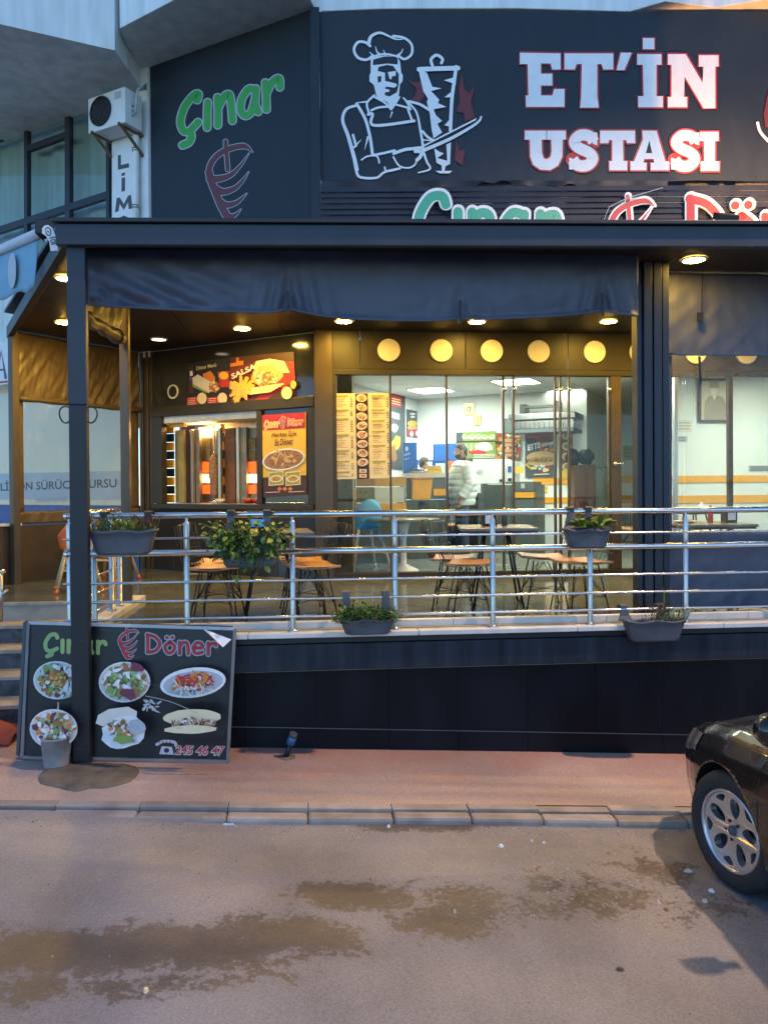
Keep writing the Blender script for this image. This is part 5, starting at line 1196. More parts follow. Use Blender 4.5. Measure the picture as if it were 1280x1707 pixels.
# ================================================================== PORCH FURNITURE
mm('seat_wood', (.52,.25,.10), .42, var=.15, scale=6, stretch=(1,6,1)); mm('wire_black', (.02,.02,.022), .4, .3)
def make_chair(label, m_seat='seat_wood'):
    t = thing('wire_chair', label, 'chair', (0,0,0), 'wire chairs with wooden seats on the porch')
    def sf_(u, v): x, y = (u-.5)*.42, (v-.5)*.40; return V((x, y, .430+.35*(x*x)+.22*(y*y)+.02*max(0, -y*3)))
    MB().grid(sf_, 8, 8).build('seat', M[m_seat], t, solid=.022, bevel=.004)
    b_ = MB()
    for k in range(7): x = -.20+.4*k/6; b_.tube([(x*.95,.17,.43), (x*1.05,.23,.52), (x*1.05,.27,.66), (x*.9,.295,.79)], .0034, 5)
    for z, y, s in ((.52,.232,1.06), (.60,.256,1.07), (.69,.28,1.03), (.79,.297,.93)): b_.tube([(-.2*s,y-.04,z), (-.1*s,y,z), (.1*s,y,z), (.2*s,y-.04,z)], .004, 5)
    for s in (-1, 1): b_.tube([(s*.2,-.18,.45), (s*.215,0,.45), (s*.2,.17,.44), (s*.21,.22,.56), (s*.19,.255,.79)], .0048, 5)
    b_.build('back_grid', M['wire_black'], t)
    for sx in (-1, 1):
        for sy in (-1, 1):
            MB().tube([(sx*.12,sy*.11,.425), (sx*.19,sy*.18,.012)], .0062, 6).lathe([(.013,0),(.013,.016),(0,.016)], (sx*.191,sy*.181,0), 8).build('leg', M['wire_black'], t)
    b_ = MB()
    for sx in (-1, 1): b_.tube([(sx*.17,-.155,.15), (-sx*.03,0,.40), (sx*.17,.155,.15)], .004, 5)
    for sy in (-1, 1): b_.tube([(-.165,sy*.165,.14), (0,sy*.04,.40), (.165,sy*.165,.14)], .004, 5)
    b_.tube([(-.17,-.16,.16), (.17,.16,.16)], .004, 5); b_.tube([(-.17,.16,.16), (.17,-.16,.16)], .004, 5)
    b_.build('cross_brace', M['wire_black'], t); return t
chair0 = make_chair('wire chair with an orange wooden seat, front left one below the trailing plant')
chs = [((363,956), math.radians(80), None), ((366,941), math.radians(86), 'wire chair with an orange wooden seat, rear left one below the trailing plant'), ((518,951), math.radians(-75), 'wire chair with an orange seat, front one of the pair right of the trailing plant'), ((503,939), math.radians(-85), 'wire chair, the rear one of the pair right of the trailing plant'),
       ((785,947), math.radians(70), 'wire chair with a tan seat, front one left of the dark table'), ((757,936), math.radians(75), 'wire chair with a tan seat, rear one left of the dark table'), ((965,944), math.radians(-80), 'wire chair with a tan seat, front one right of the dark table'), ((905,934), math.radians(-95), 'wire chair with a tan seat, rear one right of the dark table')]
for i, (q, a, lb) in enumerate(chs):
    p_ = aZ(q[0], q[1]+6, DZ+.445); 
    p_ = aY(q[0], q[1], 6.40 if i % 2 == 0 else 6.86)
    p_.z = DZ
    if i == 0: chair0.location = p_; chair0.rotation_euler = (0,0,a)
    else: dup(chair0, p_, a, lb)
mm('table_top', (.20,.19,.16), .25, var=.15, scale=3); mm('table_wood', (.40,.26,.10), .3, var=.2, scale=3, stretch=(1,8,1))
def make_table(label, top='table_top', s=.68):
    t = thing('porch_table', label, 'table', (0,0,0), 'square tables on the porch')
    MB().box((0,0,.715), (s,s,.026)).build('table_top', M[top], t, bevel=.006)
    MB().box((0,0,.692), (s-.03,s-.03,.018)).build('edge_band', M['p_dkbrown'], t)
    for sx in (-1, 1):
        for sy in (-1, 1): MB().tube([(sx*.10,sy*.10,.685), (sx*.22,sy*.22,.01)], .011, 8).build('leg', M['wire_black'], t)
    return t
t0 = make_table('dark square table between the wire chairs in the middle of the porch'); p_ = aZ(868, 889, DZ+.715); T2 = V((p_.x, max(6.9, p_.y), DZ)); t0.location = T2; t0.rotation_euler = (0,0,math.radians(-8))
p_ = aZ(442, 897, DZ+.715); T1 = V((p_.x, max(6.62, p_.y), DZ)); dup(t0, T1, .1, 'dark square table half hidden behind the trailing plant')
p_ = aZ(1200, 876, DZ+.715); T3 = V((p_.x, max(7.1, p_.y), DZ)); dup(t0, T3, 0, 'square table seen through the clear window of the right curtain')
def dispenser(p, lb, rz=0):
    t = thing('napkin_dispenser', lb, 'napkin dispenser', (0,0,0), 'napkin dispensers on the tables'); 
    MB().box((0,0,.07), (.12,.10,.14)).build('case', M['black'], t, bevel=.008); MB().box((0,-.052,.075), (.075,.012,.10)).build('napkins', M['white'], t); t.location = p; t.rotation_euler = (0,0,rz)
def bottle(p, lb, m, cap='p_white', h=.17, r=.026):
    t = thing('sauce_bottle', lb, 'bottle', (0,0,0), 'sauce bottles on the tables')
    MB().lathe([(0,0),(r,0),(r,h*.62),(r*.5,h*.8),(r*.5,h*.84),(0,h*.84)], (0,0,0), 14).build('bottle_body', M[m], t); MB().lathe([(r*.55,h*.84),(r*.4,h*.95),(.004,h),(0,h)], (0,0,0), 12).build('cap', M[cap], t); t.location = p
TZ = V((0,0,.729))
dispenser(T2+TZ+V((-.06,.05,0)), 'black napkin dispenser with white napkins on the dark porch table'); bottle(T2+TZ+V((.10,.08,0)), 'dark bottle with a pale cap on the middle porch table', 'p_dgrey'); bottle(T2+TZ+V((.02,.14,0)), 'brown spice bottle behind the dispenser on the middle table', 'p_brown', 'p_black', .13)
dispenser(T3+TZ+V((.24,.0,0)), 'napkin dispenser on the table behind the clear curtain window'); bottle(T3+TZ+V((.08,.05,0)), 'red sauce bottle left of the dispenser behind the clear window', 'p_red', 'p_orange')
cu = thing('plate', 'white plate with leftovers on the table behind the clear window', 'plate', T3+TZ+V((-.2,0,0))); MB().lathe([(0,.002),(.07,.002),(.12,.018),(.125,.02),(.07,.008),(0,.008)], T3+TZ+V((-.2,0,0)), 22).build('dish', M['white'], cu); MB().lathe([(0,.04),(.05,.03),(.07,.01)], T3+TZ+V((-.19,0,0)), 9).build('leftovers', M['p_food'], cu)
def high_chair(p, rz, label, ms, ml, mtip, s=1.0):
    t = thing('high_chair', label, 'high chair', (0,0,0), 'childs high chairs')
    def shell(u, v):
        a = math.pi*(.0+u); x, y = .20*math.cos(a), .17*math.sin(a)
        return V((x*(1+.12*v), y*(1+.25*v)-.02, .52+v*(.16+.22*math.sin(a)**2)))
    b_ = MB(); b_.grid(shell, 18, 6); b_.build('seat_shell', M[ms], t, solid=.02)
    MB().lathe([(0,.515),(.19,.515),(.2,.53),(.18,.545),(0,.545)], (0,0,0), 20).build('seat_pan', M[ms], t)
    MB().box((0,-.20,.66), (.40,.22,.025)).build('tray', M[ms], t, bevel=.01)
    for sx in (-1, 1):
        for sy in (-1, 1):
            l_ = MB().tube([(sx*.13,sy*.12,.52), (sx*.25,sy*.24,.05)], [.020,.017], 10).build('leg', M[ml], t); MB().tube([(sx*.25,sy*.24,.05), (sx*.262,sy*.252,.0)], [.0185,.02], 10).build('foot', M[mtip], l_)
    MB().tube([(.185,.175,.27),(-.185,.175,.27),(-.185,-.175,.27),(.185,-.175,.27)], .014, 8, 0, True).build('footrest', M[ml], t); t.location = p; t.rotation_euler = (0,0,rz); t.scale = (s,)*3
mm('blue_plastic', (.10,.42,.70), .4, var=.05); mm('orange_plastic', (.75,.13,.015), .4, var=.05); mm('pale_wood', (.58,.42,.20), .45, var=.15, scale=8, stretch=(3,3,.4))
p_ = aZ(184, 968, DZ); high_chair(p_, math.radians(160), 'orange childs high chair with wooden legs near the stair side railing', 'orange_plastic', 'pale_wood', 'orange_plastic', .95)
p_ = aZ(132, 985, DZ); high_chair(p_, math.radians(200), 'orange childs high chair at the top of the stairs behind the front post', 'orange_plastic', 'pale_wood', 'orange_plastic', .88)
sg = thing('hanging_card', 'small blue picture card tied to the top rail by the trailing plant', 'card', aY(430,872,5.95)); MB().poly([aY(*q, 5.945) for q in ((417,865),(441,866),(440,879),(419,878))], 0, (0,.004,0)).build('card', M['blue_plastic'], sg)
pr = Print(PYs(5.945), .001); pr.ell(428,872,6,4,M['p_yellow'],0,8,.3); pr.ell(431,870,3,3,M['p_green'],0,8,.3); pr.build('print', sg)
# ================================================================== INSIDE THE SHOP
def vbox(plane, x0, y0, x1, y1, d, name, m, par=None, l=0.0, bev=0, **k):
    """a block whose face on the plane spans pixel corners; d metres deep behind it"""
    a, b, c_ = plane.at(x0, y1, l), plane.at(x1, y1, l), plane.at(x0, y0, l)
    ux = b-a; ux.z = 0
    return MB().obox(a, ux, -plane.n*d, (0,0,c_.z-a.z)).build(name, M[m] if isinstance(m, str) else m, par, bevel=bev, **k)
LWn = V(((A0-Lw0).y, -(A0-Lw0).x, 0)); LW = Plane(Lw0, LWn)                  # left inner wall
BW = Plane(A0, V((d_.y, -d_.x, 0)))                                          # back wall
RB = Plane(B1, V((-(B2-B1).y, (B2-B1).x, 0))); RW = PYs(SY)                                # right wall with the stripes
mm('white_gloss', (.80,.82,.82), .25, var=.03); mm('slate', (.085,.105,.105), .4, var=.12, scale=3); mm('fridge_blue', (.02,.10,.38), .35)
mm('gold', (.60,.45,.15), .35, .8)
# stripes and plates on the right walls
for y0, y1 in ((792.5,804.5), (825.5,838.5)):
    for pl_, x_, a0, L_, par in ((RB, 1045, .02, (B2-B1).length-.03, wR), (RW, 1200, 0, 8.05-SX0, wS)):
        p0, p1 = pl_.at(x_, y0, 0), pl_.at(x_, y1, 0); o_ = (V((B1.x,B1.y,0)) if pl_ is RB else V((SX0,SY,0)))+pl_.n*.002+pl_.u*a0; o_.z = p1.z
        MB().obox(o_, pl_.u*L_, pl_.n*.014, (0,0,p0.z-p1.z)).build('wall_stripe', M['orange_pnl'], par, bevel=.002)
vt = thing('wall_vent', 'grey slotted vent plate on the white wall at the right edge', 'vent', RW.at(1250,783,0))
vbox(RW, 1248,776,1284,786, .01, 'plate', 'p_grey', vt, .012)
for k in range(4): vbox(RW, 1250,777.5+2*k,1283,778.6+2*k, .004, 'slot', 'p_dgrey', vt, .015)
# portrait of a man in a dark suit
RWp = RW.off(.02)
po_ = thing('wall_portrait', 'dark framed sepia portrait of a man in a dark suit on the white wall', 'portrait', RWp.at(1188,702))
pc = vbox(RWp, 1166,634,1213,701, .02, 'picture', mat('sepia_bg', (.60,.50,.36), .5, var=.08), po_)
f_ = MB()
for a_, b_ in (((1164,633),(1215,633)), ((1164,702),(1215,702)), ((1165,632),(1165,703)), ((1214,632),(1214,703))): wbar(RWp, a_, b_, .035, .03, f_)
f_.build('frame', M['p_dkbrown'], po_)
pr = Print(RWp, .002); pr.poly([(1173,700),(1174,670),(1180,661),(1186,659),(1190,664),(1195,659),(1203,662),(1209,672),(1211,690),(1209,700)], M['p_sepia']); pr.ell(1189,651,5.5,7.5,M['p_onion']); pr.poly([(1182,647),(1182,636),(1197,636),(1197,647)], M['p_sepia']); pr.poly([(1186,659),(1194,659),(1190,668)], M['p_cream']); pr.build('print', pc)
for q, lb, m_ in (((1128,700,1153,720), 'pale certificate sheet on the white wall left of the portrait', 'p_onion'), ((1128,727,1145,737), 'small grey notice under the pale sheet on the white wall', 'p_grey'), ((1038,743,1055,767), 'small olive frame on the wall between door jamb and column', 'p_olive')):
    RX = RB if q[0] < 1100 else RW
    n_ = vbox(RX, *q, .006, 'wall_notice', m_, None, .01, label=lb, cat='notice'); 
    pr = Print(RX, .0105)
    for k in range(3): pr.stroke([(q[0]+3, q[1]+(q[3]-q[1])*(k+1)/4), (q[2]-4, q[1]+(q[3]-q[1])*(k+1)/4)], 1, M['p_dgrey'])
    pr.build('print', n_)
# back wall: framed sheets, posters
for q, lb in (((773,673,790,692), 'gold framed emblem, upper one on the back wall of the shop'), ((789,692,801,709), 'gold framed certificate, lower one on the back wall of the shop')):
    t = thing('wall_frame', lb, 'picture frame', BW.at((q[0]+q[2])/2, q[3]), 'gold frames on the back wall')
    vbox(BW, *q, .03, 'frame', 'gold', t, .03, .004); vbox(BW, q[0]+3,q[1]+3.5,q[2]-3,q[3]-3.5, .01, 'mat_board', 'p_cream', t, .034)
    pr = Print(BW, .036); cx_, cy_ = (q[0]+q[2])/2, (q[1]+q[3])/2
    if q[0] < 780: pr.ell(cx_, cy_, 3.5, 4, M['p_dgrey']); pr.ell(cx_, cy_, 1.5, 2, M['gold'])
    else: pr.ell(cx_, cy_, 2, 5, M['p_olive'])
    pr.build('print', t)
vbox(BW, 800,709,806,717, .006, 'wall_notice', 'p_onion', None, .01, label='small blank paper below the gold frames on the back wall', cat='notice')
bw2 = BW.off(.03)
gs = vbox(bw2, 760,721,826,766, .02, 'salad_poster', 'p_salad', None, label='wide green poster of plates and sandwiches behind the standing man', cat='poster')
pr = Print(bw2, .002); pr.poly([(760,721),(771,721),(771,766),(760,766)], M['p_dgrey']); pr.poly([(760,735),(826,734),(826,737),(760,738)], M['p_dkbrown'])
for k in range(5): pr.ell(775+11*k, 728, 5.5, 4, M['p_onion'],0,12,.15); pr.ell(775+11*k, 727, 4, 2.5, M['p_lgreen'],0,9,.3)
for k in range(3): pr.poly([(775+8*k,739),(780+8*k,739),(780+8*k,757),(775+8*k,757)], M['p_lgreen']); pr.poly([(776+8*k,741),(778+8*k,741),(778+8*k,755),(776+8*k,755)], M['p_cream'])
pr.ell(807,745,14,8,M['p_onion'],0,12,.2); pr.ell(795,754,15,4,M['p_red'],0,14,.15)
for k in range(3): pr.stroke([(790,758+2.5*k),(826,757+2.5*k)], 1.2, M['p_onion'])
pr.build('print', gs)
bp_ = vbox(bw2, 828,722,867,768, .02, 'burger_poster', 'p_brown', None, label='crowded red and yellow poster of burgers and fries right of the green one', cat='poster')
pr = Print(bw2, .002)
for k in range(70): pr.ell(random.uniform(830,865), random.uniform(724,766), random.uniform(2,6), random.uniform(1.5,3.5), M[random.choice(('p_red','p_orange','p_bread','p_cream','p_dkbrown','p_yellow','p_white','p_red'))], random.uniform(-.3,.3), 9, .3)
for y in (735, 752): pr.ell(848,y,12,4,M['p_bread']); pr.ell(848,y+4,12,2,M['p_red']); pr.ell(848,y+6.5,12,2.5,M['p_bread'])
pr.build('print', bp_)
ep_ = vbox(bw2, 875,721,925,796, .02, 'sandwich_poster', 'p_dgrey', None, label='dark poster with slanted white capitals over a long sandwich', cat='poster')
pr = Print(bw2, .002); pr.poly([(875,721),(925,721),(925,728),(875,730)], M['p_red'])
for k in range(26): pr.ell(random.uniform(892,923), random.uniform(731,752), random.uniform(2,5), random.uniform(1.5,3), M[random.choice(('p_orange','p_bread','p_red','p_brown'))], 0, 8, .3)
pr.text('ETTE', 879, 751, 902, 745, M['p_white'], 9, .06, .25); pr.text('döner', 903, 745, 924, 739, M['p_white'], 6, .05, .25)
pr.ell(901,761,24,9,M['p_bread'],-.08,22); pr.ell(901,768,23,7,M['p_food'],-.05,20,.1); pr.ell(901,772,23,5,M['p_bread'],0,20)
food(pr, 901,768,22,3,0,('p_brown','p_dkbrown','p_meat'), 18, None, .25)
for k in range(14): pr.ell(random.uniform(888,914), random.uniform(776,786), 3.5, 2.5, M[random.choice(('p_onion','p_red','p_cream','p_white'))], 0, 8, .3)
pr.stroke([(874,772),(886,782)], 3, M['p_yellow']); pr.stroke([(890,791),(914,790)], 2, M['p_cream']); pr.build('print', ep_)
sp_ = vbox(bw2, 935,721,954,797, .02, 'plate_strip', 'p_brown', None, label='narrow brown strip poster of round plates at the end of the back wall', cat='poster')
pr = Print(bw2, .002)
for k in range(4): pr.ell(944,727+17*k,7.5,6.5,M['p_onion']); pr.ell(944,727+17*k,5,4,M['p_food'])
pr.poly([(936,784),(953,782),(953,797),(936,797)], M['p_yellow']); pr.build('print', sp_)
# orange rows under the posters
for y0, y1 in ((797,808), (829,839)): vbox(BW, 888,y0,957,y1, .012, 'wall_stripe', 'orange_pnl', None, .014, label='orange wall stripe below the sandwich poster, %s one' % ('upper' if y0 < 800 else 'lower'), cat='wall stripe')
ys = vbox(BW.off(.3), 887,812,912,823, .01, 'yellow_sign', 'p_yellow', None, label='small yellow sign with black letters between the two orange stripes', cat='sign')
pr = Print(BW.off(.3), .002); pr.stroke([(888,813.5),(911,813.5),(911,821.5),(888,821.5)], 1, M['p_black'], smooth=False, closed=True); pr.text('EO', 892, 820.5, 908, 820.5, M['p_black'], 6, .05); pr.build('lettering', ys)
# extractor hood
hd = thing('extractor_hood', 'grey steel extractor hood with a duct above the posters', 'extractor hood', BW.at(895,722,.5))
HB = BW.off(.75)
vbox(HB, 846,691,958,701, .7, 'hood_top', 'steel_brushed', hd, 0, .01); vbox(HB, 856,703,955,715, .03, 'filter', 'steel_brushed', hd)
for k in range(12): vbox(HB, 858+8*k,703.5,859+8*k,714.5, .01, 'filter_slat', 'p_dgrey', hd, .006)
vbox(HB, 858,716,955,722, .7, 'lower_lip', 'slate', hd); vbox(HB, 837,698,853,722, .6, 'fan_box', 'slate', hd)
for a_, b_ in ((866,674),(922,668)): vbox(BW.off(.4), a_,b_,a_+8,692, .3, 'duct', 'slate', hd)
vbox(BW.off(.4), 874,677,922,681, .1, 'crossbar', 'slate', hd)
# counters
ct = thing('service_counter', 'white and slate service counter behind the standing man', 'counter', BW.at(830,900,1.2))
CP = BW.off(1.15)
vbox(CP, 762,767,842,807, .5, 'white_top', 'white_gloss', ct, 0, .01); vbox(CP, 752,807,800,822, .4, 'white_side', 'white_gloss', ct, .03); z_ = DZ
q0, q1 = CP.at(796,808), CP.at(892,808)
MB().obox(V((q0.x,q0.y,DZ)), V((q1.x-q0.x,q1.y-q0.y,0)), -CP.n*.6, (0,0,q0.z-DZ-.004)).build('slate_base', M['slate'], ct)
q0, q1 = CP.at(770,825), CP.at(795,825); MB().obox(V((q0.x,q0.y,DZ))+CP.n*.02, V((q1.x-q0.x,q1.y-q0.y,0)), -CP.n*.5, (0,0,q0.z-DZ-.004)).build('dark_door', M['black'], ct)
vbox(CP, 793,783,804,790, .004, 'label_plate', 'p_grey', ct, .01); vbox(CP, 832,799,837,803, .02, 'socket', 'black', ct, .02)
cr = thing('card_terminal', 'white printer with yellow paper sheets standing at the counter end', 'printer', CP.at(852,804,.0)); vbox(CP, 843,770,858,804, .3, 'casing', 'white_gloss', cr, 0, .01); vbox(CP, 846,777,852,787, .01, 'screen', 'p_blue', cr, .012); vbox(CP, 846,797,852,802, .01, 'slot', 'black', cr, .012); vbox(CP, 857,778,871,789, .02, 'paper', 'p_yellow', cr, .03)
cbx = thing('drawer_cabinet', 'grey drawer cabinet with an orange band beside the slate counter', 'cabinet', CP.at(872,835,.1)); vbox(CP, 858,803,889,820, .5, 'drawer', 'slate', cbx, .1, .006); vbox(CP, 858,820.6,889,830, .5, 'band', 'orange_pnl', cbx, .1); q0, q1 = CP.at(858,831,.1), CP.at(889,831,.1); MB().obox(V((q0.x,q0.y,DZ)), V((q1.x-q0.x,q1.y-q0.y,0)), -CP.n*.5, (0,0,q0.z-DZ-.004)).build('base', M['slate'], cbx); vbox(CP, 868,806,874,814, .01, 'handle', 'p_grey', cbx, .115)
# dark cabinet with bags, glass display
dcp = PYs(12.6)
dc = thing('dark_cabinet', 'tall dark brown cabinet by the alcove wall with bags on top', 'cabinet', dcp.at(972,860)); q0, q1 = dcp.at(957,775), dcp.at(991,775)
MB().obox(V((q0.x,q0.y,DZ)), (q1.x-q0.x,0,0), (0,.5,0), (0,0,q0.z-DZ)).build('carcass', M['p_dkbrown'], dc, bevel=.006)
for k in range(2): MB().obox(V((q0.x+.01+k*(q1.x-q0.x)/2,q0.y-.015,DZ+.08)), ((q1.x-q0.x)/2-.02,0,0), (0,.013,0), (0,0,q0.z-DZ-.12)).build('door', M['p_dkbrown'], dc, bevel=.003)
for x_, y_, lb, r_ in ((961,766,'black bag on the dark cabinet, the left one',.13), (982,766,'black bag on the dark cabinet, the right lumpy one',.15)):
    c_ = dcp.at(x_, 775)+V((0,.2,0)); R2 = random.Random(x_); MB().lathe([(0,0)]+[(r_*math.sin(.35+2.5*k/8)**.7*R2.uniform(.85,1.1), .28*k/8) for k in range(9)]+[(0,.29)], c_, 14).build('shopping_bag', M['black'], None, label=lb, cat='bag', group='bags on the dark cabinet')
gd = thing('glass_display', 'low glass display case right of the dark cabinet', 'display case', dcp.at(1003,860)); q0, q1 = dcp.at(993,778), dcp.at(1016,778)
MB().obox(V((q0.x,q0.y,DZ)), (q1.x-q0.x,0,0), (0,.5,0), (0,0,.5)).build('base', M['slate'], gd); MB().obox(V((q0.x,q0.y,DZ+.502)), (q1.x-q0.x,0,0), (0,.5,0), (0,0,q0.z-DZ-.53)).build('glass_case', M['glass_far'], gd); MB().obox(V((q0.x-.01,q0.y-.01,q0.z-.026)), (q1.x-q0.x+.02,0,0), (0,.52,0), (0,0,.03)).build('top', M['p_dgrey'], gd)
# drinks fridges
def fridge(x0, x1, y0, lb, hdr, lit):
    FPl = PYs(13.3); t = thing('drinks_fridge', lb, 'fridge', FPl.at((x0+x1)/2, 850), 'drinks fridges along the left wall'); q0, q1 = FPl.at(x0,y0), FPl.at(x1,y0); w_ = q1.x-q0.x
    MB().obox(V((q0.x,q0.y,DZ)), (w_,0,0), (0,.5,0), (0,0,q0.z-DZ)).build('cabinet', M['fridge_blue'], t, bevel=.01)
    MB().obox(V((q0.x+.01,q0.y-.02,q0.z-.30)), (w_-.02,0,0), (0,.018,0), (0,0,.28)).build('header', M[hdr], t)
    d = MB().obox(V((q0.x+.03,q0.y-.02,DZ+.2)), (w_-.06,0,0), (0,.018,0), (0,0,q0.z-DZ-.54)).build('door', M[lit], t)
    MB().obox(V((q0.x+.05,q0.y-.05,DZ+.7)), (.02,0,0), (0,.02,0), (0,0,.4)).build('handle', M['p_white'], d)
M['hdr_lit'] = emit('hdr_lit', (.05,.45,1.0), 1.6); M['door_lit'] = emit('door_lit', (.70,.90,1.0), 1.0); M['door_dim'] = mat('door_dim', (.42,.55,.62), .15, var=.3, scale=6)
fridge(694,722,738,'drinks fridge with a glowing cyan header and bright white door','hdr_lit','door_lit'); fridge(722.6,744,740,'drinks fridge with a dark blue header and pale glass door','fridge_blue','door_dim'); fridge(746,762,739,'dark blue drinks fridge partly hidden by the standing man','fridge_blue','door_dim')
bpn = vbox(PYs(12.9), 672,738,694,790, .03, 'blue_poster', 'fridge_blue', None, label='blue printed panel left of the drinks fridges', cat='poster')
pr = Print(PYs(12.9), .002); pr.ell(678,748,2.5,4,M['p_grey']); pr.text('içecek', 674, 760, 684, 757, M['p_grey'], 4, .02, .2); pr.stroke([(674,766),(682,764)], 1, M['p_grey']); pr.build('print', bpn)
# posters on the left wall
gp = vbox(LW, 652,632,676,782, .01, 'grey_poster', 'p_dgrey', None, .012, label='tall grey poster with a red band on the left inner wall', cat='poster')
pr = Print(LW, .014); pr.poly([(652,657),(669,661),(669,680),(652,676)], M['p_red']); [pr.stroke([(654,664+4*k),(667,667+4*k)], 1.6, M['p_cream']) for k in range(3)]; pr.poly([(653,686),(666,690),(666,700),(653,696)], M['p_grey']); pr.ell(660,740,7,14,M['p_yellow'],.3,12,.2); pr.ell(656,755,6,14,M['p_meat'],0,12,.3); pr.ell(658,712,5,7,M['p_grey'],0,10,.3); pr.build('print', gp)
bg_ = vbox(LW, 678,682,699,728, .01, 'burger_sign', 'p_dgrey', None, .012, label='dark poster of a burger and drinks in the left rear corner', cat='poster')
pr = Print(LW, .014); pr.ell(688,690,5,2,M['p_onion']); pr.ell(688,695,4,2,M['p_onion']); pr.ell(687,706,8,5,M['p_yellow']); pr.ell(687,713,8,4,M['p_bread']); pr.poly([(678,717),(698,715),(698,727),(678,726)], M['p_red']); pr.ell(686,723,3,5,M['p_white']); pr.ell(695,722,2.5,4.5,M['p_white']); pr.build('print', bg_)
# partition of coloured blocks on the left
pt_ = thing('block_partition', 'low partition of orange, white and grey blocks inside the shop on the left', 'partition', aY(620,860,10.6))
PP = PYs(11.0)
for q, m_ in (((559,797,593,815),'slate'), ((559,816,594,831),'orange_pnl'), ((594,797,624,811),'dark_orange'), ((594,812,624,838),'seat_wood' if False else 'p_olive'), ((624.6,795,676,811),'orange_pnl'), ((624.6,812,673,838),'cream'), ((594,839,624,852),'dark_orange'), ((624.6,839,676,853),'orange_pnl'), ((559,832,593,852),'slate')):
    vbox(PP, *q, .12, 'block', M['burn_off'] if m_ == 'p_olive' else m_, pt_, 0, .004)
q0, q1 = PP.at(559,853), PP.at(676,853); MB().obox(V((q0.x,q0.y,DZ)), (q1.x-q0.x,0,0), (0,.12,0), (0,0,q0.z-DZ-.003)).build('base', M['slate'], pt_)
P2_ = PYs(11.6)
ctl = thing('cash_counter', 'dark cash counter with orange panels left of the standing man', 'counter', P2_.at(715,850)); q0, q1 = P2_.at(677,797), P2_.at(746,797)
MB().obox(V((q0.x,q0.y,DZ)), (q1.x-q0.x,0,0), (0,.5,0), (0,0,q0.z-DZ)).build('body', M['slate'], ctl, bevel=.005)
vbox(P2_, 676,789,746,796.4, .55, 'top', 'p_onion', ctl, .02); vbox(P2_, 723,815,745,826, .012, 'band', 'orange_pnl', ctl, .014); vbox(P2_, 677,832,746,834, .01, 'steel_trim', 'steel', ctl, .014)
bnn = thing('orange_bin', 'tapered orange bin standing against the cash counter', 'bin', P2_.at(705,834,.2)); a_, b_, c_, e_ = P2_.at(688,799,.2), P2_.at(721,800,.2), P2_.at(717,833,.2), P2_.at(688,833,.2)
MB().poly([a_, b_, c_, e_], 0, P2_.n*-.18).build('bin_body', M['orange_pnl'], bnn, bevel=.008); vbox(P2_, 687,797,722,800, .2, 'rim', 'dark_orange', bnn, .21)
for q, lb, m_ in (((713,776,737,789),'stack of yellow cartons on the cash counter','p_yellow'), ((692,790,706,796),'small yellow box on the cash counter','p_yellow'), ((747,768,757,790),'salmon coloured carton beside the standing man','p_orange')):
    t = thing('carton', lb, 'carton', P2_.at(q[0], q[3])); hh = (q[3]-q[1]); n_ = max(1, int(hh/4.4))
    for k in range(n_): vbox(P2_, q[0]+(k % 2), q[3]-hh*(k+1)/n_+.3, q[2]-(k % 2), q[3]-hh*k/n_, .2, 'box', m_, t, -1.0 if q[0] > 740 else -.05, .004)
# round table with white pedestal, small chairs, blue high chair
rt_ = thing('round_table', 'round glossy table on a white pedestal just inside the glass', 'table', aZ(690,925,DZ)); c_ = aY(672, 866, 9.85); c_.z = DZ; rt_.location = c_
MB().lathe([(0,.665),(.46,.665),(.47,.675),(.47,.685),(0,.685)], c_, 32).build('table_top', M['booth_glass_dark'] if False else M['table_top'], rt_); MB().lathe([(.0,.663),(.10,.66),(.07,.56),(.035,.40),(.04,.1),(.2,.02),(.2,.0),(0,0)], c_, 18).build('pedestal', M['p_white'], rt_)
p_ = aZ(608, 950, DZ); high_chair(p_, math.radians(200), 'blue childs high chair with pale legs just inside the glass', 'blue_plastic', 'p_onion', 'p_onion', 1.05)
for q, lb in (((738,920),'wire chair with an orange seat inside the shop behind the round table, left one'), ((760,916),'wire chair with an orange seat inside the shop behind the round table, right one'), ((1050,930),'wire chair inside the shop between door jamb and column')):
    dup(chair0, aZ(*q, DZ), random.uniform(2.6,3.6), lb)
it = dup(t0, V((5.4, 10.6, DZ)), .2, 'square table inside the shop behind the right curtain'); it["group"] = 'square tables on the porch'
bottle(V((5.45,10.5,DZ+.729)), 'white napkin cup on the table inside the shop behind the curtain', 'p_white', 'p_white', .12, .04)
# paper menu on the inside of the first pane
MP_ = PYs(FY-.012)
mn = board([(555,656),(648,655),(650,797),(558,799)], MP_, 0, M['p_cream'], 'paper_menu', 'long cream paper menu with a dark strip of food photos on the glass', 'menu', .003)
pr = Print(MP_, .001); pr.poly([(592,656),(613,656),(616,798),(595,799)], M['p_dkbrown'])
for x0, sk in ((558,0), (618,0)):
    y = 659; R3 = random.Random(int(x0))
    while y < 792:
        dx = (y-656)*.02; pr.poly([(x0+1+dx,y),(x0+22+dx,y-.3),(x0+22+dx,y+2.6),(x0+1+dx,y+2.9)], M['p_olive']); y += 4.2
        for _ in range(R3.randint(3,7)):
            if y > 794: break
            dx = (y-656)*.02; pr.stroke([(x0+2+dx,y),(x0+R3.uniform(11,20)+dx,y)], .7, M['p_meat']); pr.stroke([(x0+26+dx,y),(x0+28.5+dx,y)], 1.1, M['p_dkbrown']); y += 2.9
        y += 2
for k in range(8): food(pr, 602.5+.02*k*16, 663.5+15.3*k, 9, 6.6, random.uniform(-.3,.3), ('p_food','p_orange','p_brown','p_fries','p_red'), 10, 'p_cream', .35, .65)
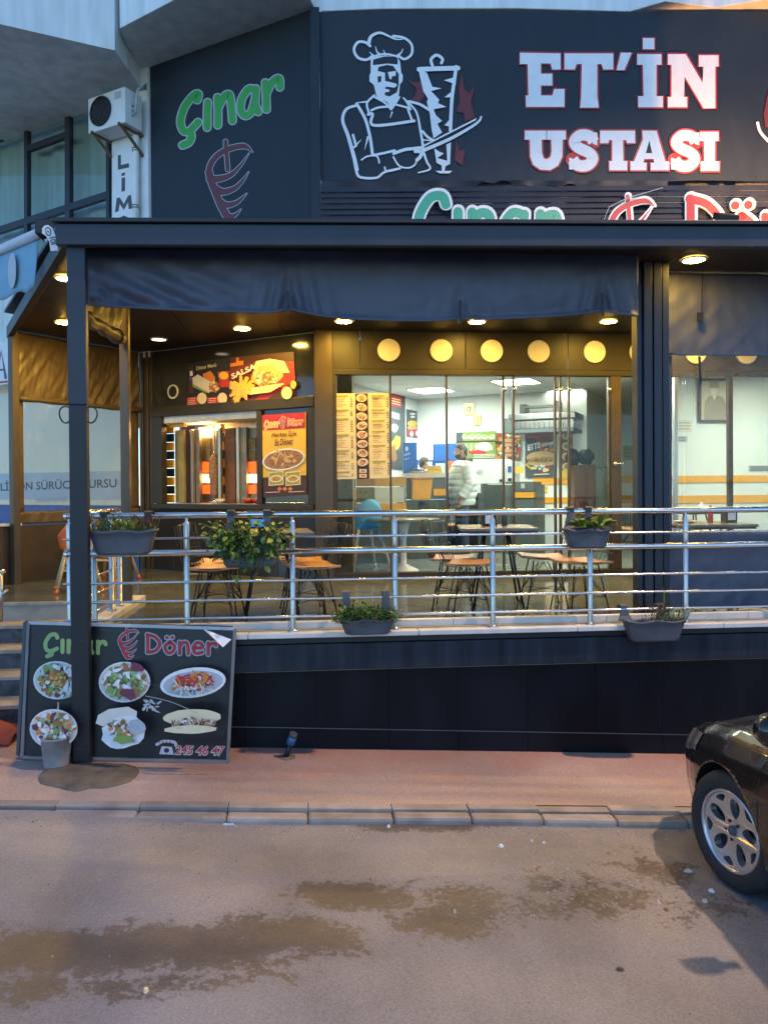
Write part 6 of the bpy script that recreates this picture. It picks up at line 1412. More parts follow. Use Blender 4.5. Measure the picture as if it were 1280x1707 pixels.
for k in range(2): pr.poly([(599,782+8*k),(611,782+8*k),(611,788+8*k),(599,788+8*k)], M['p_onion']); pr.ell(605,785+8*k,4,2,M['p_food'])
pr.build('print', mn)

# ================================================================== PEOPLE
def skin(name, vs, es, rad, root, m, parent, sub=2):
    me = bpy.data.meshes.new(name); im = wm(parent).inverted() if parent else Matrix()
    me.from_pydata([tuple(V(v)) for v in vs], es, []); me.materials.append(m)
    o = bpy.data.objects.new(name, me); C.objects.link(o); o.parent = parent
    s = o.modifiers.new('skin', 'SKIN'); s.use_smooth_shade = True
    for i, d in enumerate(me.skin_vertices[0].data): d.radius = (rad[i],)*2 if not isinstance(rad[i], tuple) else rad[i]; d.use_root = (i == root)
    u = o.modifiers.new('sub', 'SUBSURF'); u.levels = sub; u.render_levels = sub
    dg = bpy.context.evaluated_depsgraph_get(); nm = bpy.data.meshes.new_from_object(o.evaluated_get(dg)); o.modifiers.clear(); o.data = nm
    return o
mm('skin', (.60,.37,.27), .5, var=.06); mm('hair', (.075,.045,.028), .6, var=.3, scale=60, bump=.5, bscale=200); mm('jacket', (.74,.75,.72), .5, var=.06, scale=12, bump=.25, bscale=30); mm('jeans', (.035,.055,.10), .8, var=.3, scale=14); mm('shoe', (.03,.03,.032), .5); mm('dark_top', (.03,.035,.045), .8)
def person(loc, rz, label, top, legs, beard=True, lean=0.0, sc=1.0):
    t = thing('person', label, 'person', loc, None, rz); t.scale = (sc,)*3
    L = lean
    vs = [(0,0,.95),(-.01,0,1.10),(-.01+.3*L,0,1.28),(-.02+.6*L,0,1.43),(.0+.7*L,0,1.50),(.015+.75*L,0,1.56),(.0,.10,.90),(.02,.105,.50),(-.01,.11,.09),(.0,-.10,.90),(.03,-.105,.50),(.02,-.12,.09),
          (-.02+.55*L,.19,1.42),(-.05+.5*L,.25,1.15),(.08+.7*L,.24,.93),(.10+.75*L,.23,.86),(-.02+.55*L,-.19,1.42),(-.04+.5*L,-.25,1.15),(.10+.7*L,-.23,.93),(.12+.75*L,-.22,.86),(.13,.12,.05),(.16,-.13,.05)]
    es = [(0,1),(1,2),(2,3),(3,4),(4,5),(0,6),(6,7),(7,8),(8,20),(0,9),(9,10),(10,11),(11,21),(3,12),(12,13),(13,14),(14,15),(3,16),(16,17),(17,18),(18,19)]
    rad = [.14,.13,.145,.13,.058,.055,.085,.062,.042,.085,.062,.042,.06,.047,.032,.036,.06,.047,.032,.036,.035,.035]
    body = skin('body', vs, es, rad, 0, M['skin'], t, 2)
    hx, hz = .03+.8*L, 1.645
    # head: skull and face profile as a lofted surface
    def head(u, v):
        th = 2*math.pi*u; ph = math.pi*v; z = math.cos(ph); r = math.sin(ph)
        x, y = r*math.cos(th)*.098, r*math.sin(th)*.076
        zz = z*.118
        f = max(0, math.cos(th))*r
        if z < -.1: x += f*.018*min(1, (-z-.1)*3); y *= 1-.22*min(1, (-z-.1)*1.3)
        if f > .92: x += .022*math.exp(-((zz+.018)/.022)**2)*((f-.92)/.08)
        x += .006*f*math.exp(-((zz+.062)/.012)**2)-.008*f*math.exp(-((zz-.012)/.012)**2)
        return V((hx+x, y, hz+zz))
    W0 = wm(t)
    g_ = MB().grid(lambda u, v: W0 @ head(u, v), 40, 30); hd_ = g_.build('head', M['skin'], t, fix=True)
    for s in (-1, 1):
        MB().lathe([(0,-.004),(.018,0),(.022,.008),(.012,.014),(0,.012)], W0 @ V((hx-.005, s*.076, hz-.005)), 12, 0, W0.to_3x3() @ V((0,s,0))).build('ear', M['skin'], hd_)
        MB().lathe([(0,.0),(.009,.002),(0,.008)], W0 @ V((hx+.083, s*.030, hz+.012)), 10, 0, W0.to_3x3() @ V((1,s*.3,0))).build('eye', M['p_dkbrown'], hd_)
        MB().tube([W0 @ V((hx+.086, s*.018, hz+.036)), W0 @ V((hx+.080, s*.048, hz+.035))], .005, 6).build('eyebrow', M['hair'], hd_)
    def hair_(u, v):
        th = 2*math.pi*u; back = .5-.5*math.cos(th); lim = .30+.40*back**1.3
        p_ = head(u, v*lim); c_ = V((hx, 0, hz)); q = p_-c_; return W0 @ (c_+q*(1.09+.05*(1-v)))
    MB().grid(hair_, 36, 14).build('hair', M['hair'], hd_, fix=False, solid=.006)
    if beard:
        def bd_(u, v):
            th = (u-.5)*2.9; u2 = (th/(2*math.pi)) % 1.0; p_ = head(u2, 0.70+.18*v-.10*abs(u-.5)*2); c_ = V((hx, 0, hz)); return W0 @ (c_+(p_-c_)*1.05)
        MB().grid(bd_, 30, 10).build('beard', M['hair'], hd_, fix=False, solid=.006)
    # hands
    for s, w_, e_ in ((1, vs[14], vs[15]), (-1, vs[18], vs[19])):
        w_, e_ = V(w_), V(e_); d = (e_-w_).normalized(); b_ = MB(); o_ = e_
        b_.tube([W0 @ (w_+d*.02), W0 @ (e_), W0 @ (e_+d*.05)], [.026,.036,.034], 10)
        hn = b_.build('hand', M['skin'], body)
        for k in range(4):
            r_ = e_+d*.04+V((.026-.017*k, 0, 0)); ln = (.066,.074,.07,.055)[k]; cv = V((0,-s*.012,0))
            MB().tube([W0 @ r_, W0 @ (r_+d*ln*.5+cv*.3), W0 @ (r_+d*ln*.85+cv*1.6), W0 @ (r_+d*ln+cv*2.6)], [.0095,.009,.008,.006], 8).build('finger', M['skin'], hn)
        r_ = e_+V((.028,0,.005)); MB().tube([W0 @ r_, W0 @ (r_+V((.022,-s*.01,-.02))), W0 @ (r_+V((.026,-s*.016,-.05)))], [.011,.0105,.008], 8).build('thumb', M['skin'], hn)
    # trousers and shoes
    q = [vs[0],(0,.10,.88),(.02,.107,.50),(-.005,.112,.12),(0,-.10,.88),(.03,-.108,.50),(.02,-.12,.12),(0,0,1.02)]
    skin('trousers', q, [(7,0),(0,1),(1,2),(2,3),(0,4),(4,5),(5,6)], [.15,.105,.078,.075,.105,.078,.075,.15], 0, M[legs], t, 2)
    for x, y in ((.0,.115), (.03,-.122)):
        sh = MB(); 
        def shf(u, v): th = 2*math.pi*u; l = .145*math.cos(th); w2 = .05*math.sin(th)*(1-.12*math.cos(th)); hz_ = (.115-.075*max(0,(math.cos(th)+.35)/1.35)); k = math.sin(v*math.pi/2); return W0 @ V((x+.06+l*(1-.35*(v**3)), y+w2*(1-.45*v**3), .022+hz_*k))
        sh.grid(shf, 24, 6); so_ = sh.build('shoe', M['shoe'], t, fix=False); MB().poly([W0 @ V((x+.06+.152*math.cos(a), y+.054*math.sin(a), .002)) for a in [2*math.pi*k/20 for k in range(20)]], 0, (0,0,.026)).build('sole', M['p_white'], so_)
    # jacket in padded rows
    def jk(u, v):
        th = 2*math.pi*u; z = .80+.70*v; puff = abs(math.sin(v*math.pi*7))**.5*.016
        rx = .165+.035*math.sin(min(1, v*1.6)*math.pi*.62)-.06*max(0, v-.75)/.25-.035*max(0, v-.90)/.10; ry = .215-.035*(1-v)*(1-v)-.03*max(0, v-.8)/.2-.085*max(0, v-.90)/.10
        return W0 @ V(((rx+puff)*math.cos(th)-.005+L*.6*max(0, v-.2)+.02*(1-v)*(math.cos(th) > 0), (ry+puff)*math.sin(th), z))
    jo = MB().grid(jk, 40, 56).build('jacket', M[top], t, fix=False, solid=.012)
    for a_, b_, c_ in ((12,13,14), (16,17,18)):
        P_ = spline([vs[a_], tuple((V(vs[a_])+V(vs[b_]))/2), vs[b_], tuple((V(vs[b_])+V(vs[c_]))/2), vs[c_]], 8); n_ = len(P_)
        MB().tube([W0 @ p for p in P_], [(.098-.030*i/n_)+.010*abs(math.sin(i/n_*math.pi*7))**.6 for i in range(n_)], 14).build('sleeve', M[top], jo)
    def cl_(u, v): th = 2*math.pi*u; r = .098+.018*math.sin(v*math.pi); back = .5-.5*math.cos(th); return W0 @ V((-.01+L*.7+r*math.cos(th)*(1+.25*back), r*.95*math.sin(th), 1.44+.05*v+.06*back*v))
    MB().grid(cl_, 28, 6).build('hood_lining', M['black'], jo, fix=False, solid=.02)
    return t
person(aZ(772, 926, DZ), math.radians(183), 'bearded man in a white padded jacket and jeans standing in the shop', 'jacket', 'jeans')
person(V((1.50, 12.55, DZ)), math.radians(30), 'dark haired person in a dark top leaning behind the cash counter', 'dark_top', 'dark_top', False, .42, .90)
# ================================================================== STREET ITEMS
# leaning menu boards
def lean(px4, l0, Yb, Yt):
    """board plane leaning from its foot at Yb to its top at Yt"""
    zb_, zt_ = pave_z(-1.4, 5.8), 1.12
    n = V((.0, -(zt_-zb_), -(Yt-Yb)*-1)); n = V((0, -(zt_-zb_), (Yt-Yb)))
    return Plane((0, Yb, zb_), n)
LB = lean(None, 0, 5.80, 5.88)
mb_ = thing('menu_board', 'leaning black board with green and red lettering and six dishes', 'menu board', LB.at(210, 1265))
q4 = [(49,1038),(392,1048),(380,1269),(38,1262)]
pn = MB().poly([LB.at(*q) for q in q4], 0, LB.n*-.02).build('panel', mat('board_black', (.010,.010,.012), .38, var=.35, scale=4, rvar=.12, bump=.05), mb_)
fm = MB(); mm('board_edge', (.20,.19,.18), .5)
for i in range(4): a_, b_ = q4[i], q4[(i+1) % 4]; MB().bar(LB.at(*a_)+LB.n*.004, LB.at(*b_)+LB.n*.004, .022, .026, LB.n).build('frame_bar', M['p_grey'] if i in (0,) else M['board_edge'], mb_)
pr = Print(LB, .002)
comic(pr, 'Çınar', (74,1086), (35,1), (0,-31), 6.8, M['p_lgreen'], M['p_black'], 0.8); flame(pr, 197, 1046, 36, 53, M['p_red'], M['p_grey'], 2.0); comic(pr, 'Döner', (243,1088), (36,1), (0,-31), 5.6, M['p_red'], M['p_grey'], 3.4)
TS = ('p_salad','p_lgreen','p_onion','p_orange','p_white','p_purple','p_meat','p_white')
food(pr, 96,1134,40,32,.05,TS,80); food(pr, 97,1134,16,12,0,('p_fries','p_meat','p_orange'),30,None,.35); food(pr, 208,1137,43,34,-.05,('p_salad','p_lgreen','p_onion','p_meat','p_salad','p_white'),90); pr.ell(214,1156,13,9,M['p_purple'],.3,12,.3); pr.ell(229,1112,12,8,M['p_purple'],.3,12,.3)
pr.ell(322,1138,55,25,M['p_white'],-.12,30); pr.ell(322,1139,50,20,M['p_grey'],-.12,30); food(pr, 322,1137,42,16,-.12,('p_orange','p_red','p_red','p_orange','p_onion'),60,None,.28); food(pr, 322,1150,40,8,-.05,('p_white','p_grey','p_onion'),24,None,.25)
food(pr, 90,1215,40,33,0,TS,80)
pr.poly([(160,1206),(164,1192),(182,1182),(214,1178),(229,1186),(228,1196),(200,1203),(172,1211)], M['p_onion']); pr.ell(206,1222,38,27,M['p_white'],-.3,18,.1); food(pr, 203,1215,28,17,.3,('p_meat','p_brown','p_salad','p_onion','p_orange','p_white'),40,None,.35); pr.ell(208,1233,17,7,M['p_salad'],-.1,10,.3); pr.ell(229,1212,15,13,M['p_grey'],.2,12,.15)
pr.ell(321,1196,48,14,M['p_cream'],-.03,24,.03); food(pr, 322,1207,46,11,-.02,('p_meat','p_brown','p_onion','p_bread','p_white','p_dkbrown'),70,None,.22); pr.ell(318,1216,44,7,M['p_cream'],-.02,20,.05)
for _ in range(16): pr.ell(random.uniform(232,268), random.uniform(1166,1186), random.uniform(1,6), random.uniform(.8,3), M['p_grey'], random.uniform(0,3), 7, .4)
pr.stroke([(243,1160),(285,1170),(330,1189)], .9, M['p_grey']); 
for _ in range(30): x_, y_ = random.uniform(60,370), random.uniform(1050,1255); pr.stroke([(x_,y_),(x_+random.uniform(-18,18),y_+random.uniform(-5,5))], .5, M['p_dgrey'])
pr.stroke([(262,1241),(272,1236),(290,1237),(294,1243)], 5, M['p_grey']); pr.poly([(270,1244),(287,1245),(290,1258),(266,1257)], M['p_grey']); pr.ell(278,1251,4.5,4,M['p_black']); [pr.ell(266+6*k,1237,1.5,1.5,M['p_red']) for k in range(4)]
pr.text('245 46 47', 291, 1257, 375, 1259, M['p_grey'], 16, .07, .12); pr.text('245 46 47', 292, 1256.5, 374, 1258.5, M['p_red'], 14.5, .015, .12)
pr.build('print', pn)
tf = MB(); tf.add([LB.at(337,1047,.006), LB.at(362,1057,.03), LB.at(386,1066,.012), LB.at(372,1079,.05), LB.at(352,1060,.06)], [(0,1,4), (1,2,3), (1,3,4)]); tf.build('torn_flap', M['p_white'], pn, fix=False, solid=.002)
LB2 = LB.off(-.045)
b2_ = thing('spare_board', 'second dark board standing behind the leaning menu board', 'menu board', LB2.at(200,1260)); q5 = [(43,1037),(388,1046),(372,1262),(31,1258)]
MB().poly([LB2.at(*q) for q in q5], 0, LB2.n*-.015).build('panel', bpy.data.materials['board_black'], b2_)
for i in range(4): MB().bar(LB2.at(*q5[i])+LB2.n*.003, LB2.at(*q5[(i+1) % 4])+LB2.n*.003, .022, .02, LB2.n).build('frame_bar', M['p_dgrey'], b2_)
# bucket with sticks, cement patch
mm('chip_wood', (.42,.34,.26), .8)
bz = pave_z(-1.95, 5.7); bc = aZ(95, 1277, bz); 
bk_ = thing('cement_bucket', 'grey cement filled bucket with thin sticks beside the front post', 'bucket', bc)
MB().lathe([(0,.0),(.083,.0),(.088,.02),(.105,.205),(.110,.207),(.110,.22),(.100,.22),(.098,.18),(0,.185)], bc, 24).build('pail', mat('pail', (.30,.29,.28), .75, var=.25, scale=9, bump=.2), bk_)
for dx, dy, tx in ((.0,.0,.01), (.015,.02,-.01), (-.012,.01,.02)): MB().tube([bc+V((dx,dy,.17)), bc+V((dx+tx*.5,dy,.30)), bc+V((dx+tx,dy+.01,.42+dx*2))], .005, 6).build('stick', M['chip_wood'], bk_)
pp = []
R5 = random.Random(2)
for x_, y_ in ((64,1290),(66,1302),(92,1307),(128,1312),(150,1306),(178,1304),(205,1297),(222,1290),(234,1276),(224,1268),(190,1266),(140,1268),(100,1275),(76,1281)): p_ = aZ(x_, y_, pave_z(-1.8, 5.6)+.02); pp.append(p_)
cpm = MB(); n_ = len(pp); sm_ = spline(pp, 4, True); cen = sum(pp, V())/n_; N_ = len(sm_); vs = []
for s_, dz in ((1.0,-.01), (.96,.012), (.8,.02), (.4,.026)): vs += [V((cen.x+(p.x-cen.x)*s_, cen.y+(p.y-cen.y)*s_, pave_z(p.x, p.y)+dz+R5.uniform(-.003,.003))) for p in sm_]
vs.append(V((cen.x, cen.y, pave_z(cen.x, cen.y)+.03))); fs = [(i*N_+k, i*N_+(k+1) % N_, (i+1)*N_+(k+1) % N_, (i+1)*N_+k) for i in range(3) for k in range(N_)]+[(3*N_+k, 3*N_+(k+1) % N_, 4*N_) for k in range(N_)]
cpm.add(vs, fs, 0, True); cpm.build('cement_patch', M['cement'], None, 'rough brown cement patch round the foot of the front post', 'cement patch')
# cut pipe stub leaning from the pavement
p0, p1 = aZ(477, 1262, pave_z(-.25, 5.95)), aY(490, 1222, 5.9)
ps_ = thing('pipe_stub', 'short black pipe stub with blue tape leaning out of the pavement', 'pipe', p0)
ax_ = (p1-p0); MB().tube([p0-ax_*.1, p0+ax_*.55], .02, 12).build('pipe', M['black'], ps_); MB().tube([p0+ax_*.55, p0+ax_*.85], .033, 14).build('blue_collar', mat('tape_blue', (.03,.12,.26), .4, var=.2), ps_); MB().tube([p0+ax_*.85, p0+ax_*1.0], .031, 12).build('end_cap', M['p_dgrey'], ps_)
MB().lathe([(.0,.002),(.06,.001),(.075,-.004)], p0+V((0,0,.003)), 14).build('mortar_ring', M['cement'], ps_)
# red cloth at the foot of the stairs
rcb = aZ(0, 1240, pave_z(-2.4, 5.8))
def rcf(u, v): x, y = (u-.5)*1.0, (v-.5)*.5; return rcb+V((-.38+x*.95, .16+y, .02+.30*math.exp(-((u-.45)/.33)**2)*(1-.6*abs(v-.4)*1.6)*(.7+.3*math.sin(v*5))+.02*math.sin(u*17+v*9)+.015*math.sin(u*7-v*23)))
MB().grid(rcf, 30, 16).build('red_tarpaulin', mat('red_cloth', (.30,.05,.035), .7, var=.15, scale=5), None, 'crumpled red tarpaulin heap at the foot of the stairs', 'tarpaulin', fix=False, solid=.01)
# litter and grit on the road
mm('chip', (.55,.50,.44), .8, var=.3, scale=20); mm('grit', (.10,.08,.06), .9, var=.4, scale=20)
def pebble(x, y, sx, sy, sz, m, lb, nm='stone_chip', cat='stone', z=None):
    p_ = aZ(x, y, -.1); zz = road_z(p_.x, p_.y) if z is None else z; p_ = aZ(x, y, zz); zz = road_z(p_.x, p_.y); R6 = random.Random(int(x*7+y)); b_ = MB(); vs = []; sx *= .62; sy *= .62
    for k in range(6): t = k*math.pi/3; vs.append(V((p_.x+sx*math.cos(t)*R6.uniform(.7,1.2), p_.y+sy*math.sin(t)*R6.uniform(.7,1.2), zz)))
    vs += [V((p_.x+(q.x-p_.x)*.6, p_.y+(q.y-p_.y)*.6, zz+sz*R6.uniform(.7,1.2))) for q in vs[:6]]
    b_.add(vs, [(k, (k+1) % 6, 6+(k+1) % 6, 6+k) for k in range(6)]+[(6,7,8,9,10,11)]); b_.build(nm, M[m], None, lb, cat, 'scraps lying on the road')
for x, y, sx, sy, m, lb in ((835,1411,.028,.03,'p_white','white scrap of paper on the road below the kerb'), (1185,1485,.035,.03,'p_white','flat white scrap on the road by the front tyre'), (1174,1502,.03,.035,'chip','grey stone on the road in front of the tyre'), (1096,1504,.018,.03,'chip','grey pebble at the edge of the car shadow'), (244,1650,.02,.03,'p_cream','pale leaf lying on the damp patch at the left'), (945,1449,.018,.02,'chip','pale pebble in the middle of the road'), (1110,1517,.03,.025,'p_meat','brown stone between car shadow and middle of the road'),
        (648,1379,.02,.02,'p_white','white scrap in the gutter at the middle of the kerb'), (906,1406,.02,.018,'p_white','white scrap on the road below the right kerb stones'), (1032,1617,.032,.03,'grit','dark leaf lying on the lower right road'), (1146,1452,.05,.03,'chip','flat grey stone beside the front tyre'), (380,1374,.07,.005,'p_white','thin white stick lying against the buried kerb'), (758,1521,.015,.02,'chip','pale pebble in the centre stain'), (886,1403,.014,.012,'p_white','tiny white scrap near the right gutter')):
    w_ = lb.split(); k_ = next(q for q in ('scrap','leaf','stick','stone','pebble') if q in w_)
    pebble(x, y, sx, sy, .012, m, lb, {'scrap':'paper_scrap','leaf':'dry_leaf','stick':'paper_stick','stone':'stone_chip','pebble':'stone_chip'}[k_], k_)
gb = MB(); R7 = random.Random(9)
for k in range(620):
    if k < 400: x = R7.uniform(-2.2,3.2); y = 4.86-abs(R7.gauss(0,.07))-.005
    elif k < 540:
        q_ = aZ(R7.gauss(1000,110), R7.gauss(1470,38), -.1); x, y = q_.x, q_.y
    else: x, y = R7.uniform(-2,2.6), R7.uniform(2.9,4.8)
    s = R7.uniform(.0015,.006); z = road_z(x, y); a = R7.uniform(0,3)
    vs = [V((x+s*math.cos(a+t*2.1), y+s*math.sin(a+t*2.1), z)) for t in range(3)]+[V((x, y, z+s*.9))]
    gb.add(vs, [(0,1,3),(1,2,3),(2,0,3)], 0 if R7.random() < .6 else 1)
gb.build('road_grit', [M['chip'], M['grit']], None, 'scattered grit and small chips along the gutter and on the road', 'grit', kind='stuff', fix=False)

# ================================================================== PARKED CAR
WR = .325
wc = aZ(1213, 1488, -.17); wz = road_z(wc.x, wc.y)
car = thing('parked_car', 'dark brown black car parked nose to the kerb at the right edge', 'car', (0,0,0))
hdg = math.radians(90+2.0)
M['car_paint'] = mat('car_paint', (.011,.0095,.007), .27, .35, var=.1, coat=.85, rvar=.08, scale=5, col2=(.022,.019,.014))
mm('tyre', (.022,.022,.023), .75, var=.2, bump=.15, bscale=60); mm('alloy', (.60,.60,.61), .34, .85, var=.06); mm('car_glass', (.015,.017,.018), .05, coat=.5); mm('lamp_lens', (.34,.34,.32), .10, .5, coat=1); mm('car_trim', (.015,.015,.016), .5)
TW = .775
car.rotation_euler = (0,0,hdg)
side_v = V((-math.sin(hdg), math.cos(hdg), 0)); fwd_v = V((math.cos(hdg), math.sin(hdg), 0))
car.location = V((wc.x, wc.y, wz)) - side_v*(TW+.09); CW = wm(car)
def lin(x, P):
    if x <= P[0][0]: return P[0][1]
    for (a, p), (b, q) in zip(P, P[1:]):
        if x <= b: t = (x-a)/(b-a); t = t*t*(3-2*t)*.5+t*.5; return p+(q-p)*t
    return P[-1][1]
HWp = [(-3.5,.60),(-3.42,.76),(-3.1,.87),(-2.0,.915),(-1.0,.915),(-.3,.905),(0,.90),(.35,.865),(.58,.80),(.74,.69),(.82,.54),(.85,.14)]
TOP = [(-3.5,.80),(-3.42,.95),(-3.2,1.06),(-2.0,1.03),(-1.0,1.0),(-.42,.985),(0,.935),(.35,.86),(.58,.78),(.74,.70),(.82,.60),(.85,.50)]
BOT = [(-3.5,.45),(-3.42,.32),(-3.1,.22),(0,.19),(.5,.20),(.74,.24),(.82,.32),(.85,.40)]
def bodyS(x, t):
    """t 0 bottom edge .. 1 middle of the bonnet, left side"""
    hw, zt, zb = lin(x, HWp), lin(x, TOP), lin(x, BOT); h = zt-zb
    pr_ = [(0,(.86,0)),(.12,(.95,.08)),(.30,(.99,.35)),(.45,(1.0,.58)),(.56,(.985,.74)),(.66,(.93,.87)),(.74,(.84,.935)),(.85,(.55,.985)),(1,(0,1.0))]
    for (a, p), (b, q) in zip(pr_, pr_[1:]):
        if t <= b: k = (t-a)/(b-a); y, z = p[0]+(q[0]-p[0])*k, p[1]+(q[1]-p[1])*k; break
    fl = .022*math.exp(-(((x)/.42)**2))*math.exp(-((zb+z*h-.5)/.22)**2)      # flared arch
    return V((x, y*hw+fl, zb+z*h))
NX, NT = 150, 60; xs_ = [-3.5+4.35*(1-(1-i/NX)**1.5) for i in range(NX+1)]
b_ = MB(); vs = []; ring = []
for x in xs_:
    hf = [bodyS(x, k/NT) for k in range(NT+1)]; r_ = hf+[V((p.x, -p.y, p.z)) for p in hf[-2::-1]]; ring = len(r_); vs += [CW @ p for p in r_]
fs = [(i*ring+k, i*ring+(k+1) % ring, (i+1)*ring+(k+1) % ring, (i+1)*ring+k) for i in range(NX) for k in range(ring)]
fs += [tuple(range(ring))[::-1], tuple(NX*ring+k for k in range(ring))]
b_.add(vs, fs, 0, True); bd2 = b_.build('body', [M['car_paint'], M['car_trim']], car)
ct_ = MB()
for x in (0, -2.64):
    for s in (-1, 1): ct_.lathe([(0,-.17),(.356,-.17),(.356,.26),(0,.26)], CW @ V((x, s*TW, WR+.01)), 40, 0, CW.to_3x3() @ V((0,s,0)), False)
cut = ct_.build('cutter', M['car_trim'], car)
bo_ = bd2.modifiers.new('arch', 'BOOLEAN'); bo_.object = cut; bo_.operation = 'DIFFERENCE'; bo_.solver = 'EXACT'; bo_.use_self = True
dg = bpy.context.evaluated_depsgraph_get(); nm_ = bpy.data.meshes.new_from_object(bd2.evaluated_get(dg)); bd2.modifiers.clear(); bd2.data = nm_; bpy.data.objects.remove(cut)
def patch(name, x0, x1, t0_, t1_, m, off=.004, par=None, n=16, s=1, shape=None, **k):
    def f(u, v):
        x, t = x0+(x1-x0)*u, t0_+(t1_-t0_)*v
        if shape: x, t = shape(u, v)
        e = 1e-3; p_ = bodyS(x, t); a, c_ = bodyS(x+e, t)-p_, bodyS(x, min(1, t+e))-p_; nn = a.cross(c_); 
        if nn.length > 0: nn.normalize()
        if nn.y*s < 0 and s > 0 and nn.z < 0: nn = -nn
        if nn.y < 0 or nn.z < -.3: nn = -nn if nn.y < 0 else nn
        q = p_+nn*off; return CW @ V((q.x, q.y*s, q.z))
    return MB().grid(f, n, n).build(name, m, par or car, fix=False, **k)
def rev(f): return f
for s in (1, -1):
    patch('headlight', 0,0,0,0, M['lamp_lens'], .006, s=s, shape=lambda u, v: (.76-.42*u, .50+.03*u+(.20-.09*u)*v))
    patch('fog_lamp', .66,.76,.18,.27, M['lamp_lens'], .004, s=s)
    for xa in (-.34, -1.32, -2.25): patch('door_seam', xa, xa-.008, .10, .74, M['car_trim'], .0015, n=12, s=s)
    patch('bonnet_seam', -.4,.60,.745,.752, M['car_trim'], .0015, n=14, s=s)
    patch('bumper_seam', 0,0,0,0, M['car_trim'], .0015, n=12, s=s, shape=lambda u, v: (.40+.01*v+.05*u, .33+.17*u))
    patch('sill_trim', -2.2,-.42,.02,.12, M['car_trim'], .006, s=s)
    patch('door_handle', -.98,-1.16,.63,.66, M['car_paint'], .02, s=s, n=4)
MB().grid(lambda u, v: CW @ V((.845-.10*abs(u-.5)**2*3+.004, (u-.5)*.9, .34+.14*v)), 20, 4).build('grille', M['car_trim'], car, fix=False)
# cabin
RFp = [(-.42,.985),(-.75,1.25),(-1.15,1.47),(-1.7,1.55),(-2.5,1.51),(-3.05,1.36),(-3.32,1.08)]
def cab(x, t):
    zt = lin(x, RFp[::-1]) if False else [r for r in [0]][0]
    P = sorted(RFp); zt = lin(x, P); zb = lin(x, TOP)-.03; hw = lin(x, HWp)*.93; k = t
    y = hw*(1-.22*min(1, k*1.3)**1.5*(zt-zb)/.55); z = zb+(zt-zb)*min(1, k*1.28)
    if k > .78: q = (k-.78)/.22; y *= (1-q)**.6; z = zt-.02*(1-q)
    return V((x, y, z))
b_ = MB(); vs = []; nx_ = 40; nt_ = 14
for i in range(nx_+1):
    x = -.42-2.9*i/nx_; hf = [cab(x, k/nt_) for k in range(nt_+1)]; r_ = hf+[V((p.x,-p.y,p.z)) for p in hf[-2::-1]]; rg = len(r_); vs += [CW @ p for p in r_]
b_.add(vs, [(i*rg+k, i*rg+k+1, (i+1)*rg+k+1, (i+1)*rg+k) for i in range(nx_) for k in range(rg-1)], 0, True); b_.build('cabin', M['car_paint'], car)
for s in (1, -1):
    for xa, xb in ((-.85,-1.30), (-1.36,-2.2), (-2.28,-2.9)):
        def wf_(u, v): x = xa+(xb-xa)*u; p_ = cab(x, .12+.52*v); return CW @ V((p_.x, (p_.y+.006)*s, p_.z))
        MB().grid(wf_, 10, 6).build('side_window', M['car_glass'], car, fix=False)
    mr_ = MB().lathe([(0,-.05),(.06,-.045),(.085,0),(.08,.05),(0,.06)], CW @ V((-.62, s*1.0, 1.08)), 16, 0, CW.to_3x3() @ V((1,0,.1))).build('wing_mirror', M['car_paint'], car)
    MB().bar(CW @ V((-.62, s*.86, 1.03)), CW @ V((-.62, s*.95, 1.06)), .05, .03).build('mirror_arm', M['car_trim'], mr_)
def ws(u, v): x = -.45-.62*v; p_ = cab(x, .78); yy = p_.y*(2*u-1); z = lin(x, sorted(RFp)); return CW @ V((x+.012, yy*.93, z+.008))
MB().grid(ws, 14, 8).build('windscreen', M['car_glass'], car, fix=False)
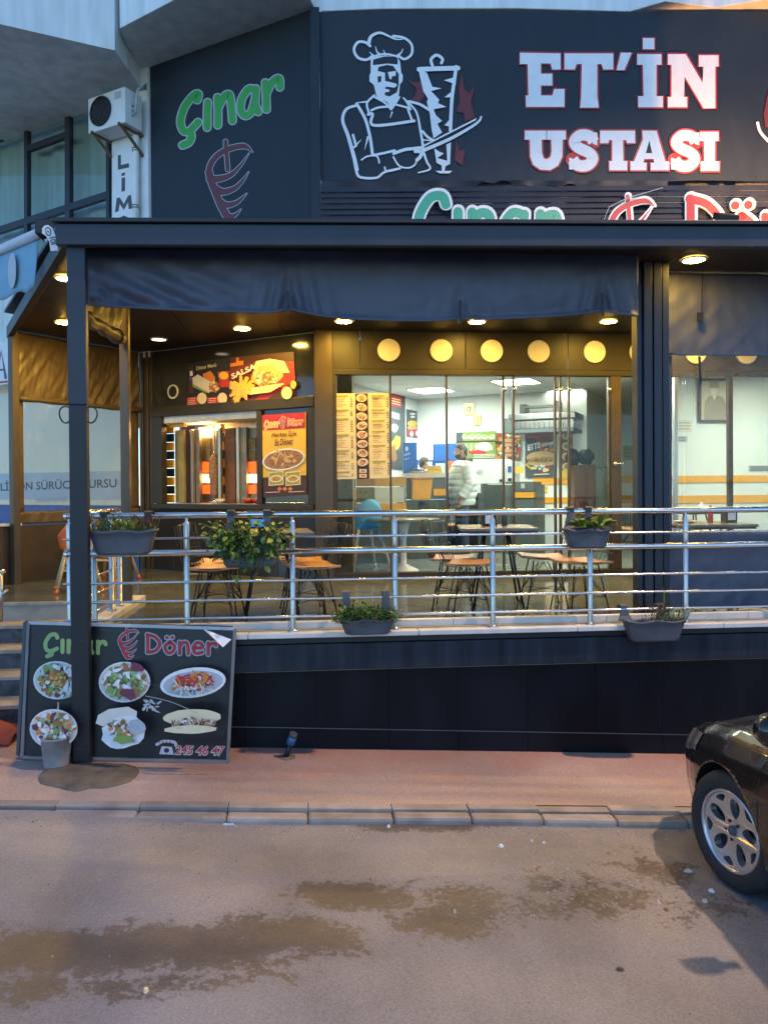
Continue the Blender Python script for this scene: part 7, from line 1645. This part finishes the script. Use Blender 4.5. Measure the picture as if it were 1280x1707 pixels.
# wheels with five double spokes
def wheel(x, s, steer):
    Mx = CW @ Matrix.Translation((x, s*TW, WR)) @ Matrix.Rotation(steer, 4, 'Z') @ (Matrix.Identity(4) if s > 0 else Matrix.Rotation(math.pi, 4, 'Z'))
    ax = Mx.to_3x3() @ V((0,1,0)); c_ = Mx @ V((0,0,0)); 
    prof = [(.225,.085),(.232,.10),(.262,.112),(.300,.106),(.318,.085),(.325,.06),(.325,-.06),(.318,-.085),(.30,-.106),(.262,-.11),(.225,-.09)]
    def lat(P, m, name, par, n=48): 
        b_ = MB(); vs = []
        for r, h in P:
            for k in range(n): t = 2*math.pi*k/n; vs.append(Mx @ V((r*math.cos(t), h, r*math.sin(t))))
        b_.add(vs, [(i*n+k, i*n+(k+1) % n, (i+1)*n+(k+1) % n, (i+1)*n+k) for i in range(len(P)-1) for k in range(n)], 0, True); return b_.build(name, m, par)
    w_ = thing('wheel', None, None); w_.parent = car
    w_ = lat(prof, M['tyre'], 'tyre', car)
    bpy.data.objects.remove([o for o in car.children if o.type == 'EMPTY'][0])
    w_.name = 'wheel'
    b_ = MB()
    for k in range(36):
        for h in (-.05, 0.0, .05):
            t = 2*math.pi*(k+.3*(h != 0))/36; P_ = [V((r*math.cos(t+d), h+e, r*math.sin(t+d))) for r, d, e in ((.3255,0,-.018),(.3255,.09,-.018),(.3255,.09,.018),(.3255,0,.018))]
            b_.add([Mx @ p for p in P_], [(0,1,2,3)])
    lat([(.228,.088),(.224,.098),(.214,.098),(.206,.086),(.20,.03),(.20,-.08)], M['alloy'], 'rim_lip', w_)
    lat([(.06,-.01),(.145,-.01),(.145,.0),(.06,.0)], M['steel_brushed'], 'brake_disc', w_); lat([(.0,-.03),(.205,-.03)], M['car_trim'], 'rim_back', w_)
    outer = [V((.208*math.cos(2*math.pi*k/60), .208*math.sin(2*math.pi*k/60), 0)) for k in range(60)]; holes = []
    for k in range(5):
        a0 = 2*math.pi*k/5+math.radians(90+8)
        hl_ = []
        for j in range(18): t = 2*math.pi*j/18; r = .128+.058*math.cos(t); w2 = .036*(1+.25*math.cos(t)); hl_.append(V((r*math.cos(a0)-w2*math.sin(t)*math.sin(a0), r*math.sin(a0)+w2*math.sin(t)*math.cos(a0), 0)))
        holes.append(hl_)
        a1 = a0+math.pi/5; hl_ = []
        for j in range(12): t = 2*math.pi*j/12; r = .176+.020*math.cos(t); w2 = .034*math.sin(t)*(1+.7*math.cos(t)); hl_.append(V((r*math.cos(a1)-w2*math.sin(a1), r*math.sin(a1)+w2*math.cos(a1), 0)))
        holes.append(hl_)
    loops = [outer]+holes; tr = tessellate_polygon(loops); flat = [p for l in loops for p in l]
    def dish(p, back=0): r = math.hypot(p.x, p.y); return Mx @ V((p.x, .062+.022*(r/.208)**2+.012*math.exp(-(r/.05)**2)-back, p.y))
    b_ = MB(); n_ = len(flat); vs = [dish(p) for p in flat]+[dish(p, .045) for p in flat]; fs = list(tr)+[(a+n_, c2_+n_, b2_+n_) for a, b2_, c2_ in tr]; o_ = 0
    for l in loops:
        for k in range(len(l)): fs.append((o_+k, o_+(k+1) % len(l), o_+(k+1) % len(l)+n_, o_+k+n_))
        o_ += len(l)
    b_.add(vs, fs); b_.build('spoke_disc', M['alloy'], w_, bevel=.004)
    lat([(0,.085),(.022,.084),(.027,.078),(.027,.06)], M['p_dgrey'], 'hub_cap', w_, 20)
    for k in range(5):
        t = 2*math.pi*k/5+math.radians(90+44); b_ = MB(); b_.lathe([(0,.003),(.009,.003),(.0095,-.004),(.0095,-.02)], Mx @ V((.052*math.cos(t), .071, .052*math.sin(t))), 10, 0, ax); b_.build('wheel_nut', M['car_trim'], w_)
wheel(0, 1, math.radians(10)); wheel(0, -1, math.radians(10)); wheel(-2.64, 1, 0); wheel(-2.64, -1, 0)
